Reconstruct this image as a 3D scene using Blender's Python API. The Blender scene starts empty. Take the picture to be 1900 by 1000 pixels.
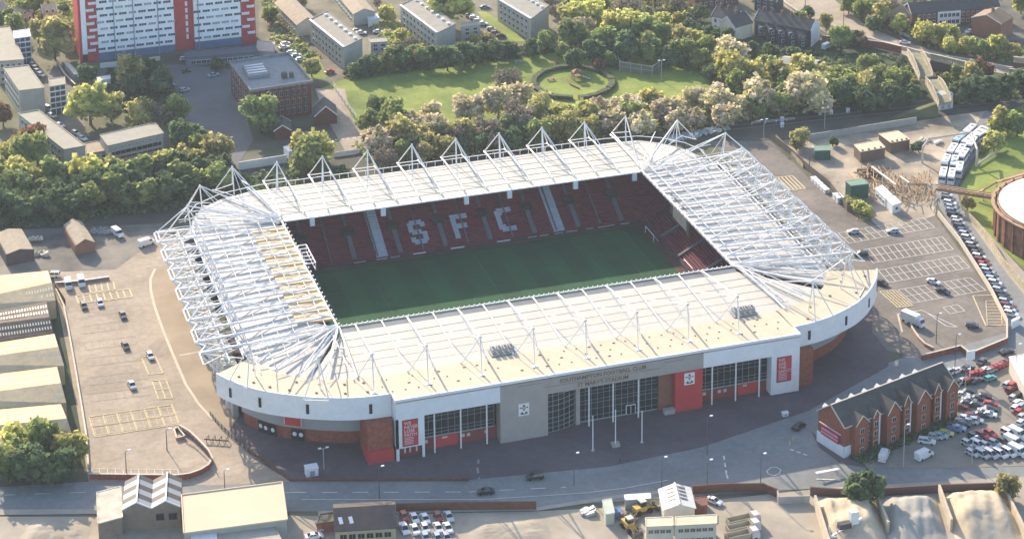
import bpy, math, random
from mathutils import Vector, Matrix
sc = bpy.context.scene
COL = sc.collection
R = math.radians
rnd = random.Random(7)
# ---------------------------------------------------------------- camera
CAMP = Vector((-183.94, -599.164, 314.621)); YAW, PIT, ROL = 0.30616, 0.249843, -0.0086276
FPX, PX, PY = 4153.11, 958.735, -353.221        # focal length and optical axis in 1900x1000 pixels
_f = Vector((math.sin(YAW)*math.cos(PIT), math.cos(YAW)*math.cos(PIT), -math.sin(PIT)))
_r = Vector((math.cos(YAW), -math.sin(YAW), 0)); _u = _r.cross(_f)
CR = _r*math.cos(ROL)+_u*math.sin(ROL); CU = -_r*math.sin(ROL)+_u*math.cos(ROL); CF = _f
cam = bpy.data.cameras.new('camera'); camo = bpy.data.objects.new('camera', cam); COL.objects.link(camo)
camo.matrix_world = Matrix(((CR.x, CU.x, -CF.x, CAMP.x), (CR.y, CU.y, -CF.y, CAMP.y), (CR.z, CU.z, -CF.z, CAMP.z), (0, 0, 0, 1)))
cam.sensor_fit = 'HORIZONTAL'; cam.sensor_width = 36; cam.lens = 36*FPX/1900
cam.shift_x = -(PX-950)/1900; cam.shift_y = (PY-500)/1900
cam.clip_start = 1; cam.clip_end = 6000
sc.camera = camo
# ---------------------------------------------------------------- light
EL = R(25); SD = Vector((0.155, -0.988, 0)).normalized()*math.cos(EL); SD.z = -math.sin(EL)
w = bpy.data.worlds.new('World'); sc.world = w; w.use_nodes = True
nt = w.node_tree; nt.nodes.clear()
wo = nt.nodes.new('ShaderNodeOutputWorld'); bg = nt.nodes.new('ShaderNodeBackground'); sk = nt.nodes.new('ShaderNodeTexSky')
sk.sky_type = 'NISHITA'; sk.sun_disc = False; sk.sun_elevation = EL; sk.sun_rotation = R(-9); sk.altitude = 100
sk.air_density = 1.0; sk.dust_density = 1.5; sk.ozone_density = 1.0
bg.inputs['Strength'].default_value = 0.15
nt.links.new(sk.outputs[0], bg.inputs[0]); nt.links.new(bg.outputs[0], wo.inputs[0])
sl = bpy.data.lights.new('sun', 'SUN'); sl.energy = 4.3; sl.angle = R(0.5); sl.color = (1.0, 0.83, 0.62)
so = bpy.data.objects.new('sun', sl); COL.objects.link(so); so.rotation_euler = SD.to_track_quat('-Z', 'Y').to_euler(); so.location = (0, 300, 300)
sc.view_settings.view_transform = 'Standard'; sc.view_settings.look = 'None'; sc.view_settings.gamma = 1
sc.view_settings.exposure = 1.06
HAZE = 0.00007
sc.render.engine = 'CYCLES'
sc.cycles.max_bounces = 4; sc.cycles.diffuse_bounces = 2; sc.cycles.glossy_bounces = 2; sc.cycles.transmission_bounces = 2; sc.cycles.volume_bounces = 0
# ---------------------------------------------------------------- helpers
def gp(x, y, z=0.0):
    "place on the horizontal plane z that the surveyed photograph point shows"
    d = CF*FPX+CR*(x-PX)-CU*(y-PY); t = (z-CAMP.z)/d.z; p = CAMP+d*t
    return Vector((p.x, p.y, z))
def ppm(p): return FPX/((Vector(p)-CAMP).dot(CF))     # pixels (1900 wide) per metre there
def tag(o, label=None, cat=None, group=None, kind=None):
    if label: o['label'] = label
    if cat: o['category'] = cat
    if group: o['group'] = group
    if kind: o['kind'] = kind
    return o
def thing(name, label, cat, loc=(0, 0, 0), rz=0, group=None):
    o = bpy.data.objects.new(name, None); COL.objects.link(o); o.location = loc; o.rotation_euler = (0, 0, rz)
    o.empty_display_size = .5
    return tag(o, label, cat, group)
def wloc(o):
    v = Vector((0, 0, 0))
    while o: v += o.location; o = o.parent
    return v
MATS = {}
def mat(name, c, rough=.8, var=.12, sc_=.3, c2=None, metal=0, spec=.3, coords='pos', detail=4, bump=0, obj_rand=0, trans=0, stretch=None, dirt=0, patch=0):
    if name in MATS: return MATS[name]
    m = bpy.data.materials.new(name); m.use_nodes = True; n = m.node_tree; b = n.nodes['Principled BSDF']
    b.inputs['Roughness'].default_value = rough; b.inputs['Metallic'].default_value = metal
    b.inputs['Specular IOR Level'].default_value = spec
    g = n.nodes.new('ShaderNodeNewGeometry'); tc = n.nodes.new('ShaderNodeTexCoord')
    src = g.outputs['Position'] if coords == 'pos' else tc.outputs['Object']
    if stretch:
        mp = n.nodes.new('ShaderNodeMapping'); mp.inputs['Scale'].default_value = stretch; n.links.new(src, mp.inputs[0]); src = mp.outputs[0]
    nz = n.nodes.new('ShaderNodeTexNoise'); nz.inputs['Scale'].default_value = sc_; nz.inputs['Detail'].default_value = detail; nz.inputs['Roughness'].default_value = .6
    n.links.new(src, nz.inputs['Vector'])
    rp = n.nodes.new('ShaderNodeValToRGB'); rp.color_ramp.elements[0].position = .3; rp.color_ramp.elements[1].position = .7
    lo = [max(0, v*(1-var)) for v in c]; hi = [min(1, v*(1+var)) for v in (c2 or c)]
    rp.color_ramp.elements[0].color = (*lo, 1); rp.color_ramp.elements[1].color = (*hi, 1)
    n.links.new(nz.outputs['Fac'], rp.inputs[0]); out = rp.outputs[0]
    def mulf(fac_out, lo_, out_):
        mr = n.nodes.new('ShaderNodeMapRange'); mr.inputs['From Min'].default_value = .35; mr.inputs['From Max'].default_value = .6; mr.inputs['To Min'].default_value = lo_; mr.inputs['To Max'].default_value = 1
        n.links.new(fac_out, mr.inputs['Value']); vm_ = n.nodes.new('ShaderNodeVectorMath'); vm_.operation = 'SCALE'; n.links.new(out_, vm_.inputs[0]); n.links.new(mr.outputs[0], vm_.inputs['Scale']); return vm_.outputs[0]
    if dirt:
        n2 = n.nodes.new('ShaderNodeTexNoise'); n2.inputs['Scale'].default_value = .55; n2.inputs['Detail'].default_value = 10; n2.inputs['Roughness'].default_value = .72; n2.inputs['Distortion'].default_value = .6
        n.links.new(src, n2.inputs['Vector']); out = mulf(n2.outputs['Fac'], 1-dirt, out)
    if patch:
        vo = n.nodes.new('ShaderNodeTexVoronoi'); vo.inputs['Scale'].default_value = .055; vo.distance = 'CHEBYCHEV'; n.links.new(src, vo.inputs['Vector']); sp_ = n.nodes.new('ShaderNodeSeparateColor'); n.links.new(vo.outputs['Color'], sp_.inputs[0]); out = mulf(sp_.outputs[0], 1-patch, out)
    if obj_rand:
        oi = n.nodes.new('ShaderNodeObjectInfo'); hs = n.nodes.new('ShaderNodeHueSaturation'); ma = n.nodes.new('ShaderNodeMapRange')
        ma.inputs['To Min'].default_value = 1-obj_rand; ma.inputs['To Max'].default_value = 1+obj_rand
        mh = n.nodes.new('ShaderNodeMapRange'); mh.inputs['To Min'].default_value = .5-obj_rand*.07; mh.inputs['To Max'].default_value = .5+obj_rand*.04
        n.links.new(oi.outputs['Random'], ma.inputs['Value']); n.links.new(oi.outputs['Random'], mh.inputs['Value'])
        n.links.new(ma.outputs[0], hs.inputs['Value']); n.links.new(mh.outputs[0], hs.inputs['Hue']); n.links.new(out, hs.inputs['Color']); out = hs.outputs[0]
    n.links.new(out, b.inputs['Base Color'])
    if trans:
        tr = n.nodes.new('ShaderNodeBsdfTranslucent'); mx = n.nodes.new('ShaderNodeMixShader'); mx.inputs[0].default_value = trans
        n.links.new(out, tr.inputs[0]); o = n.nodes['Material Output']
        n.links.new(b.outputs[0], mx.inputs[1]); n.links.new(tr.outputs[0], mx.inputs[2]); n.links.new(mx.outputs[0], o.inputs[0])
    if bump:
        bm = n.nodes.new('ShaderNodeBump'); bm.inputs['Strength'].default_value = bump; bm.inputs['Distance'].default_value = .3
        n.links.new(nz.outputs['Fac'], bm.inputs['Height']); n.links.new(bm.outputs[0], b.inputs['Normal'])
    MATS[name] = m; return m
class MB:
    def __init__(s): s.v = []; s.f = []; s.m = []
    def add(s, vs, fs, m=0):
        o = len(s.v); s.v += [tuple(v) for v in vs]
        for f in fs: s.f.append(tuple(i+o for i in f)); s.m.append(m)
        return s
    def quad(s, a, b, c, d, m=0): return s.add([a, b, c, d], [(0, 1, 2, 3)], m)
    def poly(s, pts, m=0): return s.add(pts, [tuple(range(len(pts)))], m)
    def box(s, x0, x1, y0, y1, z0, z1, m=0):
        if x0 > x1: x0, x1 = x1, x0
        if y0 > y1: y0, y1 = y1, y0
        return s.prism([(x0, y0), (x1, y0), (x1, y1), (x0, y1)], z0, z1, m)
    def prism(s, pts, z0, z1, m=0, mt=None, cap=True):
        pts = [(p[0], p[1]) for p in pts]
        if sum(pts[i-1][0]*pts[i][1]-pts[i][0]*pts[i-1][1] for i in range(len(pts))) < 0: pts = pts[::-1]
        n = len(pts); s.add([(x, y, z0) for x, y in pts]+[(x, y, z1) for x, y in pts], [(i, (i+1) % n, n+(i+1) % n, n+i) for i in range(n)], m)
        if cap:
            s.poly([(x, y, z1) for x, y in pts], m if mt is None else mt); s.poly([(x, y, z0) for x, y in pts[::-1]], m)
        return s
    def tube(s, p, q, r, n=5, m=0, r2=None, cap=True):
        p = Vector(p); q = Vector(q); d = q-p
        if d.length < 1e-6: return s
        d.normalize(); a = Vector((0, 0, 1)) if abs(d.z) < .95 else Vector((1, 0, 0)); u = d.cross(a).normalized(); v = d.cross(u); r2 = r if r2 is None else r2
        vs = []
        for c, rr in ((p, r), (q, r2)):
            for i in range(n):
                t = 2*math.pi*(i+.5)/n; vs.append(c+u*math.cos(t)*rr+v*math.sin(t)*rr)
        fs = [(i, n+i, n+(i+1) % n, (i+1) % n) for i in range(n)]
        if cap: fs += [tuple(range(n)), tuple(range(2*n-1, n-1, -1))]
        return s.add(vs, fs, m)
    def beam(s, p, q, w, h, m=0):
        "a bar from p to q, w wide (sideways) and h high"
        p = Vector(p); q = Vector(q); d = (q-p).normalized(); u = d.cross(Vector((0, 0, 1)))
        if u.length < 1e-4: u = Vector((1, 0, 0))
        u = u.normalized()*w/2; v = u.cross(d).normalized()*h/2
        vs = [p-u-v, p+u-v, p+u+v, p-u+v, q-u-v, q+u-v, q+u+v, q-u+v]
        return s.add(vs, [(0, 1, 2, 3), (7, 6, 5, 4), (0, 4, 5, 1), (1, 5, 6, 2), (2, 6, 7, 3), (3, 7, 4, 0)], m)
    def sphere(s, c, r, m=0, n=8, k=5, sz=1):
        vs = [(c[0], c[1], c[2]+r*sz)]
        for j in range(1, k):
            for i in range(n): a = math.pi*j/k; t = 2*math.pi*i/n; vs.append((c[0]+r*math.sin(a)*math.cos(t), c[1]+r*math.sin(a)*math.sin(t), c[2]+r*sz*math.cos(a)))
        vs.append((c[0], c[1], c[2]-r*sz)); fs = [(0, 1+i, 1+(i+1) % n) for i in range(n)]
        for j in range(k-2):
            for i in range(n): a = 1+j*n; fs.append((a+i, a+n+i, a+n+(i+1) % n, a+(i+1) % n))
        a = 1+(k-2)*n; fs += [(a+i, len(vs)-1, a+(i+1) % n) for i in range(n)]
        return s.add(vs, fs, m)
    def obj(s, name, mats, parent=None, label=None, local=False, smooth=False):
        me = bpy.data.meshes.new(name); off = Vector((0, 0, 0)) if (local or not parent) else wloc(parent)
        me.from_pydata([(v[0]-off.x, v[1]-off.y, v[2]-off.z) for v in s.v], [], s.f)
        if not isinstance(mats, (list, tuple)): mats = [mats]
        for m in mats: me.materials.append(m)
        if len(mats) > 1: me.polygons.foreach_set('material_index', s.m)
        if smooth: me.polygons.foreach_set('use_smooth', [True]*len(s.f))
        me.update(); o = bpy.data.objects.new(name, me); COL.objects.link(o)
        if parent: o.parent = parent
        if label: o['label'] = label
        return o
def sheet(name, pts, m, z, kind='structure'):
    "flat polygon on the ground from surveyed photograph points"
    b = MB(); b.poly([gp(x, y) .to_2d().to_3d()+Vector((0, 0, z)) for x, y in pts])
    me = b.obj(name, m)
    import bmesh
    bm = bmesh.new(); bm.from_mesh(me.data); bmesh.ops.triangulate(bm, faces=bm.faces[:])
    for f in bm.faces:
        if f.normal.z < 0: f.normal_flip()
    bm.to_mesh(me.data); bm.free(); return tag(me, kind=kind)
def copy_tree(o, parent=None, label=None, loc=None, rz=None, scale=None):
    c = o.copy(); COL.objects.link(c); c.parent = parent
    if label: c['label'] = label
    if loc is not None: c.location = loc
    if rz is not None: c.rotation_euler = (0, 0, rz)
    if scale is not None: c.scale = scale
    for ch in o.children: copy_tree(ch, c)
    return c
_unit = 'first second third fourth fifth sixth seventh eighth ninth tenth eleventh twelfth thirteenth fourteenth fifteenth sixteenth seventeenth eighteenth nineteenth'.split()
def nth(i):
    if i < 19: return _unit[i]
    i += 1; t = ['twenty', 'thirty', 'forty', 'fifty', 'sixty', 'seventy', 'eighty', 'ninety'][i//10-2]; k = i % 10
    return (t[:-1]+'ieth') if k == 0 else t+'-'+_unit[k-1]
def text_mesh(name, txt, size, m, parent, org, xd, yd, depth=.05, align='CENTER', bold=0):
    cu = bpy.data.curves.new('t', 'FONT'); cu.body = txt; cu.size = size; cu.align_x = align; cu.align_y = 'CENTER'; cu.extrude = depth/2; cu.offset = bold; cu.resolution_u = 2
    to = bpy.data.objects.new('t', cu); COL.objects.link(to); dg = bpy.context.evaluated_depsgraph_get(); me = bpy.data.meshes.new_from_object(to.evaluated_get(dg))
    bpy.data.objects.remove(to); bpy.data.curves.remove(cu); me.name = name; me.materials.clear(); me.materials.append(m)
    xd = Vector(xd).normalized(); yd = Vector(yd).normalized(); zd = xd.cross(yd); M = Matrix((xd, yd, zd)).transposed().to_4x4(); M.translation = Vector(org)-(wloc(parent) if parent else Vector((0, 0, 0)))
    me.transform(M); o = bpy.data.objects.new(name, me); COL.objects.link(o); o.parent = parent; return o
# ---------------------------------------------------------------- materials
white = mat('white_paint', (.78, .78, .78), .5, .04, .2)
whitepanel = mat('white_panel', (.76, .79, .82), .5, .05, .15, dirt=.09)
cream = mat('roof_sheet', (.57, .545, .485), .6, .05, .12, dirt=.10)
creamband = mat('roof_membrane', (.575, .50, .37), .7, .07, .1, dirt=.12)
roofgrey = mat('roof_pale_grey', (.47, .465, .455), .6, .06, .15)
translu = mat('roof_amber_panel', (.74, .53, .29), .5, .08, .2)
darkroof = mat('roof_dark_glazing', (.17, .18, .19), .4, .2, .3)
brick = mat('red_brick', (.24, .07, .045), .9, .2, 1.2, c2=(.30, .095, .055))
redpaint = mat('red_panel', (.50, .05, .05), .6, .08, .3)
grey = mat('grey_cladding', (.34, .35, .36), .6, .06, .2)
stone = mat('stone_panel', (.36, .33, .31), .7, .07, .3)
concrete = mat('concrete', (.38, .37, .34), .9, .12, .5)
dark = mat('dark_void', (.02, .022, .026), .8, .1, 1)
glass = mat('dark_glass', (.012, .02, .026), .25, .3, .15, spec=.25)
mullion = mat('pale_mullion', (.30, .34, .36), .5, .05, 1)
seatred = mat('seat_red', (.18, .014, .034), .65, .25, .4)
seatwhite = mat('seat_white', (.50, .56, .62), .6, .1, .6)
stepgrey = mat('terrace_concrete', (.055, .045, .055), .9, .15, .4)
asph = mat('asphalt', (.185, .165, .15), .95, .16, .06, c2=(.23, .205, .18), detail=8, dirt=.25, patch=.15)
asph2 = mat('car_park_asphalt', (.38, .315, .245), .95, .12, .05, c2=(.43, .36, .285), detail=8, dirt=.22, patch=.12)
road = mat('road_asphalt', (.22, .235, .24), .9, .10, .06, c2=(.26, .27, .27), detail=8, dirt=.18, patch=.08)
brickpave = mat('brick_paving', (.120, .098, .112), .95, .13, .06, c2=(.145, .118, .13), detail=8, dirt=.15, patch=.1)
pave = mat('pavement', (.36, .33, .28), .95, .1, .3)
line = mat('line_white', (.62, .60, .56), .8, .2, 1.5)
yline = mat('line_yellow', (.56, .47, .28), .85, .35, 1.5)
grass = mat('grass_green', (.14, .21, .035), .95, .25, .05, c2=(.25, .30, .06), detail=8, dirt=.22)
pitchm = mat('pitch_turf', (.003, .05, .018), .9, .2, .05, c2=(.005, .07, .02), detail=6)
dirt = mat('yard_dirt', (.30, .265, .215), .95, .15, .08, c2=(.40, .35, .28), detail=9)
ballast = mat('railway_ballast', (.085, .085, .07), .95, .25, .1, detail=8)
urban = mat('town_ground', (.075, .085, .055), .95, .35, .03, c2=(.13, .125, .085), detail=8)
steel = mat('galvanised_steel', (.45, .46, .47), .5, .1, .5, metal=.2)
# ================================================================ STADIUM
HX, FY, NY = 60.0, 40.65, -37.0         # roof opening
ZI = {'f': 17.2, 'n': 18.5}
stad = thing('football_stadium', 'white roofed football stadium with masts and red seats around a green pitch', 'stadium', (0, 0, 0))
# pitch
b = MB(); b.box(-57.3, 57.3, -36.5, 36.5, -.5, .12); tag(b.obj('pitch_surround', pitchm), kind='structure')
b = MB()
for i in range(16):                        # mown bands
    x0 = -52+i*6.5
    if i % 2: b.quad((x0, -33.5, .15), (x0+6.5, -33.5, .15), (x0+6.5, 33.5, .15), (x0, 33.5, .15))
tag(b.obj('pitch_mowing_bands', mat('pitch_turf_light', (.005, .075, .022), .9, .2, .05)), kind='structure')
b = MB()
def gl(x0, y0, x1, y1, w_=.14): b.beam((x0, y0, .19), (x1, y1, .19), w_, .02)
for y in (-33.8, 33.8): gl(-51.2, y, 51.2, y)
for x in (-51.2, 0, 51.2): gl(x, -33.8, x, 33.8)
for s in (-1, 1):
    for dx, dy in ((16.5, 20.15), (5.5, 9.15)): gl(s*51.2, -dy, s*(51.2-dx), -dy); gl(s*51.2, dy, s*(51.2-dx), dy); gl(s*(51.2-dx), -dy, s*(51.2-dx), dy)
for i in range(24): a, c = 2*math.pi*i/24, 2*math.pi*(i+1)/24; gl(9.15*math.cos(a), 9.15*math.sin(a), 9.15*math.cos(c), 9.15*math.sin(c))
tag(b.obj('pitch_lines', mat('pitch_line', (.05, .13, .08), .9, .2, 1)), kind='structure')
b = MB(); b.box(-60, -57.3, -38, 38, 0, .1); b.box(57.3, 60, -38, 38, 0, .1); b.box(-57.3, 57.3, 36.5, 38, 0, .1); b.box(-57.3, 57.3, -38, -36.5, 0, .1)
b.obj('trackside', mat('trackside_red', (.075, .035, .032), .9, .2, .4), stad)
# seating bowl : stepped loft of rounded rectangles
def ring(d, z, n=7):
    r = 2.5+d; cx, cy = 57.5, 35.5; P = []
    for (sx, sy, a0) in ((1, 1, 0), (-1, 1, 90), (-1, -1, 180), (1, -1, 270)):
        for i in range(n): a = R(a0+90*i/(n-1)); P.append((sx*cx+r*math.cos(a), sy*cy+r*math.sin(a), z))
    return P
b = MB(); rows = 28; cur = ring(0, 0); up = ring(0, 1.1)
def loft(A, B_, m):
    n = len(A)
    for i in range(n): j = (i+1) % n; b.quad(A[i], A[j], B_[j], B_[i], m)
loft(cur, up, 1); cur = up
for k in range(rows):
    z = 1.1+k*.44; a = ring(.34+k*.86, z); loft(cur, a, 1)
    s1 = ring(.36+k*.86, z+.62); loft(a, s1, 0); s2 = ring(.62+k*.86, z+.62); loft(s1, s2, 0); s3 = ring(.64+k*.86, z+.44); loft(s2, s3, 0)
    cur = ring(.86+k*.86, z+.44); loft(s3, cur, 1)
b.obj('seating_bowl', [seatred, stepgrey], stad)
def rake(d): return 1.1+.44*d/.86
stm = mat('stair_concrete', (.13, .135, .15), .9, .1, .5)
for x in [-52.5+15*i for i in range(8)]:     # far stand: stairways from the front up to the vomitories, narrower above
    MB().beam((x, 38.2, rake(.2)+.62), (x, 46.5, rake(8.5)+.62), 1.5, .5).obj('stairway', stm, stad); MB().beam((x, 50.5, rake(12.5)+.6), (x, 61, rake(23)+.6), 1.1, .5).obj('stairway', stm, stad)
for x in [-45+15*i for i in range(7)]: MB().beam((x, 38.2, rake(.2)+.6), (x, 61, rake(23)+.6), .4, .4).obj('stairway', stm, stad)
for y in (-22.5, -7.5, 7.5, 22.5):
    for s in (-1, 1): MB().beam((s*60.2, y, rake(.2)+.62), (s*83, y, rake(23)+.62), 1.1, .5).obj('stairway', stm, stad)
vm = [(-52.5+15*i, 46.3) for i in range(8)]
for x, y in vm:
    b = MB(); zz = rake(y-38); b.box(x-1.5, x+1.5, y, y+.3, zz-.6, zz+2.0, 1); b.box(x-1.8, x-1.5, y-.3, y+3.6, zz, zz+2.1); b.box(x+1.5, x+1.8, y-.3, y+3.6, zz, zz+2.1); b.box(x-1.5, x+1.5, y+.3, y+3.6, zz+1.9, zz+2.1)
    b.obj('vomitory', [stepgrey, dark], stad)
# white seat blocks and letters on the far stand
def seatrow(b_, x0, x1, k0, k1):
    for k in range(k0, k1):
        yy = 38+.30+k*.86; zz = 1.1+k*.44
        b_.box(x0, x1, yy, yy+.40, zz+.1, zz+.74)
for x0 in (-30.4, 29.0):
    b = MB(); seatrow(b, x0, x0+3.7, 0, 28)
    for i in range(8): xx = x0+.23+i*.46
    b.obj('white_seat_block', seatwhite, stad)
LET = {'S': ['0111110', '1111111', '1100011', '1100000', '1111100', '0111111', '0000011', '1100011', '1111111', '0111110'],
       'F': ['1111111', '1111111', '1100000', '1100000', '1111110', '1111110', '1100000', '1100000', '1100000', '1100000'],
       'C': ['0111111', '1111111', '1110000', '1100000', '1100000', '1100000', '1100000', '1110000', '1111111', '0111111']}
for ch, xl in (('S', -17.8), ('F', -3.4), ('C', 11.6)):
    b = MB()
    for r_, rowb in enumerate(LET[ch]):
        k = 12-r_
        i = 0
        while i < 7:
            if rowb[i] == '1':
                j = i
                while j < 7 and rowb[j] == '1': j += 1
                seatrow(b, xl+i*.82, xl+j*.82, k, k+1); i = j
            else: i += 1
    b.obj('seat_letter', seatwhite, stad, 'large white seat letter '+ch)
# front banners on the perimeter wall
for x0, w_ in ((-18.5, 4.2), (-6, 4.5), (9.5, 4.5)):
    b = MB(); b.box(x0, x0+w_, 37.78, 37.9, .6, 1.0); b.obj('perimeter_banner', white, stad)
b = MB()
for x0, w_ in ((-38, 4), (-30.5, 3.5), (-26, 3), (20, 3), (24, 3), (29, 3), (33, 4), (40, 2.5), (44, 6), (52, 3)): b.box(x0, x0+w_, 37.8, 37.92, .55, .85)
b.obj('perimeter_board', mat('pale_board', (.35, .38, .4), .7), stad)
# small flags with letters high in the far stand
for x0 in (-5, 8.5):
    b = MB(); yy, zz = 55.6, rake(17.6)+.75
    b.quad((x0, yy, zz), (x0+6.5, yy, zz), (x0+6.5, yy+1.7, zz+.95), (x0, yy+1.7, zz+.95))
    o = b.obj('flag_banner', redpaint, stad)
    b = MB(); b.box(x0+2.6, x0+3.6, yy+.2, yy+1.5, zz+.3, zz+.95); b.box(x0+.3, x0+1.4, yy+.5, yy+1.0, zz+.3, zz+.75); b.box(x0+5, x0+5.8, yy+.4, yy+1.2, zz+.3, zz+.8); b.obj('banner_mark', white, o)
# ---- roofs
def P3(x, y, z): return Vector((x, y, z))
XL, XR, YF, YN, RC = -88.0, 86.0, 65.0, -66.0, 28.0
def iz(y): return 18.5+(17.2-18.5)*(y-NY)/(FY-NY)
ZO = 17.0
def roof(name, m, segs, th=.5, mu=None):
    "segs: list of (inner point, outer point); a slab lofted along them"
    b = MB()
    for (a, c), (d, e) in zip(segs, segs[1:]):
        b.quad(a, d, e, c); lo = Vector((0, 0, -th)); b.quad(c+lo, e+lo, d+lo, a+lo); b.quad(a+lo, d+lo, d, a); b.quad(c, e, e+lo, c+lo)
    a, c = segs[0]; b.quad(a, c, c+lo, a+lo); a, c = segs[-1]; b.quad(c, a, a+lo, c+lo)
    return b.obj(name, [m], stad)
roof('roof_far_side', cream, [(P3(-60, FY, 17.2), P3(-66, YF, 17.6))]+[(P3(x, FY, 17.2), P3(x, YF, 17.6)) for x in range(-60, 61, 10)]+
     [(P3(60, FY, 17.2), P3(68, 64, 17.6)), (P3(60.0, FY, 17.2), P3(74, 60, 17.5)), (P3(60, FY, 17.2), P3(79.5, 54, 17.4))])
roof('roof_right_end', roofgrey, [(P3(60, FY-.05, 17.15), P3(79.6, 53.9, 17.3)), (P3(60, FY-.1, 17.15), P3(83, 46, 17.2)), (P3(60, 36, iz(36)), P3(XR-1, 38, 17.1))]+
     [(P3(60, y, iz(y)), P3(XR, y, ZO)) for y in (30, 20, 10, 0, -10, -20, -30, -37)]+[(P3(60, NY-.05, 18.5), P3(60+RC*math.cos(R(a)), NY+RC*math.sin(R(a)), ZO)) for a in (0, -12, -24, -38)])
roof('roof_left_end', roofgrey, [(P3(-60, FY-.05, 17.15), P3(-66.1, 64.9, 17.5)), (P3(-60, FY-.05, 17.15), P3(-75, 62.5, 17.4)), (P3(-60, FY-.06, 17.15), P3(-82.5, 57.5, 17.3)), (P3(-60, FY-.1, 17.15), P3(-87, 49, 17.2))]+
     [(P3(-66.5 if -32 < y < 36 else -60, y, iz(y)-.05), P3(XL, y, ZO)) for y in (35, 30, 20, 10, 0, -10, -20, -30.5)]+
     [(P3(-60, NY-.05, 18.5), P3(-60-RC*math.cos(R(a)), NY-RC*math.sin(R(a)), ZO)) for a in (0, 12, 24, 36, 48, 60)])
roof('roof_amber_strip', translu, [(P3(-60, y, iz(y)+.03), P3(-70.5, y, iz(y)+.03)) for y in (37, 30, 20, 10, 0, -10, -20, -31)])
roof('roof_near_side', cream, [(P3(-60, NY-3.0, 18.3), P3(-60-RC*math.cos(R(a)), NY-RC*math.sin(R(a)), ZO+.02)) for a in (60, 75)]+
     [(P3(x, NY-3.0, 18.3), P3(x, YN, ZO)) for x in range(-60, 61, 10)]+[(P3(60, NY-3.0, 18.3), P3(60+RC*math.cos(R(a)), NY+RC*math.sin(R(a)), ZO)) for a in (-72, -57, -44)])
roof('roof_glazed_edge', darkroof, [(P3(x, NY, 18.35), P3(x, NY-3.0, 18.2)) for x in range(-60, 61, 10)])
# raised outer band of the near side
LB = [(-97.2, -50.5), (-94.5, -55.3), (-91, -60), (-87, -64), (-82, -67.6), (-75, -71.5), (-67.3, -74.6), (-61, -75.9), (-55, -76.3)]
RB = [(62, -75.9), (68, -75.2), (74, -73.6), (80, -71), (85, -68.3), (90, -64.3), (94.5, -59.5), (98, -54.8), (100.4, -50.2)]
ZB = 17.45
def inn(x, y):
    c = -60 if x < 0 else 60
    if abs(x) < 60: return (x, YN+.5)
    dx, dy = x-c, y-NY; l = math.hypot(dx, dy); return (c+dx/l*(RC-.5), NY+dy/l*(RC-.5))
band = [(P3(-86.6, -44, ZB), P3(-97.2, -50.5, ZB))]+[(P3(*inn(x, y), ZB), P3(x, y, ZB)) for x, y in LB[1:]]+[(P3(-54.9, YN+.5, ZB), P3(-54.9, -80.3, ZB))]
band += [(P3(x, YN+.5, ZB), P3(x, -80.3, ZB)) for x in range(-50, 61, 10)]+[(P3(61.8, YN+.5, ZB), P3(61.8, -80.3, ZB))]+[(P3(*inn(x, y), ZB), P3(x, y, ZB)) for x, y in RB[:-1]]+[(P3(85.5, -46, ZB), P3(100.4, -50.2, ZB))]
roof('roof_outer_band', creamband, band, .55)
b = MB(); rv = random.Random(3)
for i in range(34):
    for y in (-68.2, -71.5, -74.8):
        x = -58+i*3.6+(1.6 if y == -71.5 else 0)
        if rv.random() < .62 and x < 60: h = .36 if rv.random() < .8 else .7; b.box(x, x+.55*h/.5, y, y+.35, ZB, ZB+.15)
for pts, c in ((LB, -1), (RB, 1)):
    for x, y in pts[1:-1]:
        ix, iy = inn(x, y)
        for t in (.3, .75):
            if rv.random() < .8: X, Y = ix+(x-ix)*t, iy+(y-iy)*t; b.box(X, X+.7, Y, Y+.5, ZB, ZB+.25)
b.obj('roof_vents', mat('rusty_cap', (.22, .13, .09), .8), stad)
for x, y in ((-20, -63), (52, -63)):        # rooftop plant
    o = MB().box(x-3.6, x+3.6, y-2, y+2, 17.4, 17.8).obj('plant_deck', grey, stad); b = MB()
    for k in range(4): b.box(x-3.2+k*1.7, x-2.0+k*1.7, y-1.2, y+1.3, 17.8, 19.1); b.tube((x-2.6+k*1.7, y, 19.1), (x-2.6+k*1.7, y, 19.6), .35, 6)
    b.obj('fan_unit', mat('plant_grey', (.3, .31, .32), .6), o)
# purlin lines on roofs
for k in (.6, 1.4, 2.2, 3.0, 3.8, 4.6):
    x = 60+k*5.2; MB().tube((x, 42-k*.2+k*2.2, 18.6), (x, -38-k*2, iz(-37)-k*.25+.6), .13, 4).obj('purlin', white, stad)
    x = -60-k*5.6; MB().tube((x, 40+k*2.2, 18.4), (x, -38-k*3.5, iz(-37)-k*.25+.6), .13, 4).obj('purlin', white, stad)
MB().tube((85.8, 38, 17.9), (85.8, -42, 17.9), .3, 4).obj('purlin', white, stad); MB().tube((-88, 42, 17.9), (-88, -42, 17.9), .3, 4).obj('purlin', white, stad)
pgm = mat('purlin_grey', (.5, .47, .42), .7)
for k in range(1, 6): y = NY-3.0-k*4.0; MB().tube((-62-k, y, 18.3-k*.21+.04), (62+k, y, 18.3-k*.21+.04), .07, 4).obj('purlin', pgm, stad)
for k in range(1, 6): y = FY+k*4.2; MB().tube((-62-k, y, 17.2+k*.07+.06), (62+k, y, 17.2+k*.07+.06), .06, 4).obj('purlin', pgm, stad)
b = MB()
b.tube((-62, 66.2, 18.9), (56, 66.2, 18.9), .13, 4)
for i in range(41): x = -62+i*2.95; b.tube((x, 66.2, 17.3), (x, 66.2, 18.9), .1, 4)
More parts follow.
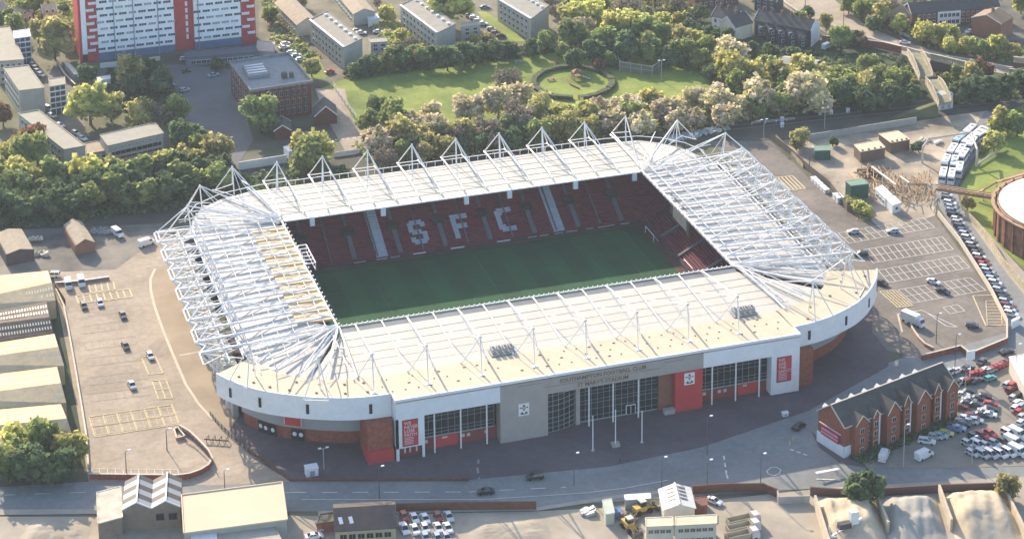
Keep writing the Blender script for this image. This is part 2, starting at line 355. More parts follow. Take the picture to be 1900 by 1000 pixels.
for p, q in (((-62, 66.2, 18.9), (-75, 63.6, 18.8)), ((-75, 63.6, 18.8), (-84, 57.8, 18.8)), ((-84, 57.8, 18.8), (-89, 49, 18.8)), ((56, 66.2, 18.9), (68, 65, 18.8)), ((68, 65, 18.8), (75, 61, 18.8)), ((75, 61, 18.8), (81, 54.5, 18.8)), ((81, 54.5, 18.8), (84.5, 46, 18.8))):
    b.tube(p, q, .13, 4); b.tube(p, (p[0], p[1], 17.2), .1, 4); b.tube(q, (q[0], q[1], 17.2), .1, 4)
b.obj('roof_edge_rail', white, stad)
# inner edge gangways / lights
b = MB()
b.beam((-60, FY-.4, 17.1), (60, FY-.4, 17.1), .7, .35); b.beam((60.2, FY, 17.4), (60.2, NY, 18.7), .5, .3); b.beam((-60.2, FY, 17.4), (-60.2, NY, 18.7), .5, .3); b.beam((-60, NY+.5, 18.6), (60, NY+.5, 18.6), .35, .25)
for i in range(41): b.beam((-60+3*i, FY-.7, 17.0), (-60+3*i, FY-.7, 17.5), .35, .4)
for i in range(80): b.beam((-59+1.5*i, NY+.75, 18.55), (-59+1.5*i, NY+.75, 18.95), .32, .3)
for i in range(26):
    y = FY-1-3*i
    for s in (-1, 1): b.beam((s*59.6, y, iz(y)+.2), (s*59.6, y, iz(y)+.65), .4, .4)
b.obj('roof_edge_gantry', white, stad)
for x in (-50.5, -27.5, 15-15, 14.5, 37, 57.5):    # white boxes hanging under the far edge
    b = MB(); b.box(x-.75, x+.75, FY-1.2, FY-.2, 14.5, 16.9); b.obj('speaker_box', whitepanel, stad)
# end trusses and side trusses
def truss(I, O, h, r, name='roof_truss', nd=5, web=False):
    "one heavy chord above the roof on light inclined legs, narrowing to the inner tip"
    b = MB(); I = Vector(I); O = Vector(O); d = (O-I); L = d.length; U = Vector((0, 0, 1)); side = d.cross(U).normalized()
    a, c, e = I+U*.3*h, I+d*.22+U*h, O+U*h*.55
    for p, q in ((a, c), (c, I+d*.8+U*h), (I+d*.8+U*h, e)): b.tube(p, q, r, 6)
    if h > 1.2:
        k_ = O if web else I+d*.86; b.beam(I+U*.3, k_+U*.25, .45, .6 if web else .35)
        for i in range(nd):
            t = I+d*(.2+.62*(i+.5)/nd)+U*h; x0, x1 = I+d*(.2+.62*i/nd), I+d*(.2+.62*(i+1)/nd)
            b.tube(t, x0+side*.5, r*.3, 3); b.tube(t, x1-side*.5, r*.3, 3)
        b.tube(I+d*.8+U*h, O, r*.3, 4)
    return b.obj(name, white, stad)
def mast(A, O1, O2, I1, I2, base, fan=(), tie=None, r=.23):
    b = MB(); A = Vector(A); b.tube(A, base, r*.85, 6)
    for o in (O1, O2): b.tube(A, o, r*.75, 5)
    b.tube(O1, O2, r*.6, 4)
    for i in (I1, I2): b.tube(A, i, r*.75, 5)
    for f in fan: b.tube(A, f, r*.5, 4)
    b.sphere(A, r*1.5, 0, 6, 4)
    return b.obj('roof_mast', white, stad)
for i in range(-8, 9):                          # far side
    x = 7.5*i; truss((x, 42.5, 17.9), (x-.3 if i % 2 else x, 70, 17.9), 1.0, .26)
for m in range(-4, 4):
    x = 3.75+15*m; mast((x, 64.5, 26.6), (x-3.6, 70.2, 18.2), (x+3.8, 70.2, 18.2), (x-3.75, 50, 18.2), (x+3.75, 44, 18.2), (x, 64.5, 17.5), [(x+3.75, 60, 18.2)])
for m in range(-5, 4):                          # near side: flat truss and inclined boom alternate
    x = 1+15*m
    if m > -5: truss((x-3.7, NY-.2, 18.75), (x-3.7, -66, 17.6), .5, .2)
    b = MB(); A = Vector((x, -72.4, 28)); tip = Vector((x+3.7, NY, 19.0))
    if m > -5: b.tube(A, (x, -73.6, 17.5), .16, 7); b.tube(A, tip, .2, 6); b.tube(A, (x-3.7, -49, 19.1), .16, 5); b.tube(A, (x-3.3, -66, 17.8), .12, 4); b.tube(A, (x+3.4, -66, 17.8), .12, 4); b.sphere(A, .5, 0, 6, 4); b.box(x-.8, x+.8, -74.3, -73, 17.45, 17.6); b.obj('roof_mast', white, stad)
    if m > -5: truss((x+3.7, NY-.2, 18.6), (x+3.7, -66, 17.3), .2, .14)
truss((61, NY-.2, 18.75), (64, -65, 17.6), .5, .3); truss((-60, NY-.2, 18.75), (-61.5, -65, 17.6), .5, .3)
for k in range(13):                             # ends
    y = 39.5+3.4-6.75*k*1.0
    if y < -41: break
    yi = max(NY+.4, min(FY-.6, y*.965))
    truss((60.6, yi, iz(yi)+.35), (97.5, y, 17.7), 1.4, .13, web=True, nd=5)
    truss((-60.6, yi, iz(yi)+.35), (-99.2, y, 17.7), 1.4, .13, web=True, nd=5)
for k in range(7):
    y = 39.5-13.5*k
    for s in (-1, 1):
        if k == 6 and s == -1: continue
        zz = 27; ya, yb = y+3.4, y-3.35; cl = lambda v: max(NY+.5, min(FY-.7, v*.965))
        mast((s*89.5, y, zz), (s*98.6, ya, 18.3), (s*98.6, yb, 18.3), (s*66, cl(ya), 19.6), (s*62, cl(yb), 19.3), (s*88.4, y, 17.3), [(s*86, ya, 19.0), (s*86, yb, 19.0)], r=.25)
# outer lattice between the end trusses
for s in (-1, 1):
    b = MB()
    for k in range(13):
        y = 42.9-6.75*k
        if y < -41: break
        y2 = y-6.75; xo = s*(98.9 if s > 0 else 99.6); xi = s*88.5; z = 17.9
        if k % 2 == 0: b.tube((xo, y, z), (xo, y2, z), .22, 4)
        else: b.tube((xo, y, z), (s*97.3, y-3, z), .2, 4); b.tube((s*97.3, y-3, z), (xo, y2, z), .2, 4)
        b.tube((xo, y, z), (xi, y2, z), .14, 4); b.tube((xi, y, z), (xo, y2, z), .14, 4)
        for xx in (s*92.5, xi): b.tube((xx, y, z), (xx, y2, z), .2, 4)
        b.tube((xo, y, z), (s*93, y, 9), .3, 5); b.tube((s*92.6, y, 17.8), (s*92.6, y, 0), .35, 5)
        b.tube((xo, y, z), (s*93, y2, 12), .18, 4)
    b.obj('outer_lattice', white, stad)
# corner masts and fan trusses
def corner(cx, cy, zi, angs, rad, ro, top, mastangs, h=1.8):
    for a in angs:
        c, s_ = math.cos(R(a)), math.sin(R(a)); truss((cx+1.2*c, cy+1.2*s_, zi+.5), (cx+ro*c, cy+ro*s_, 17.8), h, .15)
    for a in mastangs:
        pt = lambda rr, aa, z: Vector((cx+rr*math.cos(R(aa)), cy+rr*math.sin(R(aa)), z))
        mast(pt(rad, a, top), pt(ro, a-6, 18.2), pt(ro, a+6, 18.2), pt(5, a-3, 18.9), pt(4, a+3, 18.9), pt(rad-.5, a, 17.5), [pt(rad-8, a-5, 19), pt(rad-8, a+5, 19)])
corner(60, FY, 17.3, (88, 60, 42, 20), 23.5, 31, 27, (90-8, 38), 1.1)
corner(-60, FY, 17.3, (102, 122, 142, 155, 166), 26.5, 32, 27, (114, 151), 1.6)
corner(-60, NY, 18.5, (190, 205, 220, 235, 250), 33, 29, 27.5, (), 1.8)
corner(60, NY, 18.5, (-10, -24, -62, -80), 33, 29, 27.5, (), 1.8)
for a, c in ((248, -60), (213, -60), (-72, 60), (-40, 60)):
    pt = lambda rr, aa, z: Vector((c+rr*math.cos(R(aa)), NY+rr*math.sin(R(aa)), z))
    mast(pt(34, a, 27.5), pt(39, a-5, 17.6), pt(39, a+5, 17.6), pt(15, a-6, 20), pt(6, a+5, 20), pt(32.5, a, 17.6), [pt(24, a-6, 19)])
# video screens hanging at the ends
b = MB(); b.box(62.2, 63, 6, 17.5, 10.6, 17.6, 0); o = b.obj('video_screen', mat('screen_back', (.36, .31, .25), .7), stad)
b = MB(); b.box(61.9, 62.2, 3.4, 19.4, 17.1, 17.9); b.box(62, 62.6, 17.9, 19.4, 11, 17.6); b.box(62, 62.6, 3.6, 5.2, 10, 17.6); b.obj('screen_frame', mat('dark_frame', (.09, .09, .09), .6), o)
b = MB(); b.box(62.1, 62.5, 18.2, 19, 12.5, 16.8); b.box(62.1, 62.5, 4.1, 4.8, 11.5, 16.2); b.obj('screen_floodlight', white, o)
b = MB()
for k in range(6): y = 4.0+k*2.6; b.tube((-57.4, y, 19.3), (-60.5, y, 19.3), .16, 4)
b.tube((-57.4, 4, 19.3), (-57.4, 17, 19.3), .2, 4); b.tube((-60.5, 4, 19.3), (-60.5, 17, 19.3), .16, 4); b.tube((-57.4, 4, 19.3), (-57.4, 4, 17), .13, 4); b.tube((-57.4, 17, 19.3), (-57.4, 17, 17), .13, 4); b.tube((-57.4, 4, 17), (-57.4, 17, 17), .13, 4)
b.obj('video_screen', white, stad)
# ---- outer walls behind and at the ends
b = MB()
b.box(-66, 68, 62.5, 64, 0, 16.9); b.box(-92, -90.5, -44, 44, 0, 13.5); b.box(90, 91.5, -44, 44, 0, 13.5)
b.prism([(-66, 62.5), (-66, 64), (-82, 58), (-91.9, 44), (-90.5, 44)], 0, 13.5); b.prism([(68, 62.5), (68, 64), (80, 57), (91.4, 44), (90, 44)], 0, 13.5)
b.obj('outer_wall', grey, stad)
for s in (-1, 1):
    for k in range(12): y = 38-6.75*k; MB().box(s*89.8, s*93.6, y-5.1, y-.4, 13.5, 14.7 if k % 2 else 15.6).obj('concourse_roof', cream, stad)
# ---- curved fascia with concourse below
def curtain(pts, z0, z1, m, name, th=.5, inset=0.0, c=None):
    b = MB(); Q = []
    for x, y in pts:
        cx = -60 if x < 0 else 60; dx, dy = x-cx, y-NY; l = math.hypot(dx, dy); Q.append((x-dx/l*inset, y-dy/l*inset, x-dx/l*(inset+th), y-dy/l*(inset+th)))
    for p, q in zip(Q, Q[1:]):
        b.quad((p[0], p[1], z0), (q[0], q[1], z0), (q[0], q[1], z1), (p[0], p[1], z1)); b.quad((q[2], q[3], z0), (p[2], p[3], z0), (p[2], p[3], z1), (q[2], q[3], z1))
        b.quad((p[0], p[1], z1), (q[0], q[1], z1), (q[2], q[3], z1), (p[2], p[3], z1)); b.quad((p[0], p[1], z0), (q[0], q[1], z0), (q[2], q[3], z0), (p[2], p[3], z0))
    for p in (Q[0], Q[-1]): b.quad((p[0], p[1], z0), (p[2], p[3], z0), (p[2], p[3], z1), (p[0], p[1], z1))
    return b.obj(name, m, stad)
def dense(pts, n=4):
    out = []
    for i in range(len(pts)-1):
        p0 = pts[max(i-1, 0)]; p1 = pts[i]; p2 = pts[i+1]; p3 = pts[min(i+2, len(pts)-1)]
        for k in range(n):
            t = k/n; out.append(tuple(.5*((2*p1[j])+(-p0[j]+p2[j])*t+(2*p0[j]-5*p1[j]+4*p2[j]-p3[j])*t*t+(-p0[j]+3*p1[j]-3*p2[j]+p3[j])*t**3) for j in (0, 1)))
    out.append(pts[-1]); return out
for pts, side in ((dense(LB), -1), (dense(RB), 1)):
    f = curtain(pts, 11.3, 17.9, whitepanel, 'curved_fascia', .45, -.1)
    n = len(pts); sl_ = [(.13, .36, .62, .88), (.12, .38, .66, .9)][side > 0]
    for t in sl_:
        i = int(t*(n-1)); x, y = pts[i]; x2, y2 = pts[i+1]; d = Vector((x2-x, y2-y, 0)).normalized(); nn = Vector((d.y, -d.x, 0)); p = Vector((x, y, 0))+nn*.28
        b = MB(); b.beam(p+Vector((0, 0, 15.6)), p+Vector((0, 0, 12.9)), .6, .9) if False else None
        q = p+d*.8; b.quad((p.x, p.y, 12.9), (q.x, q.y, 12.9), (q.x, q.y, 15.7), (p.x, p.y, 15.7)); w2 = nn*.3
        b.quad((p.x-w2.x, p.y-w2.y, 12.9), (p.x, p.y, 12.9), (p.x, p.y, 15.7), (p.x-w2.x, p.y-w2.y, 15.7)); b.quad((q.x, q.y, 12.9), (q.x-w2.x, q.y-w2.y, 12.9), (q.x-w2.x, q.y-w2.y, 15.7), (q.x, q.y, 15.7))
        b.obj('fascia_slot', dark, f)
    core = pts[:-1] if side < 0 else pts[1:]
    curtain(core, 0, 3.9, brick, 'concourse_brick_wall', .5, 8.0); curtain(core, 3.9, 8.6, grey, 'concourse_cladding', .5, 7.4)
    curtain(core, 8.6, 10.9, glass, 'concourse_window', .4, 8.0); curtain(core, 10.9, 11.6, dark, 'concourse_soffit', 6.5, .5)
# turnstile doors and round lights, red sign on left concourse
pl = dense(LB)
for t, in ((.24,), (.31,), (.52,)):
    i = int(t*(len(pl)-2)); x, y = pl[i]; dx, dy = x+60, y-NY; l = math.hypot(dx, dy); nx, ny = dx/l, dy/l; x -= nx*7.7; y -= ny*7.7; tx, ty = -ny, nx
    b = MB(); b.quad((x-tx*2, y-ty*2, 0), (x+tx*2, y+ty*2, 0), (x+tx*2, y+ty*2, 3.4), (x-tx*2, y-ty*2, 3.4)); b.quad((x-tx*2, y-ty*2, 0), (x-tx*2-nx*.3, y-ty*2-ny*.3, 0), (x-tx*2-nx*.3, y-ty*2-ny*.3, 3.4), (x-tx*2, y-ty*2, 3.4))
    o = b.obj('turnstile_gate', dark, stad)
    for k in (-1, 1):
        b = MB(); c = Vector((x+tx*k*.95+nx*.1, y+ty*k*.95+ny*.1, 1.9)); b.tube(c, c+Vector((nx, ny, 0))*.1, .62, 12); b.obj('gate_disc', white, o)
i = int(.44*(len(pl)-2)); x, y = pl[i]; x2, y2 = pl[i+4]; cxx = lambda X, Y, k: (X-(X+60)/math.hypot(X+60, Y-NY)*k, Y-(Y-NY)/math.hypot(X+60, Y-NY)*k)
(x, y), (x2, y2) = cxx(x, y, 7.0), cxx(x2, y2, 7.0)
b = MB(); b.beam((x, y, 6.3), (x2, y2, 6.3), .3, 3.2); b.obj('red_sign', redpaint, stad); b = MB()
for f_ in (.04, .96): X, Y = x+(x2-x)*f_, y+(y2-y)*f_-.2; b.tube((X, Y, 4.9), (X, Y, 7.7), .14, 4)
b.obj('sign_light', white, stad)
for (p, q) in (((-84, -60, 11.2), (-75.5, -62.5, 7.0)), ((-71.5, -64.5, 11.2), (-74.5, -62.8, 7.0)), ((-92, -50, 11.2), (-88.5, -50, 8))):
    MB().tube(p, q, .2, 5).obj('bracing_strut', white, stad)
# red brick stair tower flanks
b = MB(); b.box(-62.3, -55.5, -78.9, -70, 0, 11.2); b.obj('brick_pier', brick, stad); b = MB(); b.box(-62.6, -55.4, -79.6, -78.9, 0, 3.6); b.box(-62.6, -62.3, -79, -74, 0, 3.6); b.obj('red_hoarding', redpaint, stad)
b = MB(); b.box(62.2, 67.2, -77.6, -70, 0, 11.2); b.obj('brick_pier', brick, stad)
# ---- flat front facade
YS = -80.3
b = MB()
b.box(-54.9, -26, YS, -66, 12.2, 17.2); b.box(-54.9, -47.1, YS, YS+.6, 3.6, 12.2); b.box(-54.9, -54.2, YS, -70, .9 and 3.6, 12.2)
b.box(-54.9, -54.1, YS, YS+.6, 0, 3.6); b.box(-47.8, -47.1, YS, YS+.6, 0, 3.6); b.box(-47.6, -47.1, YS+.6, -76.8, 3.6, 12.2)
b.obj('white_facade', whitepanel, stad); b = MB(); b.box(32.7, 61.7, YS, -66, 12.3, 17.2); b.box(53.2, 61.7, YS, YS+5.5, .4, 12.3)
b.obj('white_facade', whitepanel, stad)
b = MB(); b.box(-55.05, 61.85, YS-.15, YS+.5, 17.2, 18.0); b.box(-55.05, -54.6, YS+.5, -76, 17.2, 18.0); b.box(61.4, 61.85, YS+.5, -76, 17.2, 18.0); b.obj('parapet_trim', white, stad)
b = MB(); b.box(-26, 32.7, YS, -66, 12.3, 17.2); b.box(-26, -12.5, YS, -76.5, 0, 12.3); b.box(-3.6, -2.4, -77.6, -76.9, 0, 12.3); b.obj('stone_facade', stone, stad)
b = MB(); b.box(20.6, 24.6, -77.5, -70, 0, 12.3); b.obj('brick_bay', mat('brown_brick', (.23, .105, .065), .9, .15, 1), stad)
b = MB(); b.box(24.6, 32.7, -79.9, -74, 0, 12.3); b.obj('red_entrance_block', redpaint, stad)
def glazing(x0, x1, y, z0, z1, nx, zs, name='window'):
    b = MB(); b.box(x0, x1, y, y+.3, z0, z1); o = b.obj(name, glass, stad); b = MB()
    for i in range(nx+1): x = x0+(x1-x0)*i/nx; b.box(x-.045, x+.045, y-.15, y-.02, z0, z1)
    for z in zs: b.box(x0, x1, y-.12, y-.03, z-.04, z+.04)
    b.box(x0, x1, y-.2, y-.02, z0-.15, z0+.15); b.obj('mullion', mullion, o)
glazing(-47.1, -26.9, -77.2, 3.9, 12.2, 11, (4.9, 5.9, 8.4, 9.7, 10.7)); glazing(32.7, 53.2, -77.2, 3.9, 12.3, 11, (4.9, 5.9, 8.4, 9.7, 10.7))
glazing(-2.4, 20.6, -76.7, .2, 12.3, 13, (1.6, 3.6, 5.4, 6.4, 8.2, 9.2, 11)); 
b = MB(); mb2 = MB(); arc = [(-12.5, -79.2)]+[(-12.5+8.6*t, -79.2+2.3*t**2.2) for t in (.2, .4, .6, .8, 1)]+[(-3.6, -76.6)]
for p, q in zip(arc, arc[1:]):
    b.quad((*p, .1), (*q, .1), (*q, 12.3), (*p, 12.3)); mb2.beam((p[0], p[1]-.1, .1), (p[0], p[1]-.1, 12.3), .13, .13)
    for z in (.3, 1.6, 3.0, 4.4, 6.3, 8.0, 9.4, 11): mb2.beam((p[0], p[1]-.12, z), (q[0], q[1]-.12, z), .1, .12)
o = b.obj('curved_window', glass, stad); mb2.obj('mullion', mullion, o)
b = MB(); b.box(11.2, 14, -77.05, -76.85, .2, 3); b.obj('entrance_door', white, stad); b = MB(); b.box(11.4, 12.5, -77.12, -77.06, .3, 2.8); b.box(12.7, 13.8, -77.12, -77.06, .3, 2.8); b.obj('door_pane', glass, stad.children[-1])
b = MB(); b.box(-47.1, -26, -76.9, -70, 0, 3.75); b.obj('ground_floor_wall', mat('dull_red_wall', (.22, .05, .05), .8), stad); b = MB(); b.box(32.7, 53.2, -76.9, -70, 0, 3.75); b.obj('ground_floor_wall', MATS['dull_red_wall'], stad); b = MB(); b.box(-54.1, -47.8, -78.6, -75, 0, 3.5); b.obj('ground_floor_wall', mat('dull_red_wall', (.22, .05, .05), .8), stad)
MB().box(-43.5, -37.2, -77.15, -76.93, .2, 3.5).obj('red_mural', redpaint, stad); MB().box(44.5, 51, -77.15, -76.93, .3, 3.6).obj('red_mural', redpaint, stad)
b = MB()
for x0 in (-46.3, -36, -34.5, -29.5, 34, 38.5, 40.2): b.box(x0, x0+.9, -77.1, -76.95, 2.0, 2.9)
b.box(-41.5, -40, -77.3, -77.18, 2.7, 3.2); b.box(46, 47.2, -77.3, -77.18, 2.8, 3.3)
for x0 in (-52.4, -51, -49.2): b.box(x0, x0+.45, -78.8, -78.65, 1.2, 2.6)
b.obj('mural_figure', mat('mural_pale', (.6, .5, .45), .8), stad)
for x in (-44.1, -36.8, -29.5, .1-.5, 6.6, 14.0, 35.8, 42.9, 50.0): MB().tube((x, -79.2, 0), (x, -79.2, 12.35), .22, 8).obj('column', white, stad)
tan = mat('letter_bronze', (.20, .13, .075), .6)
text_mesh('facade_lettering', 'SOUTHAMPTON FOOTBALL CLUB', 1.62, tan, stad, (3.3, YS-.05, 15.6), (1, 0, 0), (0, 0, 1), .12, 'CENTER', .03)
text_mesh('facade_lettering', "ST MARY'S STADIUM", 1.62, tan, stad, (3.3, YS-.05, 13.5), (1, 0, 0), (0, 0, 1), .12, 'CENTER', .03)
b = MB()
for x0, x1, z in ((-21, -14.4, 16.0), (21, 27, 16.0), (-13.5, -7.5, 14.5), (14, 20, 14.5), (-8, 15, 14.55)): b.box(x0, x1, YS-.06, YS-.01, z-.05, z+.05)
b.obj('lettering_rule', tan, stad)
def banner(x0, x1, lines, label):
    b = MB(); b.box(x0, x1, YS-.18, YS-.02, 4.2, 11.6); o = b.obj('banner_sign', redpaint, stad, label); f = MB(); f.box(x0-.12, x1+.12, YS-.12, YS-.005, 4.05, 11.75); f.obj('banner_frame', mat('banner_edge', (.12, .03, .04), .7), o)
    for i, t in enumerate(lines): text_mesh('banner_word', t, 1.28, mat('banner_letter', (.68, .58, .6), .7), o, (x0+.35, YS-.2, 10.8-i*1.15), (1, 0, 0), (0, 0, 1), .05, 'LEFT', .01)
    b = MB()
    for i in range(5): b.box(x0+.4, x0+2.9, YS-.22, YS-.19, 6.5-i*.45, 6.66-i*.45)
    b.obj('banner_rule', mat('banner_letter', (.68, .58, .6)), o)
banner(-53.1, -49, ('WE', 'NEVER', 'LOSE', 'FAITH'), 'red banner reading WE NEVER LOSE FAITH'); banner(54.9, 59.1, ('WE', 'ARE', 'THE', 'SAINTS'), 'red banner reading WE ARE THE SAINTS')
def crest(x0, z0, y):
    b = MB(); b.box(x0, x0+3, y-.15, y, z0, z0+3.5); o = b.obj('crest_panel', white, stad); dk = mat('crest_dark', (.05, .06, .09), .6); b = MB(); Y0, Y1 = y-.22, y-.16
    cx = x0+1.5
    b.tube((cx, Y1, z0+2.9), (cx, Y0, z0+2.9), .32, 10); b.box(cx-1.2, cx-.7, Y0, Y1, z0+2.2, z0+2.5); b.box(cx+.7, cx+1.2, Y0, Y1, z0+2.2, z0+2.5)
    b.add([(cx-.35, Y0, z0+1.9), (cx+.35, Y0, z0+1.9), (cx, Y0, z0+1.35)], [(0, 2, 1)]); b.add([(cx-1.15, Y0, z0+.45), (cx-.2, Y0, z0+.4), (cx-.45, Y0, z0+1.3)], [(0, 1, 2)]); b.add([(cx+.2, Y0, z0+.4), (cx+1.2, Y0, z0+.55), (cx+.55, Y0, z0+1.3)], [(0, 1, 2)]); b.box(cx-.5, cx+.5, Y0, Y1, z0+.35, z0+.6)
    b.obj('crest_emblem', dk, o)
    b = MB()
    for i in range(3): b.box(cx-.55+i*.42, cx-.33+i*.42, Y0+.02, Y1, z0+1.95, z0+2.55)
    b.obj('crest_stripes', redpaint, o)
crest(-20.9, 7.3, YS); crest(27.2, 7.9, -79.9)
# stadium accessories
def goal(px, py, label):
    p = gp(px, py); t = thing('football_goal', label, 'goal', (p.x, p.y, 0), group='goals behind the end line')
    b = MB(); L = 3.66
    b.tube((0, -L, 0), (0, -L, 2.44), .12, 6); b.tube((0, L, 0), (0, L, 2.44), .12, 6); b.tube((0, -L, 2.44), (0, L, 2.44), .12, 6); b.tube((1.8, -L, 0), (1.8, L, 0), .1, 5); b.tube((1.8, -L, 0), (0, -L, 2.3), .08, 5); b.tube((1.8, L, 0), (0, L, 2.3), .08, 5); b.tube((0, -L, 0), (1.8, -L, 0), .1, 5); b.tube((0, L, 0), (1.8, L, 0), .1, 5)
    for v in b.v: pass
    b.obj('goal_frame', white, t, local=True)
    b = MB()
    for i in range(13): y = -L+i*.61; b.tube((0, y, 2.4), (1.8, y, 0), .02, 3)
    for i in range(5): f = i/5; b.tube((1.8*f, -L, 2.4-2.4*f), (1.8*f, L, 2.4-2.4*f), .02, 3)
    b.obj('goal_net', white, t, local=True)
goal(1205, 441, 'white football goal at the far right corner of the pitch'); goal(1277, 503, 'white football goal nearest the red seats at the right touchline')
# ================================================================ GROUND
b = MB(); b.quad((-2500, -1200, -.1), (2500, -1200, -.1), (2500, 3500, -.1), (-2500, 3500, -.1)); tag(b.obj('ground', urban), kind='structure')
S = sheet
S('left_car_park', [(98, 505), (215, 500), (255, 470), (300, 440), (330, 440), (420, 760), (470, 850), (540, 893), (400, 900), (165, 895), (150, 800), (105, 560)], asph2, 0)
S('right_car_park', [(1290, 240), (1430, 262), (1500, 330), (1600, 400), (1640, 430), (1735, 400), (1870, 590), (1870, 615), (1710, 665), (1600, 640), (1590, 560), (1480, 400), (1350, 290)], asph, 0)
S('service_road', [(0, 425), (300, 415), (330, 440), (300, 470), (215, 500), (98, 505), (0, 510)], asph, -.03)
S('road', [(0, 903), (165, 893), (300, 900), (400, 880), (470, 850), (540, 893), (1130, 860), (1300, 825), (1500, 745), (1650, 672), (1700, 655), (1900, 560), (1960, 540), (1960, 890), (1530, 905), (1430, 910), (1000, 940), (590, 948), (420, 948), (0, 948)], road, -.02)
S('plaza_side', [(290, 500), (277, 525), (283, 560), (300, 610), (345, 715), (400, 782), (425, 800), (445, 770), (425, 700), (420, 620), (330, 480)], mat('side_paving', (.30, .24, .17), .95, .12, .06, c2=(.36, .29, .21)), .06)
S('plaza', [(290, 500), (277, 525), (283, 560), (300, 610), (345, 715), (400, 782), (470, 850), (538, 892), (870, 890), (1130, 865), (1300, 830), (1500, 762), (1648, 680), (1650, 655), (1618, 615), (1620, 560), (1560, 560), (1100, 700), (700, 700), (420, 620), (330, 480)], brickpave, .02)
S('yard_left', [(0, 430), (300, 420), (300, 440), (220, 500), (0, 512)], mat('yard_asphalt', (.10, .10, .10), .95, .3, .06, c2=(.22, .20, .17), detail=8), -.01)
S('pavement_front', [(590, 948), (1000, 940), (1150, 917), (1240, 908), (1240, 914), (1150, 924), (1000, 947), (590, 955)], pave, .06)
S('pavement_left', [(0, 945), (420, 943), (420, 950), (0, 955)], pave, .05)
S('works_yard', [(600, 957), (1000, 948), (1250, 935), (1440, 915), (1530, 905), (1960, 880), (1960, 1060), (400, 1060), (440, 955)], dirt, .03)
S('works_yard_left', [(0, 958), (430, 958), (330, 1060), (-60, 1060)], dirt, .02)
S('warehouse_verge_shade', [(104, 545), (114, 600), (124, 650), (136, 720), (150, 800), (158, 868), (146, 868), (128, 780), (112, 690), (98, 600), (96, 560)], mat('verge_painted_shade', (.04, .06, .03), .95, .3, .3), .03)  # dark green strip: shade between warehouse and wall painted into the ground colour
S('park_grass', [(595, 165), (640, 215), (668, 272), (1000, 268), (1280, 240), (1560, 200), (1560, 170), (1500, 140), (1330, 95), (1240, 80), (1000, 100), (880, 90), (680, 130)], grass, .0)
S('railway_bed', [(0, 345), (640, 290), (1100, 250), (1280, 235), (1540, 205), (1900, 170), (1960, 165), (1960, 190), (1760, 215), (1560, 250), (1430, 262), (1280, 262), (1180, 262), (700, 330), (290, 415), (0, 428)], ballast, .02)
S('railway_bed_north', [(1440, 120), (1560, 135), (1700, 130), (1900, 150), (1960, 150), (1960, 165), (1700, 150), (1560, 155), (1440, 140)], ballast, .02)
S('school_yard', [(330, 120), (430, 130), (470, 260), (440, 310), (330, 310), (300, 200), (260, 130)], mat('yard_tarmac', (.16, .16, .17), .95, .12, .08), 0)
S('side_street', [(585, 165), (640, 165), (650, 215), (700, 270), (680, 285), (640, 280), (600, 210)], asph2, .03)
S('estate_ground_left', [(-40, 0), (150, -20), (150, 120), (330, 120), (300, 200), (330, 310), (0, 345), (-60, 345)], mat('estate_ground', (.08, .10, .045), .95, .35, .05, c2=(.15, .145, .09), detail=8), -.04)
S('estate_road_left', [(100, 120), (140, 140), (150, 190), (160, 250), (185, 285), (165, 290), (130, 250), (100, 205), (80, 160)], asph, .01)
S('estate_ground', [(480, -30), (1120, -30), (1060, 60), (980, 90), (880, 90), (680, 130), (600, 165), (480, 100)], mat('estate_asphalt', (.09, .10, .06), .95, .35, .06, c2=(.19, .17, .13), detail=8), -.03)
S('verge_left', [(545, 75), (560, 78), (585, 100), (610, 140), (600, 150), (575, 145), (550, 110)], grass, .02)
S('verge_middle', [(705, 48), (720, 50), (745, 75), (770, 100), (740, 98), (715, 70)], grass, .02)
S('verge_right', [(885, 22), (900, 22), (945, 50), (975, 78), (945, 78), (910, 50)], grass, .02)
S('main_road', [(1430, -40), (1500, -40), (1560, 10), (1610, 50), (1680, 80), (1750, 100), (1960, 140), (1960, 165), (1850, 135), (1740, 118), (1660, 100), (1560, 75), (1490, 40), (1440, 0)], asph2, .04)
S('terrace_street', [(1500, -40), (1960, -60), (1960, 60), (1860, 80), (1780, 70), (1690, 55), (1640, 20), (1560, -10)], mat('street_ground', (.09, .10, .075), .95, .35, .05, c2=(.15, .14, .12)), -.02)
S('cutting_scrub', [(1430, 60), (1560, 80), (1700, 102), (1960, 150), (1960, 170), (1760, 185), (1500, 190), (1400, 120)], mat('scrub_ground', (.045, .065, .03), .95, .4, .15, detail=8), .01)
S('terrace_gardens', [(1230, 40), (1300, 20), (1400, 55), (1540, 80), (1460, 115), (1380, 100)], mat('garden_ground', (.06, .07, .04), .95, .4, .15, detail=8), .015)
S('compound_gravel', [(1440, 262), (1560, 250), (1760, 215), (1830, 205), (1745, 330), (1735, 400), (1640, 430), (1560, 360), (1500, 310)], mat('compound_gravel', (.24, .20, .15), .95, .3, .08, c2=(.40, .34, .26), detail=9), .01)
S('queue_road', [(1830, 205), (1870, 225), (1800, 300), (1775, 350), (1785, 390), (1830, 450), (1900, 540), (1960, 600), (1900, 600), (1870, 590), (1740, 380), (1740, 330)], road, .03)
S('sunlit_path', [(1785, 392), (1800, 395), (1850, 450), (1960, 570), (1960, 620), (1870, 510)], pave, .05)
S('gasholder_grass', [(1870, 210), (1960, 160), (1960, 560), (1850, 450), (1790, 390), (1780, 350), (1810, 300)], grass, .02)
S('hotel_forecourt', [(1580, 850), (1760, 770), (1800, 690), (1830, 660), (1960, 640), (1960, 862), (1780, 868), (1610, 868)], mat('forecourt', (.24, .22, .185), .95, .14, .15, detail=8), .04)
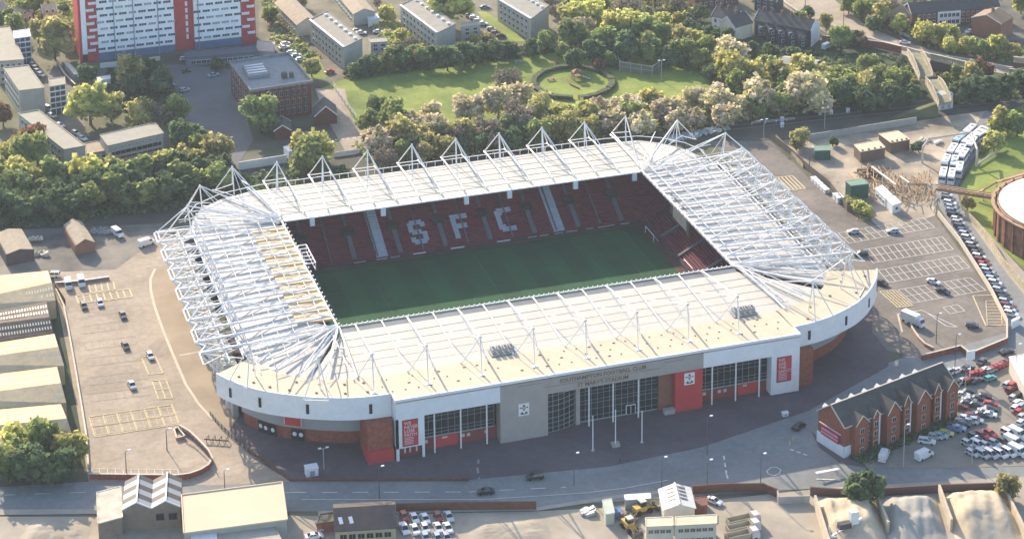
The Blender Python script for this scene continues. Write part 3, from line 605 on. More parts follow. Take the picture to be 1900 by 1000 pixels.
S('corner_paving', [(1505, 800), (1520, 830), (1560, 860), (1610, 868), (1600, 855), (1560, 845)], brickpave, .05)
S('hotel_garden', [(1575, 850), (1770, 768), (1780, 780), (1600, 862)], mat('garden_shrub_ground', (.06, .085, .035), .95, .3, .3), .06)
# road markings
def stroke(name, pts, w_, m, z=.09, dash=None, closed=False):
    b = MB(); P = [gp(x, y, z) for x, y in pts]
    if closed: P.append(P[0])
    for p, q in zip(P, P[1:]):
        L = (q-p).length; d = (q-p)/L; n = Vector((-d.y, d.x, 0))*w_/2; s = 0
        while s < L:
            e = min(L, s+(dash[0] if dash else L)); a = p+d*s; c = p+d*e; b.quad(a-n, c-n, c+n, a+n); s = e+(dash[1] if dash else 1)
    for i, f in enumerate(b.f):
        v = [Vector(b.v[k]) for k in f]
        if (v[1]-v[0]).cross(v[2]-v[0]).z < 0: b.f[i] = f[::-1]
    return tag(b.obj(name, m), kind='structure')
stroke('kerb_line', [(288, 498), (279, 518), (280, 540), (288, 572), (303, 614), (322, 660), (345, 713), (368, 748), (395, 778)], .8, mat('pale_kerb', (.5, .44, .35), .8), .1)
stroke('kerb_line', [(333, 659), (378, 651)], .8, MATS['pale_kerb'], .1)
stroke('road_marking', [(540, 913), (870, 912), (1050, 903)], .35, line, dash=(4, 4)); stroke('road_marking', [(560, 926), (900, 926), (1100, 913)], .25, line)
stroke('road_marking', [(0, 918), (180, 912), (400, 915), (540, 913)], .25, line, dash=(4, 5)); stroke('road_marking', [(1515, 888), (1560, 890)], .5, line); stroke('road_marking', [(1343, 845), (1348, 880), (1352, 892)], .5, line, dash=(2, 1.6))
stroke('road_marking', [(1425, 878), (1423, 873), (1430, 867), (1440, 866), (1449, 871), (1446, 878), (1435, 882)], .3, line, closed=True); stroke('road_marking', [(1466, 833), (1500, 845)], .6, line, dash=(1.2, .8))
stroke('road_marking', [(620, 264), (610, 262), (672, 254)], .8, line, dash=(1.2, 1)); stroke('road_marking', [(1560, -5), (1600, 30), (1640, 55), (1700, 85), (1780, 110)], .3, line, dash=(5, 6))
stroke('road_marking', [(888, 852), (886, 870), (889, 888)], .6, mat('faded_line', (.3, .28, .27), .9), dash=(2, 2)); stroke('road_marking', [(1240, 890), (1160, 905), (1100, 912)], .3, line)
stroke('railway_track', [(0, 392), (290, 352), (640, 318), (700, 315)], .3, mat('rail_steel', (.25, .22, .2), .5), .15); stroke('railway_track', [(0, 400), (290, 362), (420, 340)], .3, MATS['rail_steel'], .15)
stroke('railway_track', [(0, 378), (300, 340)], .3, MATS['rail_steel'], .15); stroke('railway_track', [(1270, 243), (1430, 225), (1620, 205), (1900, 178)], .35, MATS['rail_steel'], .15); stroke('railway_track', [(1270, 250), (1440, 232), (1620, 212), (1900, 186)], .35, MATS['rail_steel'], .15)
def grid(name, A, B, C, n, m, w_=.22, double=True, dd=0):
    "parking bays: A-B along the row, C = other end of first divider"
    A, B, C = gp(*A, .1), gp(*B, .1), gp(*C, .1); b = MB(); D = C-A
    def ln(p, q):
        d = (q-p).normalized(); nn = Vector((-d.y, d.x, 0))*w_/2; b.quad(p-nn, q-nn, q+nn, p+nn)
    ln(A, B); ln(A+D, B+D)
    if double: ln(A+D/2, B+D/2)
    for i in range(n+1): p = A+(B-A)*i/n; ln(p, p+D)
    for i, f in enumerate(b.f):
        v = [Vector(b.v[k]) for k in f]
        if (v[1]-v[0]).cross(v[2]-v[0]).z < 0: b.f[i] = f[::-1]
    return tag(b.obj(name, m), kind='structure')
def z8(x, y): return (1400+x/3.704, 450+y/3.704)
def z7(x, y): return (1400+x/3.704, 230+y/3.704)
grid('bay_markings', z7(575, 750), z7(1160, 645), z7(650, 820), 13, line); grid('bay_markings', z7(745, 865), z7(1290, 775), z7(815, 955), 13, line)
grid('bay_markings', z7(850, 1005), z7(1400, 905), z7(925, 1090), 12, line); grid('bay_markings', z8(985, 325), z8(1480, 240), z8(1090, 415), 11, line)
grid('bay_markings', z8(1295, 445), z8(1395, 425), z8(1345, 490), 2, line, double=False); grid('bay_markings', z8(860, 335), z8(965, 325), z8(985, 445), 5, yline, .4)
grid('bay_markings', z8(1500, 365), z8(1650, 360), z8(1590, 570), 1, yline, .4, False); grid('bay_markings', z8(1590, 400), z8(1600, 570), z8(1690, 400), 8, yline, .25, False)
stroke('car_park_line', [z8(985, 490), z8(1150, 465), z8(1395, 580), z8(1320, 575), z8(1180, 480)], .3, line)
stroke('car_park_line', [z8(985, 490), z8(1015, 615)], .6, MATS['pale_kerb'])
grid('bay_markings', (1436, 330), (1470, 326), (1460, 354), 5, yline, .5, False)
def z6(x, y): return (x/2.5, 600+y/2.5)
grid('bay_markings', z6(412, 432), z6(795, 375), z6(440, 525), 6, yline, .35); grid('bay_markings', z6(425, 440), z6(805, 385), z6(446, 516), 12, yline, .12)
grid('bay_markings', z6(705, 265), z6(770, 260), z6(735, 350), 2, yline, .35); grid('bay_markings', z6(655, 155), z6(720, 150), z6(690, 235), 1, yline, .35, False)
grid('bay_markings', (141, 548), (240, 536), (146, 563), 8, yline, .45, False); grid('bay_markings', (165, 528), (210, 522), (168, 543), 4, yline, .45, False)
grid('bay_markings', z6(425, 672), z6(825, 676), z6(428, 712), 11, line, .16, False)
for i, yy in enumerate((575, 605, 635, 665, 700, 730)):
    grid('bay_markings', (150+i*3, yy), (235+i*8, yy-12), (153+i*3, yy+14), 7, mat('worn_line', (.3, .28, .25), .9), .14, False)
# ================================================================ WALLS AND FENCES
def wall(name, label, cat, pts, h, m, th=.35, cap=None, z0=0, group=None):
    b = MB(); P = [gp(x, y) for x, y in pts]
    for p, q in zip(P, P[1:]): b.beam((p.x, p.y, z0+h/2), (q.x, q.y, z0+h/2), th, h)
    o = b.obj(name, m); tag(o, label, cat, group)
    if cap:
        b = MB()
        for p, q in zip(P, P[1:]): b.beam((p.x, p.y, z0+h+.06), (q.x, q.y, z0+h+.06), th+.15, .12)
        b.obj('coping', cap, o)
    return o
def fence(name, label, pts, h, m, step=3.0, th=.09, z0=0, panel=None, cat='fence', rails=(.95, .5)):
    t = thing(name, label, cat, (0, 0, 0)); P = [gp(x, y, z0) for x, y in pts]; r = MB(); pb = MB(); n = 0
    for p, q in zip(P, P[1:]):
        L = (q-p).length; k = max(1, int(L/step))
        for f in rails: r.beam(p+Vector((0, 0, h*f)), q+Vector((0, 0, h*f)), th, th)
        if panel: pb.beam(p+Vector((0, 0, h*.48)), q+Vector((0, 0, h*.48)), th*.5, h*.92)
        for i in range(k):
            c = p+(q-p)*i/k
            if n < 60: MB().beam(c, c+Vector((0, 0, h)), th*1.6, th*1.6, ).obj('post', m, t)
            n += 1
    r.obj('rail', m, t)
    if panel: pb.obj('fence_panel', panel, t)
    return t
mat('brown_yard_brick', (.17, .075, .05), .9, .2, .8); cap = mat('pale_coping', (.55, .50, .42), .8)
wall('retaining_wall', 'curved red brick wall with pale coping round the bottom end of the left car park', 'wall', [(166, 888), (330, 890), (352, 887), (372, 880), (388, 870), (394, 858), (386, 842), (370, 825), (352, 808), (333, 797)], 1.5, brick, .4, cap)
wall('planter_wall', 'small square brick planter at the tip of the curved car park wall', 'planter', [(323, 800), (330, 797), (343, 813), (328, 817), (323, 800)], .8, mat('pink_brick', (.42, .22, .17), .9), .3, cap)
fence('railing', 'dark railing on top of the curved brick wall of the left car park', [(394, 858), (386, 842), (370, 825), (352, 808), (333, 797)], 1.1, mat('dark_rail', (.12, .11, .1), .6), 1.5, .12, 1.5)
fence('railing', 'dark railing along the plaza edge left of the turnstiles', [(390, 770), (405, 788), (430, 812), (460, 835), (500, 862)], 1.3, MATS['dark_rail'], 2, .13)
wall('boundary_wall', 'long low brick wall between the plaza and the front road', 'wall', [(460, 835), (500, 862), (538, 892), (870, 891)], .7, MATS['brown_yard_brick'], .35)
wall('boundary_wall', 'pale wall along the narrow strip beside the warehouse', 'wall', [(104, 540), (118, 570), (128, 620), (142, 700), (152, 760), (160, 810), (164, 868)], 1.0, cap, .5)
fence('palisade_fence', 'rusty palisade fence beside the warehouse end wall', [(102, 535), (108, 545), (122, 567)], 2.2, mat('rust_brown', (.25, .15, .09), .8), 2, .12, panel=MATS['rust_brown'])
wall('barrier_wall', 'red low wall behind the two white vans in the left car park', 'wall', [(103, 529), (155, 525), (203, 518)], .9, mat('rosy_wall', (.4, .2, .17), .8), .3, white)
wall('yard_wall', 'long red brick wall of the builders yard along the front road', 'wall', [(735, 948), (850, 945), (995, 944)], 2.2, mat('brown_yard_brick', (.17, .075, .05), .9, .2, .8), .35); wall('yard_wall', 'red brick wall right of the white arched shed', 'wall', [(1285, 916), (1340, 912), (1415, 911), (1442, 922)], 2.4, MATS['brown_yard_brick'], .35)
wall('yard_wall', 'grey block wall at the corner of the builders yard by the roundabout', 'wall', [(1442, 922), (1445, 935), (1502, 933)], 2.2, concrete, .35); wall('yard_wall', 'dark brick wall behind the sand bays', 'wall', [(1503, 918), (1560, 922), (1640, 920), (1740, 914), (1860, 910)], 2.4, mat('dark_brick', (.13, .08, .07), .9), .4)
wall('car_park_wall', 'brick wall below the bottom corner of the right car park', 'wall', [(1710, 668), (1782, 650), (1800, 664), (1868, 636), (1868, 600)], 1.6, brick, .4, cap)
wall('car_park_wall', 'long pale wall between the right car park and the row of queued cars', 'wall', [(1740, 400), (1780, 450), (1812, 500), (1840, 545), (1860, 585), (1868, 600)], 1.8, cap, .35)
wall('ramp_wall', 'curved pink wall round the white box truck in the right car park', 'wall', [(1688, 595), (1692, 612), (1704, 630), (1716, 642), (1732, 650)], .9, MATS['rosy_wall'], .4, cap)
wall('path_wall', 'pale ribbed concrete wall beside the gasholder path', 'wall', [(1790, 400), (1815, 425), (1838, 455), (1860, 490), (1885, 520), (1960, 610)], 2.3, mat('tan_concrete', (.42, .36, .25), .85, .3, .8), .35)
wall('railway_wall', 'grey concrete wall above the sidings on the right', 'wall', [(1500, 262), (1560, 253), (1650, 238), (1700, 230)], 2.6, concrete, .3)
fence('security_fence', 'dark security fence between the right car park and the gas compound', [(1435, 263), (1470, 290), (1500, 318), (1540, 350), (1572, 392), (1600, 405)], 2.6, MATS['dark_rail'], 4, .1, panel=mat('fence_mesh_brown', (.13, .11, .09), .9))
fence('security_fence', 'pale wooden fence from the railway corner down the car park edge', [(1440, 258), (1462, 282), (1490, 312)], 1.6, mat('pale_wood', (.42, .34, .24), .8), 3, .15, panel=MATS['pale_wood'])
fence('railway_fence', 'pale railing beside the tracks behind the right stand', [(1420, 230), (1460, 225), (1475, 224)], 1.2, white, 3, .12); fence('railway_fence', 'pale railing beside the tracks nearer the stadium masts', [(1395, 232), (1412, 229)], 1.2, white, 3, .12)
fence('mesh_fence', 'grey mesh fence along the left edge of the park', [(618, 162), (640, 195), (662, 225)], 2.4, steel, 4, .12)
fence('ball_court_fence', 'tall pale mesh fence round the ball court at the back of the park', [(1145, 118), (1150, 132), (1210, 141), (1235, 124)], 4, steel, 4, .14, panel=mat('court_mesh', (.16, .18, .13), .9))
wall('school_wall', 'long white screen wall below the school yard', 'wall', [(443, 316), (532, 302)], 3.0, whitepanel, .3); fence('hoarding', 'pale hoarding at the foot of the side street beside the blossom trees', [(618, 291), (668, 284)], 1.6, whitepanel, 4, .12, panel=whitepanel)
wall('estate_wall', 'dark curved wall round the tower forecourt', 'wall', [(106, 122), (120, 145), (140, 165)], 1.8, mat('dark_brick', (.13, .08, .07)), .4, cap)
wall('street_wall', 'long red brick wall above the railway by the terrace', 'wall', [(1525, 80), (1580, 84), (1640, 92), (1672, 100)], 3, brick, .4, cap)
# ring hedge in the park
b = MB(); n = 44
pts_ring = [gp(1063+73*math.cos(2*math.pi*i/n), 156+29*math.sin(2*math.pi*i/n)) for i in range(n)]
hr = random.Random(5)
for i in range(n):
    if i in (10, 33): continue
    p, q = pts_ring[i], pts_ring[(i+1) % n]; h = 1.25+hr.random()*.3; b.beam((p.x, p.y, h/2), (q.x, q.y, h/2), 1.9+hr.random()*.6, h)
tag(b.obj('circular_hedge', mat('clipped_hedge', (.07, .085, .04), .95, .35, .8)), 'low clipped hedge forming a ring on the park lawn', 'hedge')
stroke('ring_path', [(1063+78*math.cos(a/30*2*math.pi), 156+32*math.sin(a/30*2*math.pi)) for a in range(30)], 2.2, mat('worn_grass', (.15, .18, .06), .95), .04, closed=True)
# ================================================================ BUILDINGS
roofgr = mat('felt_roof', (.30, .285, .25), .95, .12, .3); roofpale = mat('pale_felt_roof', (.36, .34, .28), .95, .1, .3); slate = mat('slate_roof', (.085, .08, .078), .85, .2, .6)
render_ = mat('pale_render', (.42, .42, .38), .9, .08, .4); conc_panel = mat('concrete_panel', (.38, .38, .35), .9, .1, .4); winframe = mat('window_frame', (.65, .66, .66), .6, .05, 1)
towerw = mat('tower_cladding', (.86, .89, .92), .6, .05, .3); towerred = mat('tower_red', (.48, .055, .06), .7, .12, .4); blueband = mat('blue_base', (.10, .19, .32), .7, .15, .3)
tileroof = mat('brown_tile_roof', (.27, .18, .12), .9, .15, .8); tileroof2 = mat('tan_roof', (.36, .30, .23), .9, .15, .5)
_wm = {}
def winmesh(w_, h_, fm, gm, fr=.12, bars=1):
    k = (round(w_, 2), round(h_, 2), fm.name, gm.name, bars)
    if k not in _wm:
        b = MB(); b.box(-w_/2-fr, w_/2+fr, -.06, .1, -h_/2-fr, h_/2+fr, 0); b.box(-w_/2, w_/2, -.1, -.07, -h_/2, h_/2, 1)
        for i in range(1, bars+1): x = -w_/2+w_*i/(bars+1); b.box(x-.04, x+.04, -.13, -.1, -h_/2, h_/2, 0)
        o = b.obj('window', [fm, gm]); _wm[k] = o.data; bpy.data.objects.remove(o)
    return _wm[k]
def windows(t, a, b_, ctr, n, zs, w_=1.3, h_=1.3, fm=None, gm=None, m0=.06, skip=0, name='window', bars=1, rv=None):
    "a row of windows on the wall a->b_ (world xy), facing away from ctr"
    a = Vector((a[0], a[1], 0)); b_ = Vector((b_[0], b_[1], 0)); d = (b_-a).normalized(); nn = Vector((d.y, -d.x, 0)); c = Vector((ctr[0], ctr[1], 0))
    if nn.dot((a+b_)/2-c) < 0: nn = -nn; 
    ang = math.atan2(nn.x, -nn.y)
    me = winmesh(w_, h_, fm or winframe, gm or glass, bars=bars); off = wloc(t)
    for z in zs:
        for i in range(n):
            if rv and rv.random() < skip: continue
            p = a+(b_-a)*(m0+(1-2*m0)*(i+.5)/n)+nn*.1
            o = bpy.data.objects.new(name, me); COL.objects.link(o); o.parent = t; o.location = (p.x-off.x, p.y-off.y, z-off.z); o.rotation_euler = (0, 0, ang)
def block(name, label, cat, A, B, C, h, wm, rm, par=.35, group=None, vents=0, wl=None):
    "flat roofed building: A, B near roof corners and C the far corner above A, surveyed at height h"
    a, b_, c = gp(*A, h), gp(*B, h), gp(*C, h); d = b_+(c-a); ctr = (a+d)/2
    t = thing(name, label, cat, (ctr.x, ctr.y, 0), group=group); P = [a, b_, d, c]; P2 = [(p.x, p.y) for p in P]
    MB().prism(P2, 0, h, 0).obj('wall', wm, t)
    k = MB(); P3_ = [ctr.to_2d()+(Vector(p)-ctr.to_2d())*1.012 for p in P2]; k.prism([(p.x, p.y) for p in P3_], h, h+.25); o = k.obj('roof', rm, t)
    if par:
        e = MB()
        for i in range(4): p, q = P3_[i], P3_[(i+1) % 4]; e.beam((p.x, p.y, h+.25+par/2), (q.x, q.y, h+.25+par/2), .3, par)
        e.obj('parapet', rm, t)
    for i in range(vents):
        f = (i+.5)/vents; p = (a+(c-a)*f)*.25+(b_+(c-a)*f)*.75; MB().box(p.x-.6, p.x+.6, p.y-.6, p.y+.6, h+.25, h+1.0).obj('roof_vent', whitepanel, t)
    return t, P2, ctr
def gable(name, label, cat, a, b_, depth, he, hr_, wm, rm, group=None, chim=0, eave=.3, bm=None):
    "a->b_ world xy along the front eave; ridge parallel to it; depth goes away from the camera"
    a, b_ = Vector((a[0], a[1], 0)), Vector((b_[0], b_[1], 0)); d = (b_-a).normalized(); n = Vector((-d.y, d.x, 0))
    if n.dot(Vector((CF.x, CF.y, 0))) < 0 and depth > 0: n = -n
    c, e = a+n*depth, b_+n*depth; ctr = (a+e)/2; t = thing(name, label, cat, (ctr.x, ctr.y, 0), group=group)
    m = MB(); m.prism([(p.x, p.y) for p in (a, b_, e, c)], 0, he); Z = Vector((0, 0, 1)); ra, rb = (a+c)/2+Z*hr_, (b_+e)/2+Z*hr_
    m.poly([a+Z*he, c+Z*he, ra]); m.poly([b_+Z*he, rb, e+Z*he]); m.obj('wall', wm, t)
    m = MB(); th = Z*.2; sl = (hr_-he)/(depth/2); ov = n*eave; dz = Z*eave*sl; do = d*eave
    for s0, s1, o in ((a, b_, -1), (c, e, 1)):
        p0, p1 = s0+Z*he+ov*o-dz-do, s1+Z*he+ov*o-dz+do; q0, q1 = ra-do, rb+do
        m.quad(p0+th, p1+th, q1+th, q0+th); m.quad(p0, q0, q1, p1); m.quad(p0, p1, p1+th, p0+th); m.quad(p0, p0+th, q0+th, q0); m.quad(p1, q1, q1+th, p1+th)
    m.obj('roof', rm, t)
    if bm:
        k = MB()
        for q, s_ in ((a, -1), (b_, 1)):
            r0 = (ra if s_ < 0 else rb)+d*s_*(eave+.05)+Z*.1; k.beam(q+Z*(he+.1)-ov-dz+d*s_*(eave+.05), r0, .12, .35); k.beam(q+n*depth+Z*(he+.1)+ov-dz+d*s_*(eave+.05), r0, .12, .35)
        k.obj('bargeboard', bm, t)
    for i in range(chim):
        p = ra+(rb-ra)*((i+.5)/chim); k = MB(); k.box(p.x-.5, p.x+.5, p.y-.4, p.y+.4, hr_-.5, hr_+1.5); o = k.obj('chimney', mat('dull_chimney', (.16, .09, .07), .9), t)
        k = MB(); k.tube((p.x-.2, p.y, hr_+1.5), (p.x-.2, p.y, hr_+1.9), .13, 6); k.tube((p.x+.2, p.y, hr_+1.5), (p.x+.2, p.y, hr_+1.9), .13, 6); k.obj('chimney_pot', tileroof, o)
    return t, (a, b_, e, c), ctr
# --- tower block
TX0, TX1, TY = -98.0, -27.6, 247.6; TH = 50
t = thing('tower_block', 'tall white and red residential tower block with blue ground floor', 'tower block', ((TX0+TX1)/2, TY+9, 0))
segs = [(-98, -97, 'r', 0), (-97, -95, 'w', .25), (-95, -90.7, 'r', -.1), (-90.7, -60.4, 'w', .3), (-60.4, -52.4, 'r', -1.2), (-52.4, -33.6, 'w', .3), (-33.6, TX1, 'r', -.1)]
for x0, x1, c_, o_ in segs: MB().box(x0, x1, TY-o_, TY+17, 3.4 if c_ == 'w' else 0, TH).obj('wall', towerw if c_ == 'w' else towerred, t, None if c_ == 'w' else 'red wall')
MB().box(-90.6, -60.5, TY+.1, TY+16, 0, 3.38).obj('blue_base', blueband, t); MB().box(-52.3, -33.7, TY+.1, TY+16, 0, 3.38).obj('blue_base', blueband, t); MB().box(TX0-.3, TX1+.3, TY-.8, TY+17.3, TH, TH+.8).obj('roof', roofgr, t)
rt = random.Random(11); nwin = 0; far_w = MB()
wsets = [(-90.7, -60.4, 8), (-52.4, -33.6, 5)]
grp = winmesh(2.9, .95, towerw, mat('tower_glass', (.05, .08, .14), .2, .3, .4, spec=.6), fr=.05, bars=2)
grp2 = winmesh(2.9, .95, towerw, mat('curtain_glass', (.30, .34, .40), .4, .3, .4), fr=.05, bars=2)
for fl in range(16):
    z = 5.0+fl*2.78
    for x0, x1, n in wsets:
        for i in range(n):
            x = x0+(x1-x0)*(i+.5)/n+(.7 if fl % 2 else -.7)
            if z < 27 and nwin < 100:
                o = bpy.data.objects.new('window', grp if rt.random() < .7 else grp2); COL.objects.link(o); o.parent = t; o.location = Vector((x, TY-.42, z))-wloc(t); nwin += 1
            else: far_w.box(x-1.4, x+1.4, TY-.45, TY-.35, z-.45, z+.45)
    for x0, x1 in ((-90.7, -60.4), (-52.4, -33.6)): pass
o = far_w.obj('upper_windows', MATS['tower_glass'], t); o['kind'] = 'stuff'
for fl in range(16):
    z = 4.6+fl*2.78
    for x in ((-92.4 if fl % 2 else -93.4), (-31.7 if fl % 2 else -29.6)):
        b = MB(); b.box(x-1.5, x+1.5, TY-1.1, TY-.1, z-.1, z+.05); b.box(x-1.5, x+1.5, TY-1.15, TY-1.03, z, z+1.05); b.box(x-1.5, x-1.42, TY-1.1, TY-.1, z, z+1.0); b.box(x+1.42, x+1.5, TY-1.1, TY-.1, z, z+1.0)
        if z < 30: b.obj('balcony', whitepanel, t)
        else: b.obj('balcony', whitepanel, t)
    if z < 30: MB().box(-55.6, -54.7, TY+1.0, TY+1.3, z, z+1.9).obj('stair_window', whitepanel, t)
for x in (-84.2, -76.5, -66.8, -50.7): MB().box(x-.16, x+.16, TY-.62, TY-.3, 0, TH-.5).obj('drainpipe', mat('pipe_grey', (.25, .3, .38), .6), t)
# podium buildings by the tower
t, P, c = block('podium_block', 'low dark podium building in front of the tower right half', 'building', (346, 110), (478, 99), (342, 98), 3.4, mat('podium_wall', (.16, .2, .26), .8), mat('podium_roof', (.13, .14, .17), .9)); windows(t, P[0], P[1], c, 12, (1.8,), 1.8, 1.2)
wall('forecourt_wall', 'white low wall in front of the tower left half', 'wall', [(186, 127), (243, 121)], 2.0, whitepanel, .4); wall('forecourt_wall', 'tan low wall in front of the tower middle', 'wall', [(255, 118), (297, 112)], 1.6, cap, 1.0)
t, P, c = block('garage_block', 'small white box shed among the trees below the tower', 'shed', (181, 152), (205, 148), (180, 145), 3, whitepanel, whitepanel, .1)
t, P, c = block('canopy_building', 'low pale building beside the right foot of the tower', 'building', (476, 96), (508, 98), (478, 78), 3, conc_panel, mat('pinkish_roof', (.5, .4, .36), .8), .2)
t, P, c = block('ramp_shed', 'narrow shed with a pale roof on the tower forecourt at the left', 'shed', (139, 140), (146, 138), (120, 119), 2.6, conc_panel, cream, .1)
# --- estate slabs on the left
def slab(label, A, B, C, h, n1, n2, fl, cat='apartment block', wm=None, rm=None, vents=0, group='flat roofed estate blocks'):
    t, P, c = block('apartment_block', label, cat, A, B, C, h, wm or conc_panel, rm or roofpale, .3, group, vents)
    zs = [h-1.6-2.7*i for i in range(fl)]
    if n1: windows(t, P[0], P[3], c, n1, zs, 1.5, 1.3)
    if n2: windows(t, P[0], P[1], c, n2, zs, 1.0, 1.2)
    return t, P, c
slab('long grey estate block with a tan roof nearest the railway on the left', (119, 279), (158, 272), (34, 213), 9, 12, 0, 3); slab('estate block with plain end wall and white balconies left of the glazed stair tower', (36, 170), (82, 165), (7, 128), 9.5, 9, 0, 3)
slab('estate block with a wide flat roof cut by the left picture edge', (-5, 116), (44, 112), (-30, 55), 9, 0, 4, 3)
for lab, A, B, C in (('blue glazed stair tower with a flat roof beside the leafy yellow tree', (92, 163), (121, 158), (91, 149)), ('blue glazed stair tower with a white roof at the upper left', (27, 73), (56, 69), (25, 60))):
    t, P, c = block('stair_tower', lab, 'stair tower', A, B, C, 11, mat('glazed_wall', (.05, .075, .11), .3), whitepanel if 'white' in lab else roofpale, .2, 'stair towers')
    for z in (2.6, 4.8, 7.0, 9.2): MB().beam((P[0][0], P[0][1], z), (P[1][0], P[1][1], z), .35, .5).obj('floor_band', whitepanel, t)
    for f in (0, .33, .66, 1): p = Vector(P[0])+(Vector(P[1])-Vector(P[0]))*f; MB().beam((p.x, p.y-.05, 0), (p.x, p.y-.05, 11), .2, .2).obj('mullion', whitepanel, t)
t, P, c = block('school_block', 'two storey school block with a tan roof and strip windows below the big yellow tree', 'building', (201, 272), (303, 249), (186, 252), 7.5, conc_panel, roofpale, .2)
windows(t, P[0], P[1], c, 9, (4.4,), 2.4, 1.4); windows(t, P[0], P[1], c, 9, (2.4,), 2.0, .9, gm=mat('maroon_panel', (.15, .03, .04), .6)); windows(t, P[0], P[1], c, 7, (6.5,), .8, .5)
t, P, c = block('link_building', 'single storey link with a tan roof between the estate block and the school block', 'building', (160, 288), (196, 281), (158, 268), 3.6, conc_panel, tileroof2, .2); windows(t, P[0], P[1], c, 5, (2,), 1.2, 1.1)
# --- red brick school
t, P, c = block('brick_school', 'three storey red brick building with a parapet and grey roof beside the tower shadow', 'school', (466, 172), (577, 155), (427, 119), 12, mat('dark_red_brick', (.15, .05, .038), .9, .2, .8), mat('lead_roof', (.22, .24, .26), .8, .15, .4), 1.0)
wt = mat('white_sash', (.45, .46, .46), .6)
windows(t, P[0], P[1], c, 9, (9.7, 6, 2.4), 1.2, 2.1, wt); windows(t, P[0], P[3], c, 8, (9.7, 6, 2.4), 1.1, 2.1, wt)
p = [Vector(q) for q in P]; mid = (p[0]+p[1]+p[2]+p[3])/4
b = MB(); b.box(mid.x-9, mid.x-1, mid.y-4, mid.y+8, 12.3, 13.6); b.obj('roof_lantern', MATS['lead_roof'], t); b = MB()
for i in range(4): b.box(mid.x-8.5, mid.x-1.5, mid.y-2+i*2.6, mid.y-1+i*2.6, 13.6, 13.8)
b.obj('skylight', mat('skylight_pale', (.5, .55, .6), .3), t); b = MB(); b.box(mid.x+3, mid.x+5, mid.y-8, mid.y-6, 12.3, 14.4); b.box(mid.x+6, mid.x+7.5, mid.y-7.5, mid.y-6, 12.3, 14); b.obj('roof_plant', slate, t)
b = MB()
for i in range(10): q = p[0]+(p[1]-p[0])*(.05+.1*i); b.box(q.x-.4, q.x+.4, q.y-.35, q.y+.1, 0, 12.4)
b.obj('brick_pilaster', MATS['dark_red_brick'], t)
A_, B_ = gp(553, 236), gp(585, 232); t, P, c = gable('gabled_annex', 'small dark gabled house with white bargeboards below the brick school', 'house', (B_.x, B_.y), (B_.x+1.5, B_.y+9), 8, 3.5, 7, MATS['dark_red_brick'], slate, bm=white)
A_, B_ = gp(505, 250), gp(520, 262); t, P, c = gable('gabled_annex', 'low dark roofed annex tucked behind trees left of the gabled house', 'house', (A_.x, A_.y-4), (A_.x+1.5, A_.y+4), 6, 3, 5, MATS['dark_red_brick'], slate, bm=white)
block('flat_shed', 'small shed with a bright white roof next to the round yellow green tree', 'shed', (536, 283), (551, 279), (526, 274), 2.8, whitepanel, white, .1)
# --- estate slabs on the right of the tower
for lab, A, B, C, n in (('grey estate block with pale roof ridge beside the pink parked cars', (638, 90), (672, 73), (575, 39), 9), ('grey estate block behind the middle of the park hedge', (811, 63), (845, 46), (743, 12), 9), ('grey estate block at the top beside the blossom tree', (985, 37), (1018, 12), (923, 0), 7)):
    t, P, c = slab(lab, A, B, C, 9.2, n, 0, 3, vents=7, rm=roofgr)
    a, d = Vector(P[0]), Vector(P[3]); MB().beam((a.x, a.y, 9.7), (d.x, d.y, 9.7), .9, .35).obj('gutter_walkway', whitepanel, t)
for lab, A, B, C in (('pale stair block with small balconies beside the first estate block', (688, 81), (719, 79), (684, 73)), ('pale stair block with small balconies beside the second estate block', (857, 52), (891, 48), (855, 45))):
    t, P, c = block('stair_block', lab, 'building', A, B, C, 7, render_, roofpale, .2); windows(t, P[0], P[1], c, 2, (2, 4.4, 6), 1.5, 1.0)
A_, B_ = gp(551, 47, 5), gp(510, 6, 5); t, P, c = gable('terrace_row', 'tan roofed terrace running up behind the tower car park', 'terrace', (A_.x, A_.y), (B_.x, B_.y), 9, 5, 7.5, render_, tileroof2, chim=0); windows(t, P[0], P[1], c, 8, (1.6, 4), 1.1, 1)
A_, B_ = gp(656, 27, 5), gp(612, -25, 5); t, P, c = gable('terrace_row', 'tan roofed terrace with a pale end wall between two estate blocks', 'terrace', (A_.x, A_.y), (B_.x, B_.y), 9, 5, 6.8, render_, tileroof2); windows(t, P[0], P[1], c, 9, (1.6, 4), 1.1, 1)
block('rear_extension', 'low white extension beside the pale terrace end wall', 'shed', (683, 38), (703, 35), (682, 30), 3, whitepanel, whitepanel, .1)
# --- terraces upper right
def trow(label, A, B, h, hr_, depth, wm, n, group='terraced house rows', rm=None, chim=3, zs=(1.6, 4.4), cat='terrace', name='terrace_row'):
    A_, B_ = gp(*A, h), gp(*B, h); t, P, c = gable(name, label, cat, (A_.x, A_.y), (B_.x, B_.y), depth, h, hr_, wm, rm or slate, group, chim, bm=whitepanel); windows(t, P[0], P[1], c, n, zs, 1.0, 1.4); return t, P, c
t, P, c = trow('white rendered house row with dark roof left of the dark terrace', (1321, 30), (1363, 40), 6, 9, 8, whitepanel, 4)
t, P, c = trow('house with a sunlit cream gable wall in the upper right', (1364, 52), (1396, 42), 6, 9.5, 9, mat('cream_render', (.7, .64, .5), .8), 0, chim=1)
t, P, c = trow('dark brick terrace with rear dormers and a white painted end wall', (1400, 38), (1503, 57), 7, 10, 9, mat('sooty_brick', (.075, .07, .075), .9, .2, .6), 11, chim=6)
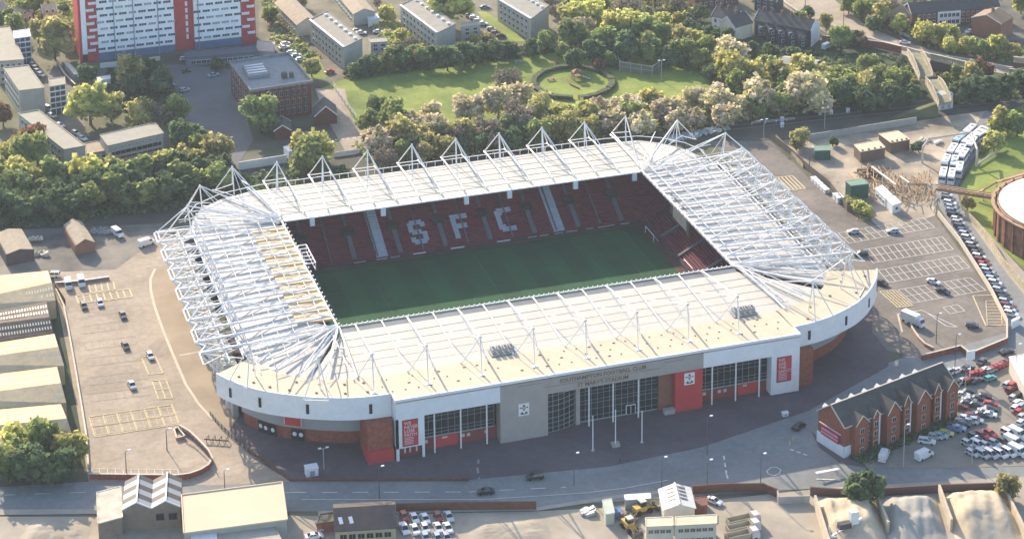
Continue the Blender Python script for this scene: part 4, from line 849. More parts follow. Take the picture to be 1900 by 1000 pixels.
p = P[1]; q = P[2]; b = MB(); b.prism([(p.x+.35, p.y-.3), (p.x+.6, p.y-.3), (q.x+.6, q.y+.3), (q.x+.35, q.y+.3)], 0, 7.2); b.add([(p.x+.6, p.y, 7.2), (q.x+.6, q.y, 7.2), ((p.x+q.x)/2+.6, (p.y+q.y)/2, 10)], [(0, 1, 2)]); b.obj('end_wall', whitepanel, t)
for f in (.2, .38, .56, .74): w_ = p+(P[0]-p)*f; g_ = MB(); g_.prism([(w_.x-1.5, w_.y-4.5), (w_.x+1.5, w_.y-4.0), (w_.x+1.5, w_.y+1), (w_.x-1.5, w_.y+.5)], 0, 5.2); g_.obj('rear_wing', MATS['sooty_brick'], t); windows(t, (w_.x-1.5, w_.y-4.5), (w_.x+1.5, w_.y-4.0), (w_.x, w_.y), 1, (1.6, 4.1), 1.1, 1.3, whitepanel); windows(t, (w_.x-5.5, w_.y-.9), (w_.x-2.5, w_.y-.4), (w_.x, w_.y+3), 1, (5.3,), 1.2, 1.2, whitepanel); k_ = MB(); k_.add([(w_.x-1.6, w_.y-4.6, 5.2), (w_.x+1.6, w_.y-4.1, 5.2), (w_.x+1.6, w_.y+2, 7), (w_.x-1.6, w_.y+1.6, 7)], [(0, 1, 2, 3)]); k_.obj('rear_wing_roof', slate, t)
t, P, c = trow('red brick terrace with bay windows and a white painted pair in the middle', (1692, 26), (1856, 14), 6, 9, 9, mat('plum_brick', (.18, .08, .065), .9, .2, .6), 16, chim=8)
a, d = P[0], P[1]; p, q = a+(d-a)*.29, a+(d-a)*.55; b = MB(); nn = Vector((0, -.35, 0)); b.beam((p.x, p.y-.25, 3), (q.x, q.y-.25, 3), .3, 6); b.obj('white_front', whitepanel, t); windows(t, (p.x, p.y-.4), (q.x, q.y-.4), c, 5, (1.5, 4.4), 1.2, 1.5)
t, P, c = trow('orange brick end house with a tan roof at the right edge', (1858, 45), (1880, 32), 7, 9.5, 13, mat('orange_brick', (.30, .14, .09), .9), 0, chim=1, rm=tileroof)
t, P, c = trow('red roofed brick house left of the bay windowed terrace', (1655, 38), (1688, 30), 5, 8, 9, MATS['plum_brick'], 2, chim=1, rm=tileroof)
t, P, c = trow('dark roofed house by the road at the top beside parked cars', (1400, -2), (1440, 4), 5, 8, 9, MATS['sooty_brick'], 3, chim=2); t, P, c = trow('brick terrace far behind at the top edge above the bare trees', (1290, -4), (1370, -14), 5, 8, 9, MATS['plum_brick'], 7, chim=3)
t, P, c = trow('tan roofed house at the top left corner of the picture', (-20, 25), (14, 18), 5, 7.5, 9, mat('pinkish_brick', (.4, .26, .2), .9), 2, rm=tileroof2, chim=1); t, P, c = trow('tan roofed pair of houses left of the tower among trees', (32, 30), (60, 22), 4, 6.5, 9, MATS['pinkish_brick'], 3, rm=tileroof2, chim=1)
t, P, c = trow('pinkish house just below the top left garden', (80, 25), (105, 22), 4, 6.5, 8, MATS['pinkish_brick'], 2, rm=tileroof2, chim=1)
A_, B_ = gp(1448, 118, 4), gp(1512, 126, 4); t, P, c = gable('workshop', 'long dark blue shed with a pale sloping roof by the railway trees', 'shed', (A_.x, A_.y), (B_.x, B_.y), 8, 4, 5.2, mat('navy_wall', (.05, .07, .12), .8), mat('pale_grey_roof', (.42, .42, .4), .8))
# --- hotel
F0 = Vector((58.4, -116.0)); d = Vector((38, 11)).normalized(); n = Vector((-d.y, d.x)); L, D = 40, 10.4
F = lambda u, v: (F0.x+d.x*u+n.x*v, F0.y+d.y*u+n.y*v)
t = thing('brick_hotel', 'long red brick hotel with front gables and white pipes beside the roundabout', 'hotel', (*F(L/2, D/2), 0)); hb = mat('hotel_brick', (.25, .085, .055), .9, .15, 1)
b = MB(); b.prism([F(0, 0), F(L, 0), F(L, D), F(0, D)], 2.6, 9.2); Z3 = lambda u, v, z: Vector((*F(u, v), z))
b.add([Z3(0, 0, 9.2), Z3(0, D, 9.2), Z3(0, D/2, 13)], [(0, 1, 2)]); b.add([Z3(L, 0, 9.2), Z3(L, D, 9.2), Z3(L, D/2, 13)], [(0, 2, 1)]); b.obj('wall', hb, t)
b = MB(); b.prism([F(-.1, -.1), F(L+.1, -.1), F(L+.1, D+.1), F(-.1, D+.1)], 0, 2.6); b.obj('ground_floor_wall', hb, t); b = MB(); b.prism([F(-.35, 0), F(-.12, 0), F(-.12, D+.1), F(-.35, D+.1)], 0, 3.2); b.prism([F(-.3, -.35), F(2.2, -.35), F(2.2, -.12), F(-.3, -.12)], 0, 3.2); b.obj('white_base', whitepanel, t)
b = MB(); e = .45
b.quad(Z3(-e, -e, 8.95), Z3(L+e, -e, 8.95), Z3(L+e, D/2, 13.15), Z3(-e, D/2, 13.15)); b.quad(Z3(-e, D+e, 8.95), Z3(-e, D/2, 13.15), Z3(L+e, D/2, 13.15), Z3(L+e, D+e, 8.95)); b.obj('roof', slate, t)
b = MB()
for u in (-e, L+e): b.beam(Z3(u, -e, 8.95), Z3(u, D/2, 13.2), .25, .3); b.beam(Z3(u, D+e, 8.95), Z3(u, D/2, 13.2), .25, .3)
b.beam(Z3(-e, -e, 8.9), Z3(L+e, -e, 8.9), .25, .22); b.beam(Z3(-e, D/2, 13.25), Z3(L+e, D/2, 13.25), .35, .2); b.obj('bargeboard', cap, t)
for u, w_, pr, top in ((4.6, 4.6, 1.8, 11.6), (10.2, 2.2, 1.1, 11.2), (15.6, 4.6, 2.2, 12.4), (21.4, 2.4, 1.1, 12.0), (26.6, 4.8, 2.2, 12.4), (32.6, 2.4, 1.1, 12.0), (37.6, 4.2, 1.8, 11.8)):
    b = MB(); b.prism([F(u-w_/2, -pr), F(u+w_/2, -pr), F(u+w_/2, 2), F(u-w_/2, 2)], 0, 9.3); b.add([Z3(u-w_/2, -pr, 9.3), Z3(u+w_/2, -pr, 9.3), Z3(u, -pr, top)], [(0, 1, 2)]); g = b.obj('front_gable', hb, t)
    b = MB(); vb = D/2*(top-9)/4.2+.3
    b.quad(Z3(u-w_/2-.2, -pr-.3, 9.2), Z3(u, -pr-.3, top+.15), Z3(u, vb, top+.15), Z3(u-w_/2-.2, 1, 9.3)); b.quad(Z3(u+w_/2+.2, -pr-.3, 9.2), Z3(u+w_/2+.2, 1, 9.3), Z3(u, vb, top+.15), Z3(u, -pr-.3, top+.15)); b.obj('gable_roof', slate, g)
    b = MB(); b.beam(Z3(u-w_/2-.2, -pr-.35, 9.2), Z3(u, -pr-.35, top+.2), .12, .25); b.beam(Z3(u+w_/2+.2, -pr-.35, 9.2), Z3(u, -pr-.35, top+.2), .12, .25); b.obj('bargeboard', cap, g)
    windows(t, F(u-w_/2, -pr), F(u+w_/2, -pr), F(u, 5), 1, (1.6, 4.4, 7.2), 1.2, 1.3, cap)
for u in (11.8, 23.1, 34.3): MB().beam(Z3(u, -.5, .3), Z3(u, -.5, 9.6), .6, .5).obj('white_pipe_duct', whitepanel, t)
for k in range(5): windows(t, F(2+8*k+6, 0), F(2+8*k+8, 0), F(20, 5), 1, (1.6, 4.4, 7.2), 1.0, 1.2, cap)
b = MB(); b.beam(Z3(-.5, 1.6, 4.6), Z3(-.5, 8.6, 4.6), .25, 2.7); o = b.obj('hotel_sign', mat('crimson_sign', (.45, .03, .07), .5), t, 'crimson sign on the end wall with pale lettering')
b = MB(); sg = random.Random(4)
for r_, zc in ((0, 5.1), (1, 4.1)):
    v = 2.0
    while v < 8.1: wd = .28+sg.random()*.35; b.beam(Z3(-.66, v, zc), Z3(-.66, v+wd, zc), .06, .62 if r_ == 0 else .5); v += wd+.16
b.obj('sign_lettering', mat('sign_letter', (.62, .38, .44), .6), o)
b = MB(); b.beam(Z3(-.55, .8, 6.4), Z3(-.55, 9.4, 6.4), .3, .25); b.obj('sign_light_bar', mat('pink_rail', (.6, .45, .45), .6), t)
for i in range(8): b = MB(); u = 3+i*4.7; b.prism([F(u-.7, D-.2), F(u+.7, D-.2), F(u+.7, D+1.0), F(u-.7, D+1.0)], 8, 9.0); b.add([Z3(u-.9, D+1.05, 9.0), Z3(u+.9, D+1.05, 9.0), Z3(u, D+1.05, 9.9), Z3(u-.9, D-1.5, 9.0), Z3(u+.9, D-1.5, 9.0), Z3(u, D-1.8, 9.9)], [(0, 1, 2), (0, 2, 5, 3), (1, 4, 5, 2)]); b.obj('rear_dormer', white, t)
# --- warehouse on the left : row of parallel spans
gs = mat('warehouse_sheet', (.54, .43, .27), .8, .12, .2, dirt=.2); gd = mat('warehouse_dark_sheet', (.13, .10, .085), .9, .25, .5); sky_l = mat('rooflight', (.68, .66, .52), .5, .1, 1); sky_d = mat('rooflight_dull', (.36, .36, .33), .6)
t = thing('warehouse', 'long multi span warehouse with cream sloping roofs at the left edge', 'warehouse', (-160, 0, 0))
spans = [(511, 502, 545, 524, 575, 557, 'c'), (576, 558, 600, 588, 632, 617, 'd'), (634, 619, 658, 643, 690, 678, 'c'), (692, 680, 724, 710, 756, 747, 'c'), (758, 749, 787, 776, 822, 806, 'c')]
wr = random.Random(2)
for l0, r0, l1, r1, l2, r2, k in spans:
    xs = [89, 96, 103] if k != 'd' else [86, 92, 99]
    if l0 > 620: xs = [101, 108, 119]
    if l0 > 685: xs = [106, 113, 123]
    if l0 > 750: xs = [113, 124, 134]
    a, b1, c1 = gp(xs[0], r0, 6), gp(xs[1], r1, 8.2), gp(xs[2], r2, 6)
    al, bl, cl = gp(-120, l0+ (l0-r0)*1.3, 6), gp(-120, l1+(l1-r1)*1.2, 8.2), gp(-120, l2+(l2-r2)*1.2, 6)
    m = MB(); m.quad(al, a, b1, bl); m.quad(bl, b1, c1, cl); m.poly([a, c1, b1]); m.poly([(a.x, a.y, 0), (c1.x, c1.y, 0), c1, a]); m.poly([(cl.x, cl.y, 0), cl, c1, (c1.x, c1.y, 0)]); m.poly([(al.x, al.y, 0), (a.x, a.y, 0), a, al]); m.poly([al, bl, cl])
    rr = m.obj('roof', gs if k == 'c' else gd, t); m = MB()
    up = Vector((0, 0, .07))
    for (p0, p1, q0, q1, f_) in ((al, a, bl, b1, 0), (bl, b1, cl, c1, 1)):
        nrow = 2
        for rw in range(nrow):
            for i in range(26):
                if k == 'c' and wr.random() < .25: continue
                s = .995-(i+.5)*.024; v0 = .25+.34*rw; fu = lambda s_, v_: (p0.lerp(p1, s_)).lerp(q0.lerp(q1, s_), v_)+up
                m.quad(fu(s, v0), fu(s+.011, v0), fu(s+.011, v0+.17), fu(s, v0+.17))
    m.obj('rooflights', sky_l if (k == 'd' or l0 < 560) else sky_d, rr)
t['label'] = 'long multi span warehouse with cream sloping roofs at the left edge'
# --- sheds in the left yard
A_ = gp(142, 474); t, P, c = gable('garden_shed', 'small gabled shed with a tan roof behind the left car park', 'shed', (A_.x-.3, A_.y+.2), (A_.x-2.2, A_.y+16.5), -6.6, 3.2, 5, mat('brown_boards', (.25, .14, .1), .9), tileroof2)
A_ = gp(5, 490); t, P, c = gable('long_shed', 'dark walled shed with a tan roof at the left edge of the yard', 'shed', (A_.x+1, A_.y-2), (A_.x-1, A_.y+14), -9, 4, 5, slate, tileroof2)
# --- bottom left industrial
t = thing('works_building', 'twin gabled works building with glazed roofs and a brown brick front at the bottom left', 'factory', tuple(gp(285, 980)))
zb = mat('zinc_roof', (.36, .38, .385), .5, .06, .3); b = MB(); a, m_, c = gp(229, 985), gp(283, 982), gp(337, 979); dp = Vector((2.5, 13, 0)); H0, H1 = 6.0, 7.9
front = [a, c, c+dp, a+dp]; b.prism([(p.x, p.y) for p in front], 0, H0)
roofb = MB(); dkb = MB(); whb = MB()
for p, q in ((a, m_), (m_, c)):
    mid = (p+q)/2; Z = Vector((0, 0, 1)); b.poly([p+Z*H0, q+Z*H0, mid+Z*H1]); b.poly([p+dp+Z*H0, mid+dp+Z*H1, q+dp+Z*H0])
    for u, v, za, zc in ((p, mid, H0, H1), (mid, q, H1, H0)):
        for i in range(6):
            f0, f1 = i/6, (i+1)/6; mm = roofb if i % 2 == 0 else dkb; o = Z*.12; mm.quad(u+Z*za+dp*f0+o, v+Z*zc+dp*f0+o, v+Z*zc+dp*f1+o, u+Z*za+dp*f1+o)
        whb.beam(u+Z*(za+.2)-dp*.02, v+Z*(zc+.2)-dp*.02, .25, .3)
    whb.beam(mid+Z*(H1+.2), mid+dp+Z*(H1+.2), .35, .3)
b.obj('wall', mat('brown_stock_brick', (.26, .20, .15), .9, .15, .6), t); roofb.obj('roof', zb, t); dkb.obj('roof_glazing', mat('roof_dark', (.10, .09, .09), .7), t); whb.obj('ridge_flashing', whitepanel, t)
b = MB(); f = m_; windows(t, (m_.x, m_.y), (c.x, c.y), (m_.x, m_.y+6), 2, (3.5,), 1.8, 1.6, slate)
t2, P, c2 = block('lean_to_shed', 'lean to with a pale striped roof left of the twin gabled works', 'shed', (182, 972), (227, 960), (180, 915), 5, mat('brown_stock_brick', (.26, .2, .15)), mat('striped_roof', (.52, .46, .38), .8, .25, .4), .1)
t2, P, c2 = block('flat_warehouse', 'large flat warehouse with a bright cream roof at the bottom left', 'warehouse', (342, 990), (532, 965), (338, 920), 6, conc_panel, mat('cream_flat_roof', (.60, .49, .35), .8, .05, .1), .25)
t2, P, c2 = block('side_store', 'lower grey store in front of the large cream roofed warehouse', 'warehouse', (400, 1055), (540, 1040), (372, 992), 4.5, conc_panel, mat('store_roof', (.42, .38, .32), .9, .1, .5), .1)
t2, P, c2 = block('small_store', 'small white roofed store at the foot of the cream roofed warehouse', 'shed', (357, 1010), (402, 1004), (355, 988), 4.9, whitepanel, whitepanel, .1)
A_, B_ = gp(622, 985, 3.6), gp(734, 978, 3.6); t, P, c = gable('depot_office', 'dark roofed office with a pale brick front beside the front road', 'office', (A_.x, A_.y), (B_.x, B_.y), 12, 3.6, 6.2, mat('buff_brick', (.42, .38, .26), .9, .1, 1), mat('brown_black_roof', (.09, .075, .07), .9, .15, .5))
windows(t, P[0], P[1], c, 6, (1.9,), 1.6, 1.3, mat('buff_brick', (.42, .38, .26)))
for f in (.13, .3): q = P[0]+(P[1]-P[0])*f; MB().add([(q.x-.5, q.y+1.5, 4.6), (q.x+.5, q.y+1.5, 4.6), (q.x+.5, q.y+3.4, 5.4), (q.x-.5, q.y+3.4, 5.4)], [(0, 1, 2, 3)]).obj('skylight', whitepanel, t)
t, P, c = block('low_store', 'low brick store with a flat mossy roof attached left of the dark roofed office', 'shed', (588, 972), (622, 968), (594, 955), 2.6, brick, mat('mossy_roof', (.14, .13, .09), .95), .2)
A_ = gp(1228, 948, 0); t = thing('arched_shed', 'white ridged shed with four skylights a side in the builders yard', 'shed', tuple(A_)); b = MB(); x0, y0 = 1.2, -131.4; u = Vector((7.6, -1.7, 0)); v = Vector((2.3, 9.2, 0)); o = Vector((x0, y0, 0)); Z = Vector((0, 0, 1))
b.prism([(o.x, o.y), ((o+u).x, (o+u).y), ((o+u+v).x, (o+u+v).y), ((o+v).x, (o+v).y)], 0, 4.6); b.poly([o+Z*4.6, o+u+Z*4.6, o+u/2+Z*6]); b.poly([o+v+Z*4.6, o+v+u/2+Z*6, o+v+u+Z*4.6]); b.obj('wall', mat('pale_sheet_wall', (.5, .5, .47), .8), t)
b = MB(); b.quad(o-u*.05-v*.03+Z*4.6, o+u/2-v*.03+Z*6.1, o+u/2+v*1.02+Z*6.1, o-u*.05+v*1.02+Z*4.6); b.quad(o+u/2-v*.03+Z*6.1, o+u*1.05-v*.03+Z*4.6, o+u*1.05+v*1.02+Z*4.6, o+u/2+v*1.02+Z*6.1); rf = b.obj('roof', mat('white_sheet_roof', (.66, .65, .6), .6, .05, .4), t)
for i in range(4):
    for s in (0, 1):
        f = .28+i*.18; g0, g1 = (.18, .42) if s == 0 else (.58, .82); za = lambda g: 4.74+((g if g < .5 else 1-g)+.05)/.55*1.5; b = MB(); b.quad(o+u*g0+v*f+Z*za(g0), o+u*g1+v*f+Z*za(g1), o+u*g1+v*(f+.07)+Z*za(g1), o+u*g0+v*(f+.07)+Z*za(g0)); b.obj('skylight', mat('brown_glass', (.15, .1, .08), .4), rf)
MB().beam(o+u/2-v*.03+Z*6.25, o+u/2+v*1.02+Z*6.25, .4, .25).obj('ridge_cap', white, rf)
for lab, A, B, C, n in (('cream portable office with brown windows in front of the ridged shed', (1199, 978), (1249, 976), (1198, 962), 4), ('longer cream portable office with two window rows right of the shorter one', (1253, 976), (1329, 972), (1254, 960), 6)):
    t, P, c = block('portable_office', lab, 'portable office', A, B, C, 5.4, mat('cream_cabin', (.62, .58, .48), .7, .05, .5), mat('cream_cabin_roof', (.58, .52, .38), .7), .1, 'cream portable offices'); windows(t, P[0], P[1], c, n, (1.5, 4.2), 1.1, .9, MATS['cream_cabin'], mat('brown_glass', (.15, .1, .08)))
t, P, c = block('site_cabin', 'pale green ribbed site cabin left of the blue bin', 'cabin', (1124, 955), (1140, 952), (1118, 929), 3, mat('pale_green_cabin', (.45, .5, .42), .7), MATS['pale_green_cabin'], .05)
t, P, c = block('blue_skip', 'small blue bin beside the pale green site cabin', 'bin', (1141, 952), (1151, 950), (1141, 943), 1.6, mat('blue_paint', (.10, .2, .45), .5), MATS['blue_paint'], .05)
t, P, c = block('lean_to_roof', 'pale flat roofed lean to against the yard wall', 'shed', (1160, 928), (1207, 925), (1159, 919), 2.8, conc_panel, whitepanel, .02)
t, P, c = block('brick_store', 'small roofless red brick store right of the ridged shed', 'shed', (1285, 940), (1312, 938), (1285, 925), 2.2, brick, mat('rust_ground', (.2, .1, .08), .9), .1)
# --- gas compound on the right
for lab, A, B, C, h in (('brick kiosk with a bright flat roof and roof edge studs nearer the car park', (1597, 283), (1642, 275), (1585, 270), 4), ('brick kiosk with a bright flat roof nearer the footbridge', (1653, 266), (1688, 260), (1631, 250), 4)):
    t, P, c = block('substation', lab, 'substation', A, B, C, h, mat('kiosk_brick', (.15, .11, .085), .9), mat('sand_roof', (.66, .54, .36), .8, .05, .3), .1, 'flat roofed substations')
    for i in range(4): p = Vector(P[0])+(Vector(P[1])-Vector(P[0]))*(i+.4)/4; MB().box(p.x-.3, p.x+.3, p.y+.1, p.y+.7, h+.2, h+.7).obj('roof_stud', slate, t)
t, P, c = block('green_container', 'dark green steel store in the gas compound', 'container', (1579, 346), (1612, 342), (1569, 337), 5, mat('green_steel', (.03, .10, .075), .5, .1, .5), mat('green_roof', (.16, .26, .2), .7), .05)
t, P, c = block('green_kiosk', 'small green kiosk by the tree at the compound fence', 'kiosk', (1512, 281), (1541, 280), (1512, 272), 3.4, MATS['green_steel'], MATS['green_roof'], .05)
t, P, c = block('white_cabin', 'white box cabin nearest the green store', 'cabin', (1643, 370), (1656, 364), (1624, 351), 3, whitepanel, white, .05, 'white site cabins'); windows(t, P[0], P[3], c, 3, (1.6,), .7, .7)
t, P, c = block('white_cabin', 'white box cabin with a dark end window', 'cabin', (1656, 382), (1671, 377), (1643, 369), 3, whitepanel, white, .05, 'white site cabins'); windows(t, P[0], P[1], c, 1, (1.7,), 1, .9)
cr = mat('rusty_pipe', (.42, .28, .16), .7, .25, .8); t = thing('gas_pipework', 'tangle of rusty gas pipes and frames in the compound', 'pipework', tuple(gp(1680, 340)))
def zz(x, y, z=0): return gp(1540+x/5, 230+y/5, z)
for p, q, r_ in (((390, 400), (615, 570), .45), ((175, 460), (240, 520), .3), ((650, 490), (740, 550), .45), ((290, 510), (335, 555), .3), ((330, 520), (560, 560), .3), ((740, 560), (900, 560), .3), ((760, 480), (900, 560), .25), ((220, 450), (330, 470), .3), ((620, 640), (720, 690), .3), ((600, 620), (700, 640), .25)):
    MB().tube(zz(*p, 2.2), zz(*q, 2.2), r_, 6).obj('pipe', cream if r_ > .4 else cr, t)
b = MB(); gr = random.Random(8)
for i in range(70):
    x, y = gr.uniform(270, 640), gr.uniform(420, 640)
    if (x-270)/370*.7 > (y-400)/240+.35: continue
    p = zz(x, y); b.tube(p, (p.x, p.y, 2.6), .12, 4); q = zz(x+gr.uniform(-50, 50), y+gr.uniform(-30, 30), gr.uniform(.5, 2.4)); b.tube((p.x, p.y, 2.2), q, .16, 5)
for i in range(80):
    x, y = gr.uniform(620, 950), gr.uniform(480, 720)
    p = zz(x, y); b.tube(p, (p.x, p.y, 2.2), .1, 4); q = zz(x+gr.uniform(-40, 40), y+gr.uniform(-25, 25), gr.uniform(.5, 2.2)); b.tube((p.x, p.y, 2), q, .13, 4)
o = b.obj('pipe_frames', cr, t); o['kind'] = 'stuff'
b = MB()
for i in range(9): p = zz(gr.uniform(290, 480), gr.uniform(430, 520)); b.tube((p.x-1.6, p.y, 1), (p.x+1.4, p.y+.4, 1), .9, 8)
b.obj('pressure_vessel', mat('vessel_brown', (.2, .12, .08), .6), t)
t = thing('pipe_gantry', 'tall bent pipe frame beside the line of coaches', 'pipe gantry', tuple(gp(1712, 305))); pts = [gp(1711, 303), gp(1711, 303)+Vector((0, 0, 6)), gp(1722, 302)+Vector((1, 2, 8)), gp(1800, 285)+Vector((0, 0, 8)), gp(1812, 310)+Vector((0, 0, 6.5)), gp(1812, 310)]
b = MB()
for p, q in zip(pts, pts[1:]): b.tube(p, q, .4, 7)
b.obj('pipe', cap, t); b = MB(); p = gp(1864, 276)
b.tube(gp(1812, 310)+Vector((0, 0, .8)), p+Vector((0, 0, 1.0)), .35, 6); b.obj('ground_pipe', cap, t)
# gasholder
GC = Vector((188.1, -16.5, 0)); GR = 26.6
t = thing('gasholder', 'round gasholder with a white crown and a rusty ribbed wall at the right edge', 'gasholder', tuple(GC)); b = MB(); N = 72
pt = lambda r_, i, z: Vector((GC.x+r_*math.cos(2*math.pi*i/N), GC.y+r_*math.sin(2*math.pi*i/N), z))
for i in range(N): b.quad(pt(GR-1.5, i, 0), pt(GR-1.5, i+1, 0), pt(GR-1.5, i+1, 10.6), pt(GR-1.5, i, 10.6)); 
b.obj('tank_wall', mat('rust_wall', (.22, .10, .065), .9, .3, .4, c2=(.27, .13, .08)), t)
b = MB()
for j in range(7):
    r0, r1 = (GR-2.4)*(1-j/7), (GR-2.4)*(1-(j+1)/7); z0, z1 = 10.8+2.0*(1-(r0/GR)**2), 10.8+2.0*(1-(r1/GR)**2)
    for i in range(N): b.quad(pt(r0, i, z0), pt(r0, i+1, z0), pt(r1, i+1, z1), pt(r1, i, z1)) if r1 > .1 else b.poly([pt(r0, i, z0), pt(r0, i+1, z0), pt(0, i, z1)])
b.obj('crown', white, t, smooth=True)
b = MB()
for i in range(N): b.beam(pt(GR-.6, i, 10.7), pt(GR-.6, i+1, 10.7), 1.2, .3); b.beam(pt(GR-.1, i, 12), pt(GR-.1, i+1, 12), .12, .12); b.beam(pt(GR-2.1, i, 10.6), pt(GR-2.1, i+1, 10.6), .6, .4)
b.obj('gallery', mat('rust_gallery', (.42, .27, .17), .8, .2, 1), t)
for i in range(0, N, 2): b = MB(); b.beam(pt(GR-1.2, i, 0), pt(GR-1.2, i, 11.4), .4, .7); b.beam(pt(GR-1.5, i, 8.8), pt(GR-.3, i, 10.5), .25, .25); b.obj('guide_post', MATS['rust_wall'], t)
for x_, y_ in ((-14, 2), (-10, -8), (-4, -15)): MB().tube((GC.x+x_, GC.y+y_, 12), (GC.x+x_, GC.y+y_, 15.4), .09, 4).obj('vent_pipe', slate, t)
t = thing('pipe_bridge', 'rusty pipe bridge between the compound and the gasholder', 'pipe bridge', tuple(gp(1790, 362))); a, c = gp(1738, 352, 5), gp(1840, 368, 7); b = MB()
for z in (0, 1.5):
    for s in (-.8, .8): b.beam(a+Vector((s*.2, s, z)), c+Vector((s*.2, s, z)), .3, .3)
for i in range(12): p = a.lerp(c, i/12); q = a.lerp(c, (i+1)/12); b.beam(p+Vector((0, -.8, 0)), q+Vector((0, -.8, 1.5)), .15, .15)
b.obj('truss', MATS['rust_gallery'], t); MB().beam(a+Vector((0, 0, .4)), c+Vector((0, 0, .4)), 1.4, .6).obj('pipe_deck', mat('rust_brown', (.25, .15, .09)), t)
t = thing('pipe_bridge', 'curved pale pipe on posts climbing to the gasholder top', 'pipe', tuple(gp(1850, 345))); pp = [gp(1806, 362, 1.5), gp(1826, 352, 4), gp(1850, 338, 8), gp(1905, 322, 11)]; b = MB()
for p, q in zip(pp, pp[1:]): b.beam(p, q, 1.0, .5); b.tube((q.x, q.y, 0), q, .2, 5)
b.obj('walkway', MATS['rust_gallery'], t)
# footbridge
t = thing('footbridge', 'two span footbridge with boarded tan sides over the railway', 'footbridge', tuple(gp(1735, 150))); dk = mat('deck_moss', (.22, .22, .15), .9, .25, .6); sd = mat('bridge_side', (.42, .37, .28), .8, .3, .6)
zd = 6.0
for i, (A, B, C, D_) in enumerate(((gp(1683, 96, zd), gp(1709, 99, zd), gp(1731, 142, zd), gp(1707, 145, zd)), (gp(1717, 149, zd), gp(1740, 147, zd), gp(1765, 188, zd), gp(1742, 194, zd)))):
    b = MB(); th = Vector((0, 0, .5)); b.add([A, B, C, D_, A-th, B-th, C-th, D_-th], [(0, 3, 2, 1), (4, 5, 6, 7), (0, 1, 5, 4), (1, 2, 6, 5), (2, 3, 7, 6), (3, 0, 4, 7)]); b.obj('deck', dk, t)
    for P0, P1 in ((A, D_), (B, C)):
        b = MB(); n_ = 9
        for k in range(n_):
            p, q = P0.lerp(P1, k/n_), P0.lerp(P1, (k+1)/n_); hh = lambda f: 1.2+1.6*math.sin(math.pi*min(1, max(0, f))); b.quad(p, q, q+Vector((0, 0, hh((k+1)/n_))), p+Vector((0, 0, hh(k/n_)))); b.beam(p, p+Vector((0, 0, hh(k/n_))), .25, .25); b.beam(p+Vector((0, 0, hh(k/n_))), q+Vector((0, 0, hh((k+1)/n_))), .3, .25); b.beam(p-Vector((0, 0, .5)), q-Vector((0, 0, .5)), .4, 1.6)
        b.obj('side_truss', sd, t)
p0, p1 = gp(1743, 205), gp(1766, 201); b = MB(); b.beam(p0+Vector((0, 1.5, 5.8)), p1+Vector((0, 1.5, 5.8)), 4, .5)
b.obj('pier_cap', steel, t); b = MB()
for f in (0, .5, 1): p = p0.lerp(p1, f); b.beam(p, p+Vector((0, 0, 5.6)), .4, .4)
for f in (0, .5): p, q = p0.lerp(p1, f), p0.lerp(p1, f+.5); b.beam(p, q+Vector((0, 0, 5.6)), .3, .3); b.beam(q, p+Vector((0, 0, 5.6)), .3, .3)
b.beam(p0, p1, .3, .3); b.obj('pier_brace', white, t); MB().prism([(p0.x, p0.y+.4), (p1.x, p1.y+.4), (p1.x+.4, p1.y+3), (p0.x+.4, p0.y+3)], 0, 5.4).obj('pier_panel', mat('pier_blue', (.45, .5, .6), .7), t)
b = MB(); A, B, C = gp(1655, 222), gp(1742, 192, 5.4), gp(1738, 188, 5.4); E_ = gp(1660, 214); b.poly([A, B, C, E_]); b.poly([A, (B.x, B.y, 0), B]); b.poly([E_, C, (C.x, C.y, 0)]); tag(b.obj('ramp_embankment', mat('ramp_grass', (.13, .14, .07), .95, .2, .2)), kind='structure')
# viaduct and lattice parapets
def lattice(name, label, A, B, h, z, m, n):
    t = thing(name, label, 'parapet', tuple(gp(*A)), group='lattice railway parapets'); a, c = gp(*A, z), gp(*B, z); b = MB(); b.beam(a, c, .4, .4); b.beam(a+Vector((0, 0, h)), c+Vector((0, 0, h)), .8, .4)
    for i in range(n): p, q = a.lerp(c, i/n), a.lerp(c, (i+1)/n); b.beam(p, q+Vector((0, 0, h)), .35, .35); b.beam(q, p+Vector((0, 0, h)), .35, .35)
    b.obj('lattice_girder', m, t); MB().beam(a-Vector((0, 0, z/2)), c-Vector((0, 0, z/2)), .8, z).obj('abutment_wall', mat('dark_brick', (.13, .08, .07)), t)
tanl = mat('tan_lattice', (.42, .37, .28), .8, .15, .6)
tanl = mat('tan_lattice', (.5, .44, .33)); lattice('lattice_bridge', 'tan lattice parapet left of the road bridge pier', (1727, 112), (1795, 128), 2.6, 4, tanl, 16); lattice('lattice_bridge', 'tan lattice parapet beyond the curve of the road', (1795, 128), (1840, 132), 2.4, 4, tanl, 10); lattice('lattice_bridge', 'tan lattice parapet at the right edge of the picture', (1872, 140), (1940, 148), 2.6, 4, tanl, 14); lattice('lattice_bridge', 'short tan lattice parapet above the right edge one', (1880, 116), (1940, 122), 2.2, 4, tanl, 12)
wall('bridge_parapet', 'long pale concrete parapet of the main road above the railway', 'parapet', [(1450, 5), (1500, 40), (1560, 62), (1620, 78), (1690, 96), (1725, 106), (1800, 116), (1870, 130), (1940, 140)], 1.4, cap, .6)
wall('bridge_parapet', 'pale concrete parapet along the far side of the main road', 'parapet', [(1535, -20), (1590, 20), (1640, 50), (1690, 72)], 1.0, cap, .4)
